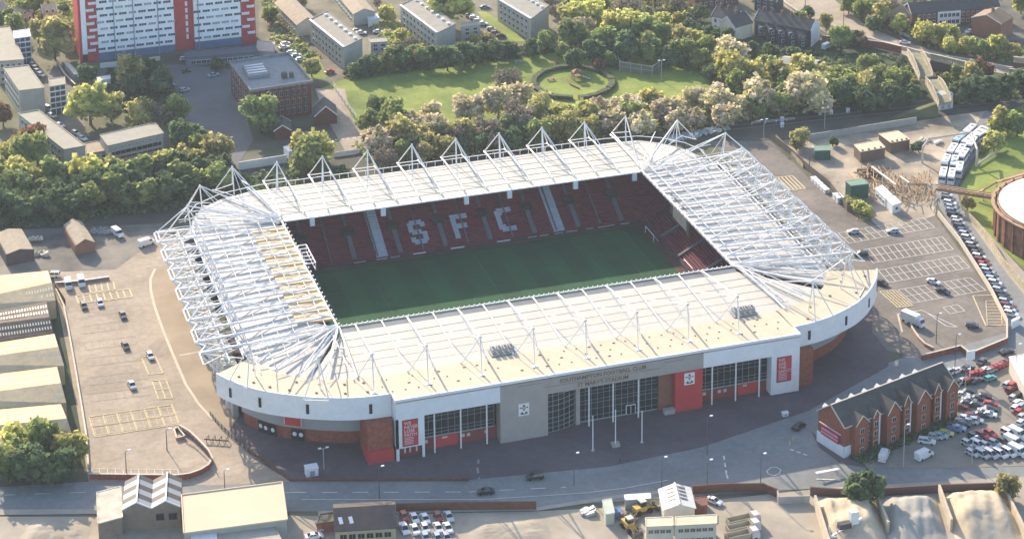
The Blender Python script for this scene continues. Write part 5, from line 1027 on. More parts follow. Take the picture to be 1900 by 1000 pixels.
# ================================================================ TREES
def leafmat(name, c, c2=None, tr=.55): return mat(name, c, .75, .3, .9, c2, coords='obj', detail=3, obj_rand=.16, trans=tr, spec=.2)
bark = mat('bark', (.10, .075, .055), .95, .2, 2)
KIND = {  # crown colour names used in labels: (leaf materials light/dark, density, leaf size)
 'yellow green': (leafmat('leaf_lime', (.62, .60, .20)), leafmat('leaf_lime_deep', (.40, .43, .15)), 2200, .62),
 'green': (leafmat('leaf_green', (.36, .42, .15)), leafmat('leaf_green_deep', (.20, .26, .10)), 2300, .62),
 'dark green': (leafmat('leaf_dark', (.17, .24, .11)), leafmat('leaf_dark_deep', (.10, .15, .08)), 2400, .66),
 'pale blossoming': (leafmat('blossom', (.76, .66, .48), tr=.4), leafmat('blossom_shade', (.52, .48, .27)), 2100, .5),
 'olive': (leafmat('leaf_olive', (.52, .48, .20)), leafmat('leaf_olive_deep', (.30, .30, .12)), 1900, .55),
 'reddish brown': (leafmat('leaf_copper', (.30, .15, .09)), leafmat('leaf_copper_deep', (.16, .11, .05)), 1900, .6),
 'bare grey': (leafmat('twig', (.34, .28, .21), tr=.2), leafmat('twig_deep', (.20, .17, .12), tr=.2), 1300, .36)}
def crown_mesh(kind, seed, tall=1.0):
    m1, m2, n, ls = KIND[kind]; r = random.Random(seed); b = MB()
    lobes = []
    for i in range(r.randint(14, 22)):
        th = r.random()*2*math.pi; ph = math.acos(r.uniform(-.45, 1)); rr = r.uniform(.45, .78)
        lobes.append((Vector((math.sin(ph)*math.cos(th)*rr, math.sin(ph)*math.sin(th)*rr, math.cos(ph)*rr*tall)), r.uniform(.14, .40), r.random() < .4))
    lobes.append((Vector((0, 0, 0)), .55, True))
    tot = sum(l[1]**2 for l in lobes)
    for c, lr, dk in lobes:
        k = int(n*lr*lr/tot)
        for j in range(k):
            d = Vector((r.gauss(0, 1), r.gauss(0, 1), r.gauss(0, 1))).normalized(); p = c+d*lr*(r.random()**.33)*r.choice((1, 1, 1.1, 1.4)); p.z = max(p.z, -.62)
            nrm = (d+Vector((r.gauss(0, .7), r.gauss(0, .7), r.gauss(0, .7)))).normalized(); s = ls*.15*r.uniform(.6, 1.35); u = nrm.cross(Vector((.3, .2, 1))).normalized()*s; v = nrm.cross(u).normalized()*s*r.uniform(.6, 1.1)
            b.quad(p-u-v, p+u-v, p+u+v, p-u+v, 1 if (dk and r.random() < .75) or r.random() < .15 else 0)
    o = b.obj('crown', [m1, m2]); me = o.data; bpy.data.objects.remove(o); return me
def trunk_mesh(seed):
    r = random.Random(seed); b = MB(); b.tube((0, 0, -1.25), (0, 0, -.4), .07, 6, r2=.045, cap=False)
    for i in range(6): a = i*1.05+r.random(); e = Vector((math.cos(a)*.55, math.sin(a)*.55, r.uniform(.0, .5))); b.tube((0, 0, -.5), e, .035, 5, r2=.01, cap=False)
    b.tube((0, 0, -.45), (.05, 0, .5), .04, 5, r2=.01, cap=False)
    o = b.obj('trunk', bark); me = o.data; bpy.data.objects.remove(o); return me
CM = {k: [crown_mesh(k, i*17+len(k), t_) for i, t_ in enumerate((.85, 1.0, 1.2))] for k in KIND}; TM = [trunk_mesh(i) for i in range(3)]
TREES = []
def tree(p, rad, kind, ht=None, where='', group=None, bush=False):
    "p on the ground, rad crown radius, ht height of the crown centre"
    ht = ht if ht is not None else rad*1.25
    TREES.append((Vector(p), rad, kind, ht, where, group, bush))
def treepx(x, y, rpx, kind, where, group=None, bush=False, hf=.95):
    "x, y surveyed crown centre in the photograph, rpx its half width"
    p = gp(x, y, 5); rad = rpx/ppm(p)*1.1; ht = rad*hf; p = gp(x, y, ht); tree((p.x, p.y, 0), rad, kind, ht, where, group, bush)
def belt(poly, sp, kinds, where, group, rad=(3, 4.6), seed=0, n=200, hf=1.1):
    r = random.Random(seed); P = [gp(x, y) for x, y in poly]; xs = [p.x for p in P]; ys = [p.y for p in P]; out = []; tries = 0
    def inside(x, y):
        c = False
        for i in range(len(P)):
            a, b_ = P[i-1], P[i]
            if (a.y > y) != (b_.y > y) and x < (b_.x-a.x)*(y-a.y)/(b_.y-a.y)+a.x: c = not c
        return c
    while tries < 9000 and len(out) < n:
        tries += 1; x, y = r.uniform(min(xs), max(xs)), r.uniform(min(ys), max(ys))
        if inside(x, y) and all((x-a)**2+(y-c)**2 > sp*sp for a, c in out): out.append((x, y)); rd = r.uniform(*rad); tree((x, y, 0), rd, r.choice(kinds), rd*hf*r.uniform(.9, 1.2), where, group)
T = treepx
Wn = 'behind the far stand'; Wg = 'trees in the wood behind the far stand'
for x, y, r_, k in ((700, 262, 30, 'pale blossoming'), (740, 250, 30, 'olive'), (775, 262, 26, 'olive'), (810, 240, 28, 'pale blossoming'), (850, 245, 28, 'olive'), (872, 200, 30, 'pale blossoming'), (905, 250, 30, 'bare grey'), (925, 190, 30, 'pale blossoming'), (958, 178, 28, 'pale blossoming'), (960, 225, 34, 'bare grey'), (1005, 215, 30, 'olive'), (1000, 250, 28, 'green'), (1040, 215, 26, 'yellow green'), (1050, 240, 26, 'olive'),
    (1090, 215, 28, 'yellow green'), (1110, 200, 24, 'pale blossoming'), (1130, 225, 26, 'olive'), (1165, 200, 32, 'pale blossoming'), (1190, 230, 28, 'olive'), (1210, 190, 24, 'yellow green'), (1235, 205, 28, 'pale blossoming'), (1255, 225, 22, 'olive'), (1285, 185, 24, 'pale blossoming'), (1290, 220, 22, 'olive'), (1330, 185, 30, 'pale blossoming'), (1345, 215, 26, 'olive'), (1375, 200, 22, 'olive'),
    (1405, 180, 34, 'pale blossoming'), (1440, 190, 24, 'olive'), (1500, 175, 38, 'pale blossoming'), (1520, 165, 24, 'yellow green'), (1460, 175, 22, 'pale blossoming'),
    (735, 215, 26, 'green'), (700, 200, 20, 'green'), (680, 225, 20, 'green'), (765, 225, 22, 'olive'), (800, 210, 22, 'olive')):
    T(x, y, r_, 'pale blossoming' if k == 'olive' and y < 240 and (x < 860 or x > 1080) else k, Wn, Wg)
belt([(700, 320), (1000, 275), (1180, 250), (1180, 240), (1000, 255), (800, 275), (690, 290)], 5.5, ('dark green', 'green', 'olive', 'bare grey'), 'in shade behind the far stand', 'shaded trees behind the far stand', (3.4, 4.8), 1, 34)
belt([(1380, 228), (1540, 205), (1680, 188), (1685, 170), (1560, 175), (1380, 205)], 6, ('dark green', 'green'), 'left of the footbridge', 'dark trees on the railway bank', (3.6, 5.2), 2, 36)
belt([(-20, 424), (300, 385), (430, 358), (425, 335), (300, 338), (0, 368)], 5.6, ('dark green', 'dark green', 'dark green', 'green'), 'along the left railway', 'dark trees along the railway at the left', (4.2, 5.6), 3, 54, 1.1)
Lw = 'on the sunlit left railway edge'; Lg = 'sunlit trees of the left railway belt'
for x, y, r_, k in ((-5, 335, 34, 'green'), (40, 330, 36, 'yellow green'), (95, 335, 34, 'green'), (165, 325, 34, 'yellow green'), (205, 318, 28, 'yellow green'), (255, 320, 34, 'green'), (300, 308, 28, 'yellow green'), (60, 290, 40, 'green'), (55, 265, 30, 'reddish brown'), (20, 285, 22, 'yellow green'), (355, 300, 20, 'olive'), (400, 285, 28, 'olive'), (370, 270, 20, 'green'), (335, 290, 18, 'olive')):
    T(x, y, r_, k, Lw, Lg)
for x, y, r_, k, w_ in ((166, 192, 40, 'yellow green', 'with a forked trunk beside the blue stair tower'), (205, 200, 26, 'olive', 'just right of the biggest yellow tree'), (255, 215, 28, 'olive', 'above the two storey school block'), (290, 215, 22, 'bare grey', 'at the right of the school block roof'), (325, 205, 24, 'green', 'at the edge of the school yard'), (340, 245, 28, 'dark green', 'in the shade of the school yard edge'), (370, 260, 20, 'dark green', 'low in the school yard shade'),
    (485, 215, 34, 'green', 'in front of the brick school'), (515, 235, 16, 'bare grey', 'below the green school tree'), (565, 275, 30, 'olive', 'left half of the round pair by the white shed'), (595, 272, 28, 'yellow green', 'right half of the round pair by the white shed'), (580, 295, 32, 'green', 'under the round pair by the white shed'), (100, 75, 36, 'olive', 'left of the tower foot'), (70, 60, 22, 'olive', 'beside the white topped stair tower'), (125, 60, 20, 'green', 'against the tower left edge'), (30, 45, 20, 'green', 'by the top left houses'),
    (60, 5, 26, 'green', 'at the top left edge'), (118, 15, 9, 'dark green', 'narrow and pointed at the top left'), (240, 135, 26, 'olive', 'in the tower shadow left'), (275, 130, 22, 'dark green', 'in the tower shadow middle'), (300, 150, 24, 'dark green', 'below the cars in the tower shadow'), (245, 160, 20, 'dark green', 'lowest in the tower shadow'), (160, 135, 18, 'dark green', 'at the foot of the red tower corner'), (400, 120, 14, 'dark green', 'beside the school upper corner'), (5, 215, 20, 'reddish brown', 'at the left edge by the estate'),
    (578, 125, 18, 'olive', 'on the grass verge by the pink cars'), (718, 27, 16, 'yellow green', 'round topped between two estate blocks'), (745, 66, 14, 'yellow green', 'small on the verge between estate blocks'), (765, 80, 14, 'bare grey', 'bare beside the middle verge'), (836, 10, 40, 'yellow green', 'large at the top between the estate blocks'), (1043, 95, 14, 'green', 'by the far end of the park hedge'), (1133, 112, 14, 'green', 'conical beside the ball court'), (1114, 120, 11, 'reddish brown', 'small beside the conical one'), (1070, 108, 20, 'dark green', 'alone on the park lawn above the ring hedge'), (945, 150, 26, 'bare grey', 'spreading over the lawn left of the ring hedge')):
    T(x, y, r_, k, w_)
Pw = 'in the park hedge line'; Pg = 'trees of the park hedge line'
for x, y, r_, k in ((665, 128, 16, 'dark green'), (690, 120, 20, 'dark green'), (715, 112, 20, 'green'), (745, 108, 20, 'dark green'), (772, 106, 14, 'reddish brown'), (770, 95, 12, 'green'), (795, 108, 22, 'dark green'), (830, 108, 24, 'dark green'), (862, 100, 22, 'dark green'), (890, 98, 20, 'dark green'), (903, 78, 14, 'olive'), (920, 95, 20, 'dark green'), (945, 92, 18, 'dark green'), (985, 88, 16, 'dark green'), (1010, 78, 18, 'green'), (880, 75, 12, 'olive')):
    T(x, y, r_, k, Pw, Pg)
Nw = 'in the wood above the park'; Ng = 'trees of the wood above the park'
for x, y, r_, k in ((1060, 65, 26, 'green'), (1085, 55, 24, 'pale blossoming'), (1065, 32, 30, 'yellow green'), (1100, 30, 26, 'yellow green'), (1165, 15, 30, 'bare grey'), (1145, 50, 30, 'yellow green'), (1175, 42, 28, 'yellow green'), (1195, 62, 26, 'green'), (1120, 75, 26, 'green'), (1160, 85, 28, 'dark green'), (1200, 90, 26, 'green'), (1230, 40, 18, 'yellow green'), (1262, 38, 16, 'yellow green'), (1228, 70, 24, 'green'), (1258, 78, 24, 'olive'), (1285, 72, 18, 'yellow green'), (1265, 100, 22, 'green'),
    (1310, 88, 24, 'green'), (1300, 110, 20, 'green'), (1355, 95, 30, 'pale blossoming'), (1345, 115, 24, 'olive'), (1358, 130, 30, 'yellow green'), (1392, 142, 26, 'yellow green'), (1375, 155, 26, 'green'), (1100, 95, 22, 'dark green'), (1240, 105, 20, 'dark green'), (1135, 95, 18, 'dark green'), (1320, 135, 18, 'dark green'), (1425, 120, 18, 'green'), (1440, 135, 20, 'olive'), (1455, 150, 18, 'green')):
    T(x, y, r_, k, Nw, Ng)
Rw = 'in the right railway cutting'; Rg = 'trees along the railway cutting'
for x, y, r_, k in ((1490, 128, 28, 'olive'), (1530, 145, 22, 'olive'), (1560, 150, 20, 'green'), (1580, 150, 20, 'yellow green'), (1613, 125, 22, 'green'), (1627, 148, 20, 'yellow green'), (1645, 165, 22, 'green'), (1675, 152, 16, 'green'), (1695, 155, 9, 'yellow green'), (1610, 165, 24, 'olive'), (1570, 175, 24, 'dark green'), (1600, 185, 24, 'dark green'), (1650, 180, 24, 'dark green'), (1690, 175, 20, 'dark green'), (1755, 145, 9, 'yellow green'), (1775, 138, 14, 'green'), (1800, 150, 26, 'olive'), (1825, 132, 18, 'reddish brown'), (1788, 168, 22, 'dark green'), (1830, 165, 26, 'dark green'), (1865, 160, 24, 'dark green'), (1895, 150, 24, 'dark green'), (1520, 160, 18, 'green'),
    (1560, 70, 24, 'green'), (1585, 70, 14, 'dark green'), (1485, 35, 14, 'green'), (1533, 40, 14, 'olive'), (1597, 75, 14, 'bare grey'), (1500, 22, 12, 'dark green')): T(x, y, r_, k, Rw, Rg)
Qw = 'beyond the main road'; Qg = 'trees on the verge beyond the main road'
for x, y, r_, k in ((1575, 10, 16, 'green'), (1600, 20, 20, 'green'), (1635, 30, 22, 'olive'), (1650, 10, 20, 'bare grey'), (1672, 45, 18, 'yellow green'), (1715, 62, 20, 'yellow green'), (1740, 66, 20, 'yellow green'), (1765, 62, 16, 'yellow green'), (1762, 85, 16, 'yellow green'), (1795, 85, 18, 'yellow green'), (1825, 92, 16, 'green'), (1850, 84, 20, 'yellow green'), (1880, 95, 16, 'olive'), (1620, 45, 14, 'dark green')): T(x, y, r_, k, Qw, Qg)
for x, y, r_, k, w_ in ((1858, 225, 24, 'yellow green', 'tall beside the top end of the coach line'), (1845, 262, 20, 'yellow green', 'lower beside the coach line'), (1888, 232, 22, 'green', 'at the right edge above the gasholder lawn'), (1487, 254, 18, 'olive', 'at the corner of the compound fence'), (1478, 268, 12, 'olive', 'small at the compound fence corner'), (1545, 262, 10, 'dark green', 'small between the kiosks and the fence'), (1705, 272, 12, 'dark green', 'small right of the flat roofed kiosks'), (1595, 385, 14, 'yellow green', 'shrubby below the dark green store'), (1610, 392, 12, 'yellow green', 'shrubby at the compound lower corner'), (1795, 378, 14, 'olive', 'under the rusty pipe bridge'),
    (1610, 905, 34, 'dark green', 'dark and domed beside the sand bays'), (1605, 888, 12, 'green', 'bright tuft on top of the domed one'), (1868, 905, 22, 'olive', 'bushy at the right end of the sand bays'), (30, 825, 38, 'yellow green', 'brightest at the end of the warehouse'), (85, 818, 40, 'green', 'middle of the clump below the warehouse'), (125, 830, 34, 'yellow green', 'right of the clump below the warehouse'), (10, 860, 36, 'green', 'at the left edge by the road'), (60, 862, 38, 'dark green', 'shaded near the road at the left'), (115, 865, 34, 'dark green', 'shaded by the car park corner')):
    T(x, y, r_, k, w_)
Fw = 'among the far houses'; Fg = 'trees among the far houses'
for x, y, r_, k in ((1215, -8, 24, 'bare grey'), (1260, 8, 16, 'bare grey'), (1300, 22, 16, 'dark green'), (1320, 62, 14, 'dark green'), (1350, 65, 14, 'dark green'), (1390, 95, 16, 'dark green'), (1430, 100, 16, 'dark green'), (1470, 98, 14, 'dark green'), (1020, 5, 14, 'bare grey'), (1030, 22, 12, 'bare grey'), (1110, 5, 22, 'green'), (1060, 5, 16, 'green'), (15, 30, 14, 'green'), (500, 30, 14, 'green'), (560, 2, 12, 'bare grey'), (1830, 0, 14, 'bare grey'), (1895, 8, 18, 'yellow green'), (700, 8, 10, 'bare grey'), (1275, 50, 14, 'dark green'), (1420, 62, 10, 'green')): T(x, y, r_, k, Fw, Fg)
# low scrub: ground cover nobody could count, one mass for each area
def scrub(name, poly, n, hmax, m1, m2, seed, size=.55):
    r = random.Random(seed); P = [gp(x, y) for x, y in poly]; xs = [p.x for p in P]; ys = [p.y for p in P]; b = MB(); k = 0
    def inside(x, y):
        c = False
        for i in range(len(P)):
            a, d = P[i-1], P[i]
            if (a.y > y) != (d.y > y) and x < (d.x-a.x)*(y-a.y)/(d.y-a.y)+a.x: c = not c
        return c
    while k < n:
        x, y = r.uniform(min(xs), max(xs)), r.uniform(min(ys), max(ys)); k += 1
        if not inside(x, y): continue
        h = hmax*(.25+.75*abs(math.sin(x*.31+seed)*math.cos(y*.27+x*.05)))*r.uniform(.6, 1); rr = r.uniform(.8, 2.2)
        for j in range(9):
            a = r.random()*6.28; q = rr*math.sqrt(r.random()); z = h*math.sqrt(max(0, 1-(q/rr)**2))*r.uniform(.6, 1)+.1
            nrm = Vector((math.cos(a)*q/rr+r.gauss(0, .5), math.sin(a)*q/rr+r.gauss(0, .5), .8)).normalized(); s = size*r.uniform(.5, 1.3); u = nrm.cross(Vector((.3, .9, .1))).normalized()*s; v = nrm.cross(u)*r.uniform(.6, 1); c = Vector((x+math.cos(a)*q, y+math.sin(a)*q, z)); b.quad(c-u-v, c+u-v, c+u+v, c-u+v, 1 if r.random() < .4 else 0)
    return tag(b.obj(name, [m1, m2]), kind='stuff')
GD, GDD, GG, GGD, GL = MATS['leaf_dark'], MATS['leaf_dark_deep'], MATS['leaf_green'], MATS['leaf_green_deep'], MATS['leaf_olive']
scrub('railway_scrub', [(1430, 108), (1560, 118), (1690, 128), (1700, 175), (1560, 190), (1400, 200), (1420, 150)], 1500, 3.0, GD, GG, 1)
scrub('railway_scrub', [(1735, 135), (1960, 158), (1960, 178), (1770, 192), (1745, 165)], 900, 3.0, GD, GG, 2)
scrub('garden_scrub', [(1240, 20), (1310, 48), (1400, 92), (1530, 96), (1680, 108), (1690, 125), (1440, 112), (1300, 85), (1230, 60)], 1500, 2.4, GDD, GD, 3)
scrub('verge_scrub', [(1540, -20), (1600, 0), (1680, 40), (1740, 60), (1800, 72), (1900, 90), (1960, 110), (1960, 128), (1800, 104), (1700, 80), (1620, 40)], 1500, 2.2, GG, GD, 4)
scrub('bank_scrub', [(0, 345), (300, 325), (430, 330), (640, 312), (640, 335), (300, 392), (0, 430)], 2200, 3.0, GD, GDD, 5)
scrub('bank_scrub', [(660, 275), (1000, 235), (1190, 225), (1380, 200), (1560, 180), (1560, 198), (1380, 225), (1180, 250), (700, 312)], 2200, 3.0, GD, GL, 6)
scrub('hedge_scrub', [(640, 135), (700, 122), (800, 108), (900, 98), (1010, 85), (1030, 95), (960, 108), (860, 118), (700, 142), (650, 150)], 900, 2.6, GDD, GD, 7)
scrub('wood_scrub', [(1050, 70), (1200, 70), (1300, 110), (1420, 160), (1380, 185), (1300, 140), (1200, 108), (1060, 105)], 1300, 2.6, GD, GG, 8)
scrub('hotel_shrubs', [(1580, 850), (1768, 768), (1776, 778), (1604, 860)], 500, 1.2, GDD, GD, 9, .35)
scrub('compound_shrubs', [(1572, 368), (1590, 372), (1622, 398), (1600, 408)], 160, 1.8, GL, GG, 10)
scrub('estate_shrubs', [(200, 130), (290, 130), (320, 160), (330, 210), (370, 260), (400, 300), (340, 310), (310, 230), (240, 210), (190, 180)], 1300, 2.0, GDD, GD, 11)
scrub('estate_shrubs', [(0, 0), (140, -10), (140, 60), (60, 50), (0, 60)], 500, 1.6, GG, GL, 12)
scrub('estate_shrubs', [(480, -20), (560, -20), (570, 40), (560, 75), (600, 110), (560, 120), (510, 80)], 350, 1.5, GD, GL, 15)
scrub('estate_shrubs', [(690, 40), (735, 40), (800, 95), (760, 105), (710, 80)], 250, 1.4, GG, GL, 16)
scrub('estate_shrubs', [(1570, 20), (1660, -30), (1960, -50), (1960, -10), (1700, 20)], 500, 1.8, GG, GD, 17)
scrub('house_gardens', [(1000, -30), (1280, -40), (1280, 30), (1180, 40), (1060, 40)], 900, 2.2, GL, GD, 13)
scrub('gas_lawn_edge', [(1845, 215), (1960, 170), (1960, 200), (1865, 250), (1812, 300), (1822, 270)], 500, 2.0, GG, GL, 14)
# emit trees; labels rank each colour within its place
cnt = {}; order = sorted(TREES, key=lambda t_: t_[0].dot(CR)); tot = {}
for t_ in order: tot[(t_[2], t_[4])] = tot.get((t_[2], t_[4]), 0)+1
rt = random.Random(9)
for p, rad, kind, ht, where, group, bush in order:
    k = (kind, where); i = cnt.get(k, 0); cnt[k] = i+1
    lab = '%s tree %s' % (kind, where) + ((', %s such from left' % nth(i)) if tot[k] > 1 else '')
    t = thing('tree', lab, 'tree', (p.x, p.y, 0), rt.random()*6.28, group); j = rt.randrange(3)
    sx = rad*rt.uniform(.95, 1.12)
    o = bpy.data.objects.new('crown', CM[kind][j]); COL.objects.link(o); o.parent = t; o.location = (0, 0, ht); o.scale = (sx, rad*rt.uniform(.95, 1.12), rad*rt.uniform(.9, 1.1))
    o = bpy.data.objects.new('trunk', TM[j]); COL.objects.link(o); o.parent = t; o.location = (0, 0, ht); o.scale = (rad, rad, max(ht/1.25, .1))
# ================================================================ VEHICLES
CC = {'white': (.74, .75, .76), 'silver': (.46, .48, .50), 'black': (.025, .027, .03), 'dark grey': (.08, .085, .095), 'red': (.46, .04, .035), 'dark red': (.20, .03, .03), 'blue': (.06, .12, .28), 'pale blue': (.35, .45, .55), 'teal': (.08, .38, .38), 'yellow': (.55, .48, .12)}
cm = {k: mat('car_paint_'+k.replace(' ', '_'), v, .28, .03, 1, spec=.6) for k, v in CC.items()}
tyre = mat('tyre', (.02, .02, .02), .9); lampm = mat('lamp_glass', (.7, .7, .68), .2); tailm = mat('tail_lamp', (.4, .02, .02), .3); cglass = mat('car_glass', (.015, .02, .028), .12, .1, 1, spec=.7); taxi = mat('bumper', (.06, .06, .065), .7)
DIM = {'hatchback': (4.0, 1.75, 1.48), 'saloon': (4.6, 1.8, 1.45), 'estate car': (4.7, 1.84, 1.62), 'van': (5.6, 2.05, 2.35), 'minivan': (4.5, 1.85, 1.85), 'coach': (8.8, 2.5, 3.1), 'pickup': (5.2, 1.9, 1.75)}
PROF = {'hatchback': ([(-.5, .35), (-.49, .62), (-.46, .66), (.26, .68), (.46, .56), (.5, .45), (.5, .25), (-.5, .22)], [(-.47, .66), (-.42, .98), (.02, 1), (.26, .67)]),
        'saloon': ([(-.5, .4), (-.49, .66), (-.3, .68), (.22, .68), (.46, .56), (.5, .44), (.5, .24), (-.5, .22)], [(-.36, .67), (-.2, .98), (.04, 1), (.24, .67)]),
        'estate car': ([(-.5, .35), (-.49, .62), (-.46, .64), (.24, .65), (.46, .55), (.5, .44), (.5, .22), (-.5, .2)], [(-.48, .63), (-.43, .97), (.04, 1), (.25, .64)]),
        'minivan': ([(-.5, .3), (-.49, .56), (-.47, .58), (.32, .58), (.47, .5), (.5, .4), (.5, .2), (-.5, .18)], [(-.48, .57), (-.45, .97), (.1, 1), (.33, .57)]),
        'van': ([(-.5, .18), (-.5, .96), (-.48, 1), (.18, 1), (.23, .97), (.34, .6), (.47, .5), (.5, .38), (.5, .16), (-.5, .14)], None),
        'coach': ([(-.5, .12), (-.5, .97), (-.49, 1), (.40, 1), (.43, .96), (.5, .52), (.5, .12)], None),
        'pickup': ([(-.5, .3), (-.5, .56), (.3, .58), (.47, .5), (.5, .4), (.5, .22), (-.5, .2)], [(-.12, .57), (-.08, .97), (.1, 1), (.28, .57)])}
def loftprof(b, prof, L, H, y0, y1, m=0):
    "profile of (x fraction, z fraction); half width y0 at the bottom, y1 at the top"
    zs = [p[1] for p in prof]; zl, zh = min(zs), max(zs); hw = lambda z: y0+(y1-y0)*((z-zl)/(zh-zl)); n = len(prof)
    A = [(x*L, -hw(z), z*H) for x, z in prof]; B_ = [(x*L, hw(z), z*H) for x, z in prof]
    b.add(A+B_, [tuple(range(n-1, -1, -1)) if True else 0, tuple(range(n, 2*n))]+[(i, (i+1) % n, n+(i+1) % n, n+i) for i in range(n)], m)
    return b
CARS = {}
def car(kind, colour):
    k = (kind, colour)
    if k in CARS: return CARS[k]
    L, W, H = DIM[kind]; paint = cm[colour]; body, cab = PROF[kind]; t = bpy.data.objects.new(kind.replace(' ', '_') if kind != 'saloon' else 'saloon_car', None); t.empty_display_size = .5
    def ad(mb, name, m, par=t): o = mb.obj(name, m, None); o.parent = par; COL.objects.unlink(o); return o
    b = loftprof(MB(), body, L, H, W/2, W/2*.96 if cab else W/2*.92)
    fixn(b); ad(b, 'body', paint)
    if cab:
        b = loftprof(MB(), cab, L, H, W/2*.94, W/2*.72); fixn(b); g = ad(b, 'windows', cglass)
        c1, c2 = cab[1], cab[2]; b = MB(); w_ = W/2*.735; b.box(c1[0]*L-.04, c2[0]*L+.04, -w_, w_, H*.965, H*1.005)
        for s in (-1, 1):
            for f in (cab[0], cab[3]): pass
            b.beam((cab[0][0]*L, s*W*.46, cab[0][1]*H), (c1[0]*L, s*w_, H*.98), .1, .1); b.beam((cab[3][0]*L, s*W*.46, cab[3][1]*H), (c2[0]*L, s*w_, H*.98), .09, .09); b.beam(((c1[0]+c2[0])/2*L, s*W*.47, cab[0][1]*H), ((c1[0]+c2[0])/2*L, s*w_, H*.98), .09, .09)
        ad(b, 'roof', paint)
    elif kind == 'van':
        b = MB(); b.quad((.235*L, -W*.42, .94*H), (.235*L, W*.42, .94*H), (.345*L, W*.44, .615*H), (.345*L, -W*.44, .615*H)); 
        for s in (-1, 1): b.quad((.12*L, s*W*.492, .62*H), (.31*L, s*W*.492, .62*H), (.235*L, s*W*.475, .9*H), (.12*L, s*W*.475, .9*H))
        for v in range(len(b.v)): x, y, z = b.v[v]; b.v[v] = (x+.02, y*1.02, z+.02)
        ad(b, 'windscreen', cglass)
    else:
        b = MB()
        for s in (-1, 1): b.box(-.47*L, .46*L, s*W*.49-.02, s*W*.49+.02, .58*H, .8*H)
        b.quad((.502*L+.03, -W*.42, .58*H), (.502*L+.03, W*.42, .58*H), (.46*L+.03, W*.41, .84*H), (.46*L+.03, -W*.41, .84*H)); ad(b, 'windows', cglass)
        ad(MB().box(-.33*L, -.23*L, -.45, .45, H, H+.2), 'roof_hatch', mat('hatch_grey', (.3, .33, .36))); ad(MB().box(.05*L, .12*L, -.45, .45, H, H+.12), 'roof_hatch', MATS['hatch_grey'])
    wr_ = .32 if H < 2 else (.36 if H < 3 else .5)
    for x in (-.3, .31):
        for s in (-1, 1): b = MB(); b.tube((x*L, s*(W/2-.2), wr_), (x*L, s*(W/2+.02), wr_), wr_, 9); ad(b, 'wheel', tyre)
    for s in (-1, 1): ad(MB().box(.485*L, .503*L, s*W*.4-.16, s*W*.4+.16, .42*H if kind != 'coach' else .25*H, .5*H if kind != 'coach' else .3*H), 'headlight', lampm); ad(MB().box(-.505*L, -.493*L, s*W*.42-.12, s*W*.42+.1, .42*H, .54*H), 'tail_light', tailm)
    CARS[k] = t; return t
def fixn(b):
    "orient the faces of a convex lump outwards"
    c = Vector((0, 0, 0))
    for v in b.v: c += Vector(v)
    c /= len(b.v)
    for i, f in enumerate(b.f):
        p = [Vector(b.v[k]) for k in f]; n = (p[1]-p[0]).cross(p[2]-p[0]); m = sum(p, Vector((0, 0, 0)))/len(p)
        if n.dot(m-c) < 0: b.f[i] = f[::-1]
ANON = {'saloon': 'saloon car'}
def put(kind, colour, x, y, ang, label, group=None, z=0.06):
    "stand a vehicle at a surveyed ground point; ang is its world heading in degrees"
    src = car(kind, colour); p = gp(x, y); o = src.copy(); COL.objects.link(o); o.location = (p.x, p.y, z); o.rotation_euler = (0, 0, R(ang)); o.name = src.name.split('.')[0]
    tag(o, label, ANON.get(kind, kind), group)
    for ch in src.children: c = ch.copy(); COL.objects.link(c); c.parent = o; c.name = ch.name.split('.')[0]
    return o
def wang(x0, y0, x1, y1): a, c = gp(x0, y0), gp(x1, y1); return math.degrees(math.atan2(c.y-a.y, c.x-a.x))
LOT = []
def rowcars(specs, ang, where, group):
    "specs: (kind, colour, x, y)"
    cn = {}; tt = {}
    for s in specs: tt[(s[0], s[1])] = tt.get((s[0], s[1]), 0)+1
    for s in sorted(specs, key=lambda s_: s_[2]+s_[3]*.001):
        k = (s[0], s[1]); i = cn.get(k, 0); cn[k] = i+1; a = ang if len(s) < 5 else s[4]
        lab = '%s %s %s' % (s[1], ANON.get(s[0], s[0]), where)+((', %s such from left' % nth(i)) if tt[k] > 1 else '')
        put(s[0], s[1], s[2], s[3], a, lab, group)
# left car park
for kd, c_, x, y, a, lab in (('van', 'white', 127, 533, -90, 'left white van by the red low wall in the left car park'), ('van', 'white', 151, 528, -90, 'right white van by the red low wall in the left car park'), ('minivan', 'white', 98, 514, 160, 'white car tucked behind the warehouse corner'),
    ('hatchback', 'dark grey', 156, 571, -88, 'dark hatchback below the two white vans'), ('hatchback', 'white', 186, 566, -88, 'white hatchback in the upper part of the left car park'), ('saloon', 'dark grey', 228, 588, -86, 'dark saloon right of the white hatchback in the left car park'),
    ('saloon', 'black', 233, 645, -84, 'black saloon in the middle of the left car park'), ('hatchback', 'white', 279, 664, -84, 'white hatchback by the kerb line in the left car park'), ('saloon', 'silver', 245, 718, -84, 'silver saloon nearest the yellow bays in the left car park'), ('van', 'white', 272, 455, 20, 'white van against the left end of the stadium'), ('van', 'white', 218, 437, -70, 'small white van beside the dark fence in the left yard')): put(kd, c_, x, y, a, lab)
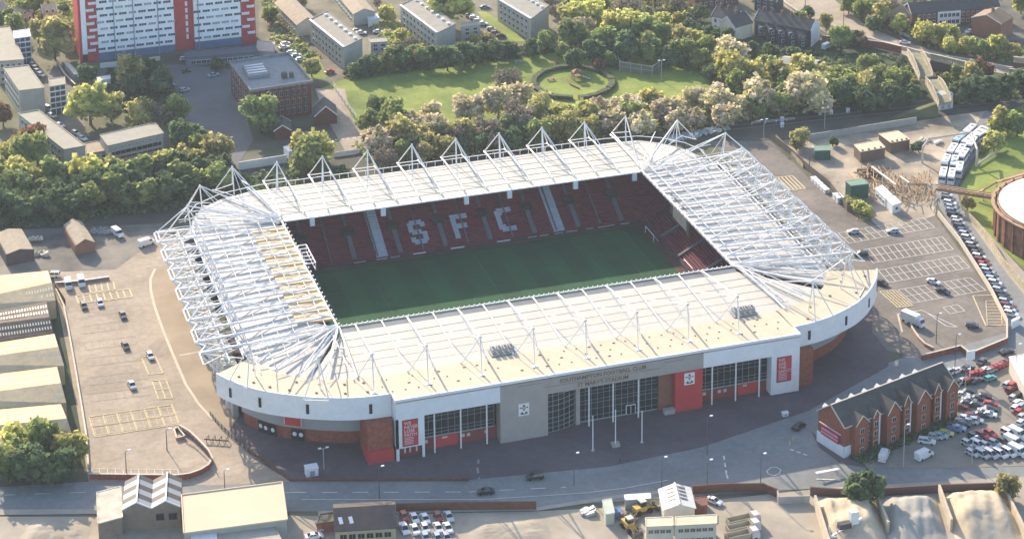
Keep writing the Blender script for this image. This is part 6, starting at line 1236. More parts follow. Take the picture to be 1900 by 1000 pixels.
# right car park and roads
for kd, c_, x, y, a, lab in (('hatchback', 'silver', 1583, 433, 165, 'silver hatchback in the first bay row right of the stadium'), ('hatchback', 'pale blue', 1656, 432, 165, 'pale blue hatchback in the first bay row of the right car park'), ('estate car', 'black', 1597, 474, 160, 'black estate car close to the outer masts on the right'), ('saloon', 'white', 1732, 526, -55, 'white car half across the bays in the right car park'), ('saloon', 'black', 1750, 544, -60, 'black car touching the white car in the right car park'), ('hatchback', 'dark grey', 1804, 607, -30, 'dark car by the yellow hatched bays in the right car park'), ('saloon', 'black', 1635, 528, -60, 'black car hidden behind the right tip of the fascia'),
    ('saloon', 'black', 901, 915, 170, 'black saloon on the front road nearer the yard'), ('estate car', 'black', 992, 888, 175, 'black estate car on the front road beside the plaza'), ('saloon', 'black', 1482, 794, 30, 'black saloon on the road left of the hotel'), ('saloon', 'dark grey', 1822, 674, 40, 'dark saloon turning into the car lots at the right'), ('saloon', 'black', 1868, 656, 10, 'black saloon on the road at the upper right of the car lots'), ('van', 'white', 1640, 850, 50, 'white van at the left below the hotel'), ('van', 'white', 1714, 849, 20, 'white van with roof rack right of the white post below the hotel'), ('saloon', 'white', 1325, 933, -55, 'white saloon parked inside the builders yard wall'), ('saloon', 'white', 1679, 82, -40, 'white car on the main road by the footbridge head'),
    ('saloon', 'white', 1800, 61, 15, 'white car on the bay windowed terrace street, front left'), ('hatchback', 'pale blue', 1811, 47, 15, 'pale blue car close to the bay windowed terrace'), ('hatchback', 'dark grey', 1813, 57, 15, 'dark car right of the front white car on the terrace street'), ('saloon', 'white', 1850, 42, 15, 'white car at the right end of the terrace street'), ('estate car', 'silver', 1857, 62, -10, 'silver car by the green bank below the orange end house'), ('van', 'white', 1535, 90, 30, 'white van below the white painted end wall')): put(kd, c_, x, y, a, lab)
# queue road: side by side cars
q0, q1 = (1752, 372), (1880, 585); cols = ['white', 'dark grey', 'white', 'silver', 'pale blue', 'black', 'white', 'silver', 'dark grey', 'blue', 'silver', 'white', 'dark grey', 'silver', 'black', 'dark grey', 'white', 'dark red', 'red', 'silver', 'silver', 'blue', 'silver', 'white', 'dark grey', 'silver', 'black', 'black', 'silver', 'dark red', 'white', 'white']
path = [(1757, 365), (1764, 384), (1770, 402), (1780, 420), (1797, 448), (1815, 478), (1832, 506), (1849, 534), (1864, 560), (1876, 586)]
def along(path, f):
    L_ = [math.dist(path[i], path[i+1]) for i in range(len(path)-1)]; s = f*sum(L_)
    for i, l in enumerate(L_):
        if s <= l: return tuple(path[i][k]+(path[i+1][k]-path[i][k])*s/l for k in (0, 1))
        s -= l
    return path[-1]
for i, c_ in enumerate(cols):
    x, y = along(path, i/(len(cols)-1)); n_ = nth(i); put('estate car' if i % 3 else 'hatchback', c_, x, y, wang(1770, 420, 1800, 426)+(i*7 % 5)-2, '%s car in the line beside the pale wall, %s from the pipe bridge' % (c_, n_), 'cars packed side by side on the queue road')
# coaches
cc = []
for ln, pth, n in ((0, [(1748, 340), (1756, 305), (1778, 270), (1812, 240)], 5), (1, [(1764, 342), (1772, 305), (1792, 275), (1830, 245)], 5), (2, [(1778, 330), (1786, 300), (1808, 268), (1838, 248)], 4)):
    for i in range(n):
        f = (i+.25)/n; x, y = along(pth, f); x2, y2 = along(pth, min(1, f+.08)); put('coach', 'white' if (i, ln) != (3, 0) else 'pale blue', x, y, wang(x2, y2, x, y), '%s coach in the %s of three coach lines, %s from the far end' % ('white' if (i, ln) != (3, 0) else 'pale blue', ('left', 'middle', 'right')[ln], nth(i)), 'coaches parked nose to tail')
put('minivan', 'dark grey', 1765, 290, 70, 'dark van between the coach lines'); 
# dealer lots (surveyed one by one)
def zc(x, y): return (1620+x/4.346, 650+y/4.346)
def L_(spec): return [(k, c_)+zc(x, y)+tuple(e) for k, c_, x, y, *e in spec]
rowcars(L_([('minivan', 'silver', 612, 195), ('saloon', 'white', 668, 178), ('saloon', 'dark grey', 760, 158), ('hatchback', 'red', 815, 205), ('hatchback', 'red', 850, 196), ('hatchback', 'red', 882, 192), ('hatchback', 'white', 915, 172), ('hatchback', 'silver', 945, 176), ('hatchback', 'red', 975, 162), ('hatchback', 'red', 1000, 150), ('hatchback', 'red', 1030, 138), ('hatchback', 'dark red', 1060, 122), ('hatchback', 'dark red', 1085, 112)]), 15, 'in the back line of the hotel side lot', 'cars in the back line of the lot')
rowcars(L_([('saloon', 'black', 690, 272), ('saloon', 'white', 728, 262), ('estate car', 'dark red', 775, 262), ('saloon', 'dark grey', 835, 258), ('hatchback', 'teal', 944, 240)]), 15, 'in the second line of the hotel side lot', 'cars in the second line of the lot')
rowcars(L_([('saloon', 'white', 718, 372), ('saloon', 'black', 775, 348), ('hatchback', 'dark grey', 640, 412), ('saloon', 'dark red', 700, 465), ('saloon', 'dark grey', 752, 440), ('saloon', 'silver', 775, 415), ('saloon', 'dark grey', 828, 450), ('saloon', 'dark grey', 845, 400), ('saloon', 'black', 893, 385), ('hatchback', 'red', 948, 448), ('saloon', 'black', 940, 485), ('saloon', 'silver', 905, 505), ('saloon', 'white', 932, 532), ('saloon', 'dark grey', 870, 530)]), -32, 'in the slanted middle block of the lot', 'cars in the slanted middle block')
rowcars(L_([('estate car', 'white', 432, 748), ('hatchback', 'silver', 502, 712), ('hatchback', 'pale blue', 545, 705), ('hatchback', 'yellow', 592, 685), ('hatchback', 'blue', 648, 655), ('hatchback', 'pale blue', 690, 642), ('hatchback', 'silver', 712, 592), ('hatchback', 'white', 752, 565), ('hatchback', 'silver', 790, 590), ('hatchback', 'pale blue', 832, 580), ('hatchback', 'dark red', 800, 545), ('hatchback', 'dark grey', 735, 610), ('hatchback', 'dark grey', 665, 625)]), -35, 'in the line along the hotel shrubs', 'cars along the hotel shrubs')
rowcars(L_([('hatchback', 'dark grey', 815, 712), ('hatchback', 'red', 880, 700), ('hatchback', 'red', 945, 688), ('minivan', 'white', 1088, 690), ('van', 'white', 1165, 695), ('hatchback', 'silver', 765, 768), ('minivan', 'white', 842, 778), ('hatchback', 'silver', 910, 785), ('hatchback', 'silver', 980, 765), ('hatchback', 'dark grey', 1055, 752), ('van', 'white', 1130, 760), ('hatchback', 'silver', 800, 845)]), -68, 'in the rear rows beside the lot entrance', 'cars in the rear rows by the entrance')
rowcars(L_([('minivan', 'silver', 878, 855), ('minivan', 'silver', 948, 855), ('minivan', 'white', 1022, 852), ('minivan', 'white', 1092, 842), ('van', 'white', 1165, 835), ('minivan', 'white', 1225, 840)]), -70, 'in the front row at the lot entrance', 'cars in the front row by the entrance')
rowcars(L_([('hatchback', 'silver', 1085, 288), ('hatchback', 'red', 1122, 292), ('hatchback', 'dark red', 1110, 330), ('hatchback', 'silver', 1135, 392), ('hatchback', 'black', 1172, 372), ('hatchback', 'white', 1165, 438), ('estate car', 'white', 1155, 478), ('hatchback', 'pale blue', 1200, 462), ('hatchback', 'red', 1180, 505), ('hatchback', 'silver', 1205, 545), ('hatchback', 'white', 1198, 595)]), 30, 'in the line down the right picture edge', 'cars down the right edge')
# yard by the office, and the estate
rowcars([('saloon', 'white', 769, 965), ('saloon', 'white', 789, 966), ('hatchback', 'red', 750, 962), ('pickup', 'white', 750, 984), ('saloon', 'white', 770, 986), ('hatchback', 'white', 789, 984), ('hatchback', 'dark red', 813, 963), ('saloon', 'silver', 833, 962), ('saloon', 'white', 813, 983), ('saloon', 'white', 831, 983), ('hatchback', 'pale blue', 790, 1001), ('hatchback', 'pale blue', 812, 1002), ('hatchback', 'silver', 829, 1001)], -90, 'in the small yard right of the office', 'cars in the yard beside the office')
rowcars([('saloon', 'blue', 602, 972), ('saloon', 'silver', 606, 983), ('saloon', 'white', 583, 998)], 0, 'beside the left wall of the dark roofed office', 'cars left of the office')
rowcars([('hatchback', 'white', 530, 84), ('hatchback', 'white', 542, 100), ('hatchback', 'white', 550, 106), ('hatchback', 'white', 558, 113), ('hatchback', 'red', 612, 136), ('saloon', 'white', 527, 91)], 10, 'on the lane right of the tower', 'pink lit cars by the tower')
rowcars([('saloon', 'silver', 662, 60), ('saloon', 'white', 670, 64), ('saloon', 'white', 702, 62), ('saloon', 'blue', 900, 16), ('hatchback', 'silver', 872, 32), ('hatchback', 'white', 880, 36), ('hatchback', 'silver', 888, 42), ('hatchback', 'white', 896, 47), ('hatchback', 'silver', 912, 57), ('hatchback', 'dark red', 920, 64), ('hatchback', 'black', 930, 70)], -20, 'between the estate blocks above the park', 'cars between the estate blocks')
rowcars([('hatchback', 'silver', 60, 124), ('hatchback', 'dark grey', 66, 130), ('hatchback', 'silver', 70, 136), ('hatchback', 'white', 76, 142), ('minivan', 'silver', 90, 205), ('hatchback', 'silver', 97, 218), ('hatchback', 'white', 112, 236), ('hatchback', 'silver', 141, 250), ('hatchback', 'white', 153, 260)], -60, 'on the estate lane at the left', 'cars on the estate lane')
rowcars([('saloon', 'silver', 315, 162), ('hatchback', 'dark grey', 345, 135), ('saloon', 'pale blue', 397, 142), ('hatchback', 'white', 232, 148), ('hatchback', 'silver', 343, 170), ('hatchback', 'black', 380, 112), ('hatchback', 'white', 343, 112)], 10, 'in the tower shadow', 'cars in the tower shadow')
rowcars([('hatchback', 'silver', 1408, 8), ('hatchback', 'white', 1413, 14), ('saloon', 'silver', 1402, 2)], 10, 'by the house at the top edge', 'cars at the top edge')
# box truck, lorries and diggers
def boxtruck(x, y, ang, label):
    p = gp(x, y); t = thing('box_truck', label, 'truck', (p.x, p.y, .05), R(ang)); b = MB(); b.box(-3.6, 2.0, -1.2, 1.2, .9, 3.4); b.obj('cargo_box', whitepanel, t, local=True); b = loftprof(MB(), [(2.2, .5), (2.2, 2.5), (3.3, 2.6), (3.9, 1.5), (4.0, .5)], 1, 1, 1.1, 1.0); fixn(b); b.obj('cab', cm['white'], t, local=True)
    MB().quad((3.36, -.9, 2.5), (3.36, .9, 2.5), (3.93, .95, 1.6), (3.93, -.95, 1.6)).obj('windscreen', cglass, t, local=True)
    for xx in (-2.6, 2.9):
        for s in (-1, 1): MB().tube((xx, s*.95, .45), (xx, s*1.2, .45), .45, 9).obj('wheel', tyre, t, local=True)
boxtruck(1693, 601, -65, 'white box truck at the curved pink wall')
def tipper(x, y, ang, label):
    p = gp(x, y); t = thing('tipper_lorry', label, 'lorry', (p.x, p.y, .05), R(ang), 'tipper lorries in a row'); b = MB()
    b.box(-4.2, 2.2, -1.2, -1.05, 1.1, 2.5); b.box(-4.2, 2.2, 1.05, 1.2, 1.1, 2.5); b.box(-4.2, -4.05, -1.2, 1.2, 1.1, 2.5); b.box(2.05, 2.2, -1.2, 1.2, 1.1, 2.8); b.box(-4.2, 2.2, -1.05, 1.05, 1.0, 1.3); b.obj('tipper_body', mat('tipper_tan', (.40, .36, .27), .7, .1, 1), t, local=True)
    b = loftprof(MB(), [(2.5, .6), (2.5, 2.9), (4.2, 2.9), (4.6, 2.0), (4.6, .6)], 1, 1, 1.2, 1.1); fixn(b); b.obj('cab', mat('cab_pink_white', (.62, .55, .54), .5), t, local=True); MB().quad((4.23, -1, 2.8), (4.23, 1, 2.8), (4.63, 1.05, 2.1), (4.63, -1.05, 2.1)).obj('windscreen', cglass, t, local=True)
    for xx in (-3.2, -2.0, 3.4):
        for s in (-1, 1): MB().tube((xx, s*.9, .5), (xx, s*1.22, .5), .5, 9).obj('wheel', tyre, t, local=True)
tipper(1378, 975, 3, 'tipper lorry with an open tan body, back one of the row'); tipper(1378, 989, 3, 'tipper lorry with an open tan body, second of the row'); tipper(1376, 1004, 3, 'tipper lorry with an open tan body, front one of the row')
def digger(x, y, ang, label, s=1):
    p = gp(x, y); t = thing('loading_shovel', label, 'digger', (p.x, p.y, .05), R(ang), 'yellow loading shovels'); ym = mat('plant_yellow', (.55, .38, .10), .6, .1, 1); b = MB(); b.box(-3, .2, -1.1, 1.1, .9, 2.2); b.box(.2, 1.6, -.8, .8, .8, 1.6); b.obj('chassis', ym, t, local=True)
    b = MB(); b.box(-1.4, .2, -.8, .8, 2.2, 3.4); b.obj('cab', cglass, t, local=True); MB().box(-1.5, .3, -.9, .9, 3.4, 3.6).obj('cab_roof', cream, t, local=True); b = MB(); b.beam((1.2, -.6, 1.4), (3.2, -.6, 1), .25, .35); b.beam((1.2, .6, 1.4), (3.2, .6, 1), .25, .35); b.obj('arm', ym, t, local=True)
    b = MB(); b.box(3.1, 3.3, -1.4, 1.4, .3, 1.5); b.box(3.1, 4.3, -1.4, 1.4, .3, .5); b.box(3.1, 4.1, -1.4, -1.3, .3, 1.3); b.box(3.1, 4.1, 1.3, 1.4, .3, 1.3); b.obj('bucket', mat('bucket_grey', (.2, .18, .15), .7), t, local=True)
    for xx in (-2, 1.2):
        for s_ in (-1, 1): MB().tube((xx, s_*.85, .75), (xx, s_*1.3, .75), .75, 10).obj('wheel', tyre, t, local=True)
digger(1195, 950, 10, 'yellow loading shovel behind the cream portable offices'); digger(1170, 985, -80, 'yellow loading shovel left of the cream portable offices')
# ================================================================ SAND BAYS
def heap(name, label, quad, h, m, seed, cat='sand heap', group='heaps in the sand bays'):
    A, B, C, D_ = [gp(*q) for q in quad]; r = random.Random(seed); b = MB(); N = 34; V = []
    for i in range(N+1):
        for j in range(N+1):
            u, v = i/N, j/N; p = (A.lerp(B, u)).lerp(D_.lerp(C, u), v); ridge = math.sin(u*9+seed+v*3)*.3+abs(math.sin(v*9+seed*2+u*2))*.45+math.sin(u*31+v*7)*.12
            e = min(1, min(u, 1-u)*5)*min(1, v*4)*max(0, min(1, (1-v)*2.4)); V.append((p.x, p.y, .05+e*(h+ridge*min(1, h/2)+r.uniform(-.1, .1))))
    F_ = [(i*(N+1)+j, (i+1)*(N+1)+j, (i+1)*(N+1)+j+1, i*(N+1)+j+1) for i in range(N) for j in range(N)]; b.add(V, F_)
    for i, f in enumerate(b.f):
        v = [Vector(b.v[k]) for k in f]
        if (v[1]-v[0]).cross(v[2]-v[0]).z < 0: b.f[i] = f[::-1]
    o = b.obj(name, m, smooth=True); tag(o, label, cat, group)
sand = mat('sand', (.50, .41, .29), .95, .12, .25, c2=(.57, .47, .34), detail=8, bump=.4); gravel = mat('gravel', (.34, .33, .29), .95, .12, .3, detail=8, bump=.4)
heap('sand_heap', 'terraced heap of tan sand in the left bay at the bottom right', [(1508, 922), (1625, 920), (1650, 1030), (1540, 1040)], 3.2, sand, 1); heap('gravel_heap', 'low grey gravel heap in the middle bay', [(1632, 920), (1735, 915), (1765, 1020), (1655, 1030)], 2.6, gravel, 2); heap('sand_heap', 'terraced heap of tan sand in the right bay at the bottom right', [(1742, 915), (1858, 908), (1910, 1010), (1780, 1020)], 3.6, sand, 3)
heap('gravel_heap', 'pale spoil heap in the builders yard behind the long brick wall', [(870, 965), (1010, 960), (1030, 1010), (870, 1020)], .5, dirt, 5, 'spoil heap', None); heap('spoil_heap', 'pale spoil heap at the bottom left corner', [(60, 965), (170, 975), (160, 1020), (20, 1020)], .5, dirt, 6, 'spoil heap', None)
for i, (p, q, lab) in enumerate((((1512, 940), (1540, 1030), 'pale concrete bay wall left of the left sand heap'), ((1623, 928), (1648, 990), 'pale concrete bay wall between sand and gravel'), ((1742, 920), (1765, 985), 'pale concrete bay wall right of the gravel'), ((1857, 912), (1905, 1010), 'pale concrete bay wall at the right of the right sand heap'))):
    wall('bay_wall', lab, 'wall', [p, q], 3.4, mat('bay_concrete', (.5, .43, .32), .9), .6, None, 0, 'concrete walls of the sand bays')
t = thing('screening_plant', 'white screening machine with conveyors in front of the left sand heap', 'machine', tuple(gp(1565, 1000))); p = gp(1568, 1000); b = MB()
for k in range(5): b.beam((p.x-4+k*2, p.y, 0), (p.x-4+k*2, p.y+1, 4), .25, .25)
b.beam((p.x-5, p.y, 1), (p.x+5, p.y+1, 4.4), .6, .5); b.beam((p.x-5, p.y-2, 3), (p.x-2, p.y, 1), .4, .4); b.box(p.x+1.5, p.x+3.6, p.y, p.y+1.6, 3.6, 7); b.obj('frame', white, t); MB().box(p.x-1.8, p.x+1.4, p.y-.6, p.y+1, 3.2, 4.6).obj('screen_box', slate, t)
# ================================================================ STREET FURNITURE
def lamp(x, y, h, label, arm=1, col='dark', double=False):
    p = gp(x, y); t = thing('lamp_post', label, 'lamp post', (p.x, p.y, 0)); m = steel if col == 'pale' else mat('lamp_dark', (.10, .10, .11), .6); b = MB(); b.tube((0, 0, 0), (0, 0, h), .15, 6, r2=.09); b.obj('pole', m, t, local=True)
    for s in ((-1, 1) if double else (1,)): b = MB(); b.tube((0, 0, h), (s*arm, 0, h+.25), .07, 5); b.obj('arm', m, t, local=True); b = MB(); b.box(s*arm-.35, s*arm+.45, -.2, .2, h+.15, h+.42); b.obj('lantern', whitepanel, t, local=True)
for x, y, h, lab, dbl in ((235, 885, 7.5, 'lamp post near the road edge of the left car park', False), (310, 835, 6, 'lamp post in the bay loop of the left car park', False), (418, 925, 8, 'lamp post beside the cream roofed warehouse', False), (704, 925, 9, 'dark lamp post on the road below the red hoarding', False), (1065, 900, 9, 'dark lamp post on the front road below the flagpoles', False), (1228, 908, 9, 'lamp post with a bright lantern above the ridged shed', False), (1312, 843, 11, 'tall dark lamp post on the plaza edge right of the flagpoles', False), (1312, 913, 9, 'dark lamp post by the right yard wall', False), (1411, 908, 10, 'lamp post beside the mini roundabout', False), (1676, 866, 12, 'tall white post in front of the hotel', False), (1771, 700, 13, 'tall dark lamp post behind the hotel right end', False), (1737, 636, 9, 'dark lamp post in the right car park corner', False), (601, 870, 6, 'short pale double lamp post by the white kiosk on the plaza', True),
    (1905, 868, 8, 'lamp post at the far right of the front road', False), (1530, 240, 8, 'pale lamp post by the right railway bank', True), (1417, 262, 8, 'pale double lamp post beyond the right corner of the stadium', True), (1502, 310, 7, 'lamp post at the compound fence', False), (1790, 735, 8, 'white post between the hotel and the car lots', False), (1884, 700, 10, 'tall pale post on the right edge of the car lots', False), (1565, 50, 12, 'tall dark lamp post on the main road nearer the bridge', False), (1494, 14, 12, 'tall dark lamp post on the main road at the top', False), (1117, 103, 9, 'lamp post by the ball court', False), (1227, 150, 8, 'pale lamp post at the ball court corner', True), (1445, 168, 8, 'thin lamp post among the blossom trees', False), (1803, 862, 8, 'white post at the lot entrance', False)): lamp(x, y, h, lab, 1.0, 'pale' if 'pale' in lab or 'white' in lab else 'dark', dbl)
for x, y, h, lab in ((1100, 836, 10.2, 'left white flagpole in front of the main entrance'), (1142, 827, 10.6, 'middle white flagpole on a pale base in front of the main entrance'), (1191, 821, 9.4, 'right white flagpole in front of the main entrance')):
    p = gp(x, y); t = thing('flagpole', lab, 'flagpole', (p.x, p.y, 0)); b = MB(); b.tube((0, 0, 0), (0, 0, h), .17, 7, r2=.11); b.sphere((0, 0, h), .2, 0, 6, 4); b.obj('pole', white, t, local=True); b = MB(); 
    if 'middle' in lab: b.box(-1.1, 1.1, -.8, .9, 0, .9); b.obj('base', concrete, t, local=True)
    else: b.box(-.4, .4, -.4, .4, 0, .25); b.obj('base', concrete, t, local=True)
def kiosk(x, y, w_, d_, h, label, name='kiosk', cat='kiosk', m=None, rm=None):
    p = gp(x, y); t = thing(name, label, cat, (p.x, p.y, 0)); MB().box(-w_/2, w_/2, 0, d_, 0, h).obj('wall', m or whitepanel, t, local=True); MB().box(-w_/2-.15, w_/2+.15, -.15, d_+.15, h, h+.2).obj('roof', rm or white, t, local=True); MB().box(-w_*.2, w_*.2, -.08, -.01, .2, h*.75).obj('hatch', mat('hatch_grey', (.3, .33, .36), .6), t, local=True)
kiosk(580, 884, 3.2, 2.4, 2.2, 'white kiosk on the plaza behind the long low wall'); kiosk(1243, 769, 3, 1.6, 1.1, 'grey box at the foot of the brown brick bay', 'planter_box', 'planter', concrete, concrete); kiosk(1458, 773, 1.6, 1.0, 1.0, 'small white cabinet at the plaza edge by the road', 'cabinet', 'cabinet')
for i in range(7): kiosk(1512+i*5.6+(14 if i > 4 else 0), 338+i*5.2+(8 if i > 4 else 0), 1.7+.5*(i > 4), 1.6, 1.2+.7*(i > 4), 'white crate in the line along the right fence, %s from the far end' % nth(i), 'white_crate', 'crate')
for i, (x, y) in enumerate(((1283, 257), (1293, 256), (1452, 226), (1523, 214), (1543, 213), (1574, 210), (1452, 237))): kiosk(x, y, 1.1, .9, 1.5, 'white railway cabinet beside the right tracks, %s from the left' % nth(i), 'trackside_cabinet', 'cabinet')
def person(x, y, ang, label, top, leg):
    p = gp(x, y); t = thing('person', label, 'person', (p.x, p.y, .04), R(ang)); me = bpy.data.meshes.new('body'); V = [(0, 0, .95), (0, 0, 1.2), (0, 0, 1.45), (0, 0, 1.55), (0, .02, 1.68), (.19, 0, 1.42), (.26, .04, 1.14), (.25, .16, .93), (-.19, 0, 1.42), (-.26, -.02, 1.14), (-.25, .08, .9), (.1, 0, .9), (.11, .1, .5), (.11, .05, .06), (.11, .2, .03), (-.1, 0, .9), (-.11, -.08, .5), (-.11, -.2, .06), (-.11, -.06, .03)]
    E = [(0, 1), (1, 2), (2, 3), (3, 4), (2, 5), (5, 6), (6, 7), (2, 8), (8, 9), (9, 10), (0, 11), (11, 12), (12, 13), (13, 14), (0, 15), (15, 16), (16, 17), (17, 18)]; me.from_pydata(V, E, []); o = bpy.data.objects.new('body', me); COL.objects.link(o); o.parent = t
    md = o.modifiers.new('s', 'SKIN'); rr = [.15, .15, .16, .06, .105, .07, .05, .035, .07, .05, .035, .1, .065, .045, .04, .1, .065, .045, .04]
    for v, r_ in zip(me.skin_vertices[0].data, rr): v.radius = (r_, r_)
    me.skin_vertices[0].data[0].use_root = True; o.modifiers.new('u', 'SUBSURF').levels = 1; o.data.materials.append(mat('skin', (.45, .3, .22), .7)); 
    MB().tube((0, 0, 1.0), (0, 0, 1.5), .23, 10, r2=.2).obj('jacket', top, t, local=True); b = MB(); b.tube((.1, 0, .98), (.11, .1, .5), .13, 8, r2=.1); b.tube((.11, .1, .5), (.11, .05, .1), .1, 8, r2=.08); b.tube((-.1, 0, .98), (-.11, -.08, .5), .13, 8, r2=.1); b.tube((-.11, -.08, .5), (-.11, -.2, .1), .1, 8, r2=.08); b.obj('trousers', leg, t, local=True); MB().sphere((0, -.01, 1.72), .115, 0, 8, 6).obj('hair', mat('hair_dark', (.04, .03, .02), .8), t, local=True)
dk_ = mat('dark_cloth', (.04, .04, .06), .9); person(1150, 858, 20, 'person in dark clothes on the plaza, left of the two by the flagpoles', dk_, dk_); person(1164, 857, 60, 'person in dark clothes on the plaza, right of the two by the flagpoles', mat('navy_cloth', (.05, .06, .12), .9), dk_); person(858, 893, 0, 'person in dark clothes at the end of the long low wall', dk_, dk_)
def bollards(pts, n, where, m=white, h=1.0):
    for i in range(n):
        x, y = along(pts, i/(n-1)); p = gp(x, y); b = MB(); b.tube((p.x, p.y, 0), (p.x, p.y, h), .16, 7); b.sphere((p.x, p.y, h), .17, 0, 7, 4); tag(b.obj('bollard', m), 'bollard %s, %s from the left' % (where, nth(i)), 'bollard', 'bollards '+where)
bollards([(1465, 826), (1472, 818)], 2, 'in yellow on the traffic island by the hotel', mat('bollard_yellow', (.65, .55, .15), .6))
bollards([(1720, 700), (1560, 770)], 9, 'along the shaded verge behind the hotel', whitepanel)
b = MB(); p = gp(396, 815); b.beam((p.x-2.6, p.y-.6, .9), (p.x+3.4, p.y-3.5, .9), .2, .3)
t = thing('cycle_rack', 'dark cycle rack with bicycles beside the curved car park wall', 'cycle rack', (p.x, p.y, 0)); b.obj('rail', slate, t)
for i in range(4): b = MB(); q = Vector((p.x-2+i*1.6, p.y-.8-i*.8, 0)); b.tube(q, q+Vector((0, 0, 1.2)), .1, 5); b.tube(q+Vector((0, 0, 1.2)), q+Vector((.9, 1.4, 1.2)), .1, 5); b.tube(q+Vector((.9, 1.4, 1.2)), q+Vector((.9, 1.4, 0)), .1, 5); b.obj('hoop', MATS['lamp_dark'], t)
# play frame in the ring, park benches
p = gp(1072, 150); t = thing('climbing_frame', 'brown wooden climbing frame inside the ring hedge', 'climbing frame', tuple(p)); wd = mat('play_wood', (.25, .14, .09), .8); b = MB()
for dx, dy in ((-1.5, 0), (1.5, 0), (-1.5, 2.5), (1.5, 2.5)): b.beam((p.x+dx, p.y+dy, 0), (p.x+dx, p.y+dy, 3.4), .25, .25)
b.box(p.x-1.5, p.x+1.5, p.y, p.y+2.5, 1.6, 1.75); b.obj('frame', wd, t); b = MB(); b.add([(p.x-1.8, p.y-.2, 3.3), (p.x+1.8, p.y-.2, 3.3), (p.x+1.8, p.y+2.7, 3.3), (p.x-1.8, p.y+2.7, 3.3), (p.x, p.y+1.25, 4.6)], [(0, 1, 4), (1, 2, 4), (2, 3, 4), (3, 0, 4)]); b.obj('canopy', wd, t); MB().beam((p.x+1.5, p.y+1, 1.7), (p.x+5, p.y-.5, .2), .9, .12).obj('slide', steel, t)
wall('play_edge', 'low dark timber edge beside the climbing frame', 'edging', [(1053, 148), (1058, 158), (1075, 166)], .6, wd, .4)
for x, y, lab in ((1022, 150, 'seesaw inside the left part of the ring hedge'), (1029, 119, 'picnic table on the lawn above the ring hedge'), (962, 117, 'pale picnic table on the lawn by the park path')):
    p = gp(x, y); t = thing('picnic_table', lab, 'picnic table' if 'picnic' in lab else 'seesaw', tuple(p)); m = concrete if 'pale' in lab else wd; MB().box(p.x-1.6, p.x+1.6, p.y-.5, p.y+.5, .75, .85).obj('top', m, t); b = MB(); b.box(p.x-1.2, p.x-1, p.y-.6, p.y+.6, 0, .75); b.box(p.x+1, p.x+1.2, p.y-.6, p.y+.6, 0, .75); b.obj('leg', m, t); MB().box(p.x-1.6, p.x+1.6, p.y-1.3, p.y-.9, .42, .5).obj('bench', m, t)
# materials piles behind the right corner of the stadium and in the yards
pr = random.Random(21)
b = MB()
for i in range(150):
    f = pr.random(); p = gp(1245+f*105+pr.uniform(-6, 6), 262-f*24+pr.uniform(-5, 5)); s = pr.uniform(.5, 1.3); a = pr.random()*3; u = Vector((math.cos(a), math.sin(a), 0))*s/2; b.beam(p-u+Vector((0, 0, .4)), p+u+Vector((0, 0, pr.uniform(.3, 1.2))), s*.7, .5)
tag(b.obj('rubble_bags', mat('pale_bags', (.42, .48, .50), .8, .2, 1)), 'line of pale sacks and rubble beside the tracks behind the far right masts', 'rubble', kind='stuff')
def scrap(name, label, x, y, n, sx, sy, m, seed):
    r = random.Random(seed); b = MB()
    for i in range(n): p = gp(x+r.uniform(-sx, sx), y+r.uniform(-sy, sy)); s = r.uniform(.6, 2.2); b.beam(p+Vector((-s/2, 0, .4)), p+Vector((s/2, r.uniform(-1, 1), r.uniform(.3, 1.2))), r.uniform(.4, 1.2), r.uniform(.3, .9))
    tag(b.obj(name, m), label, 'scrap pile', kind='stuff')
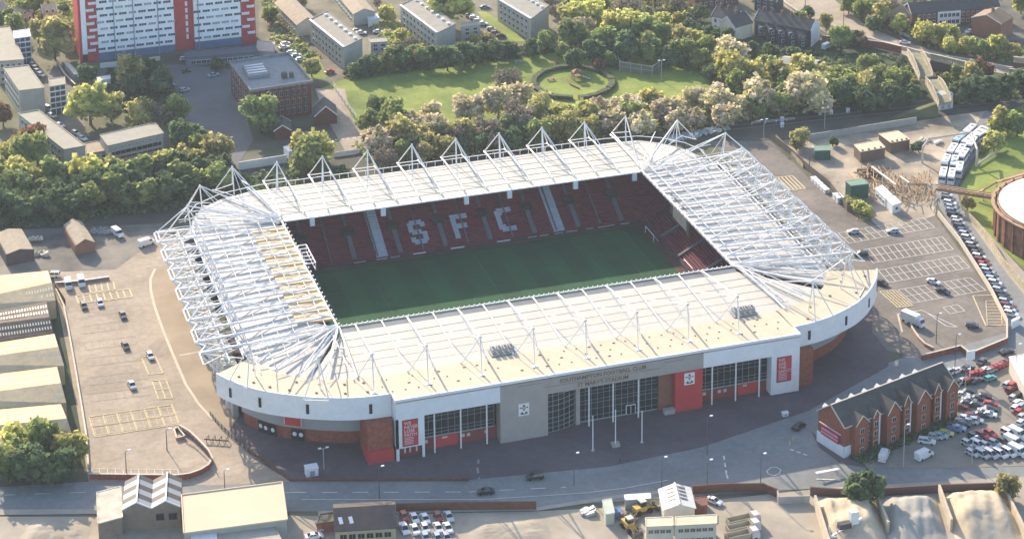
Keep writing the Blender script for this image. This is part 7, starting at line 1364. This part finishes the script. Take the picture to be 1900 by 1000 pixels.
scrap('scrap_pile', 'pile of dark scrap with pale pieces right of the tan roofed shed', 188, 432, 34, 16, 4, mat('scrap_mix', (.25, .28, .28), .7, .5, 1.5), 1); scrap('scrap_pile', 'scattered pale timber in the dark left yard, upper heap', 66, 446, 12, 11, 2, cap, 2); scrap('scrap_pile', 'scattered pale timber in the dark left yard, lower heap', 76, 474, 12, 11, 2, cap, 3); scrap('scrap_pile', 'small pale debris at the left edge of the dark yard', 40, 466, 10, 12, 14, whitepanel, 4); scrap('scrap_pile', 'grey rubble pile beside the red brick wall in the builders yard', 1092, 953, 26, 10, 5, steel, 5); scrap('scrap_pile', 'brown spoil heap and pipes left of the loading shovel', 1165, 965, 30, 12, 8, mat('spoil_brown', (.2, .16, .12), .9, .3, 1), 6); scrap('scrap_pile', 'pale scrap on the shaded ground beyond the compound', 1718, 262, 12, 10, 3, cap, 7); scrap('scrap_pile', 'boat like white scrap beside the shaded ground right of the kiosks', 1742, 266, 8, 5, 2, whitepanel, 8)
for x, y, lab in ((1815, 712, 'tall white lot sign between hotel and red cars'),):
    p = gp(1799, 704); t = thing('lot_sign', lab, 'sign', tuple(p)); MB().tube(p, p+Vector((0, 0, 7)), .2, 6).obj('post', white, t); MB().box(p.x-1.3, p.x+1.3, p.y-.15, p.y+.15, 6.2, 9).obj('sign_board', whitepanel, t)
t, P, c = block('showroom', 'white flat roofed showroom at the right edge', 'showroom', (1873, 664), (1960, 650), (1925, 760), 4.5, mat('showroom_wall', (.6, .56, .5), .7), whitepanel, .1)
t, P, c = block('bus_shelter', 'small pale box with green stripe on the road by the gasholder path', 'shelter', (1878, 598), (1892, 591), (1877, 595), 2.2, whitepanel, whitepanel, .05)
p = gp(1520, 886); t = thing('road_sign', 'flat white board on posts at the roundabout roadside', 'sign', tuple(p)); b = MB(); b.beam(p+Vector((-1, 0, 1.6)), p+Vector((6, .3, 1.4)), .9, .15); b.obj('board', whitepanel, t); b = MB(); b.tube(p, p+Vector((0, 0, 1.5)), .08, 5); b.tube(p+Vector((5, .2, 0)), p+Vector((5, .2, 1.4)), .08, 5); b.obj('post', steel, t)
# ================================================================ HAZE
hz = MB(); hz.box(-420, 620, -640, 560, -1.2, 318)
ho = hz.obj('haze', bpy.data.materials.new('haze')); tag(ho, kind='stuff'); hm = ho.data.materials[0]; hm.use_nodes = True; n = hm.node_tree; n.nodes.clear(); o = n.nodes.new('ShaderNodeOutputMaterial'); v = n.nodes.new('ShaderNodeVolumePrincipled')
v.inputs['Color'].default_value = (.72, .84, 1, 1); v.inputs['Density'].default_value = HAZE; v.inputs['Anisotropy'].default_value = .2; n.links.new(v.outputs[0], o.inputs['Volume'])
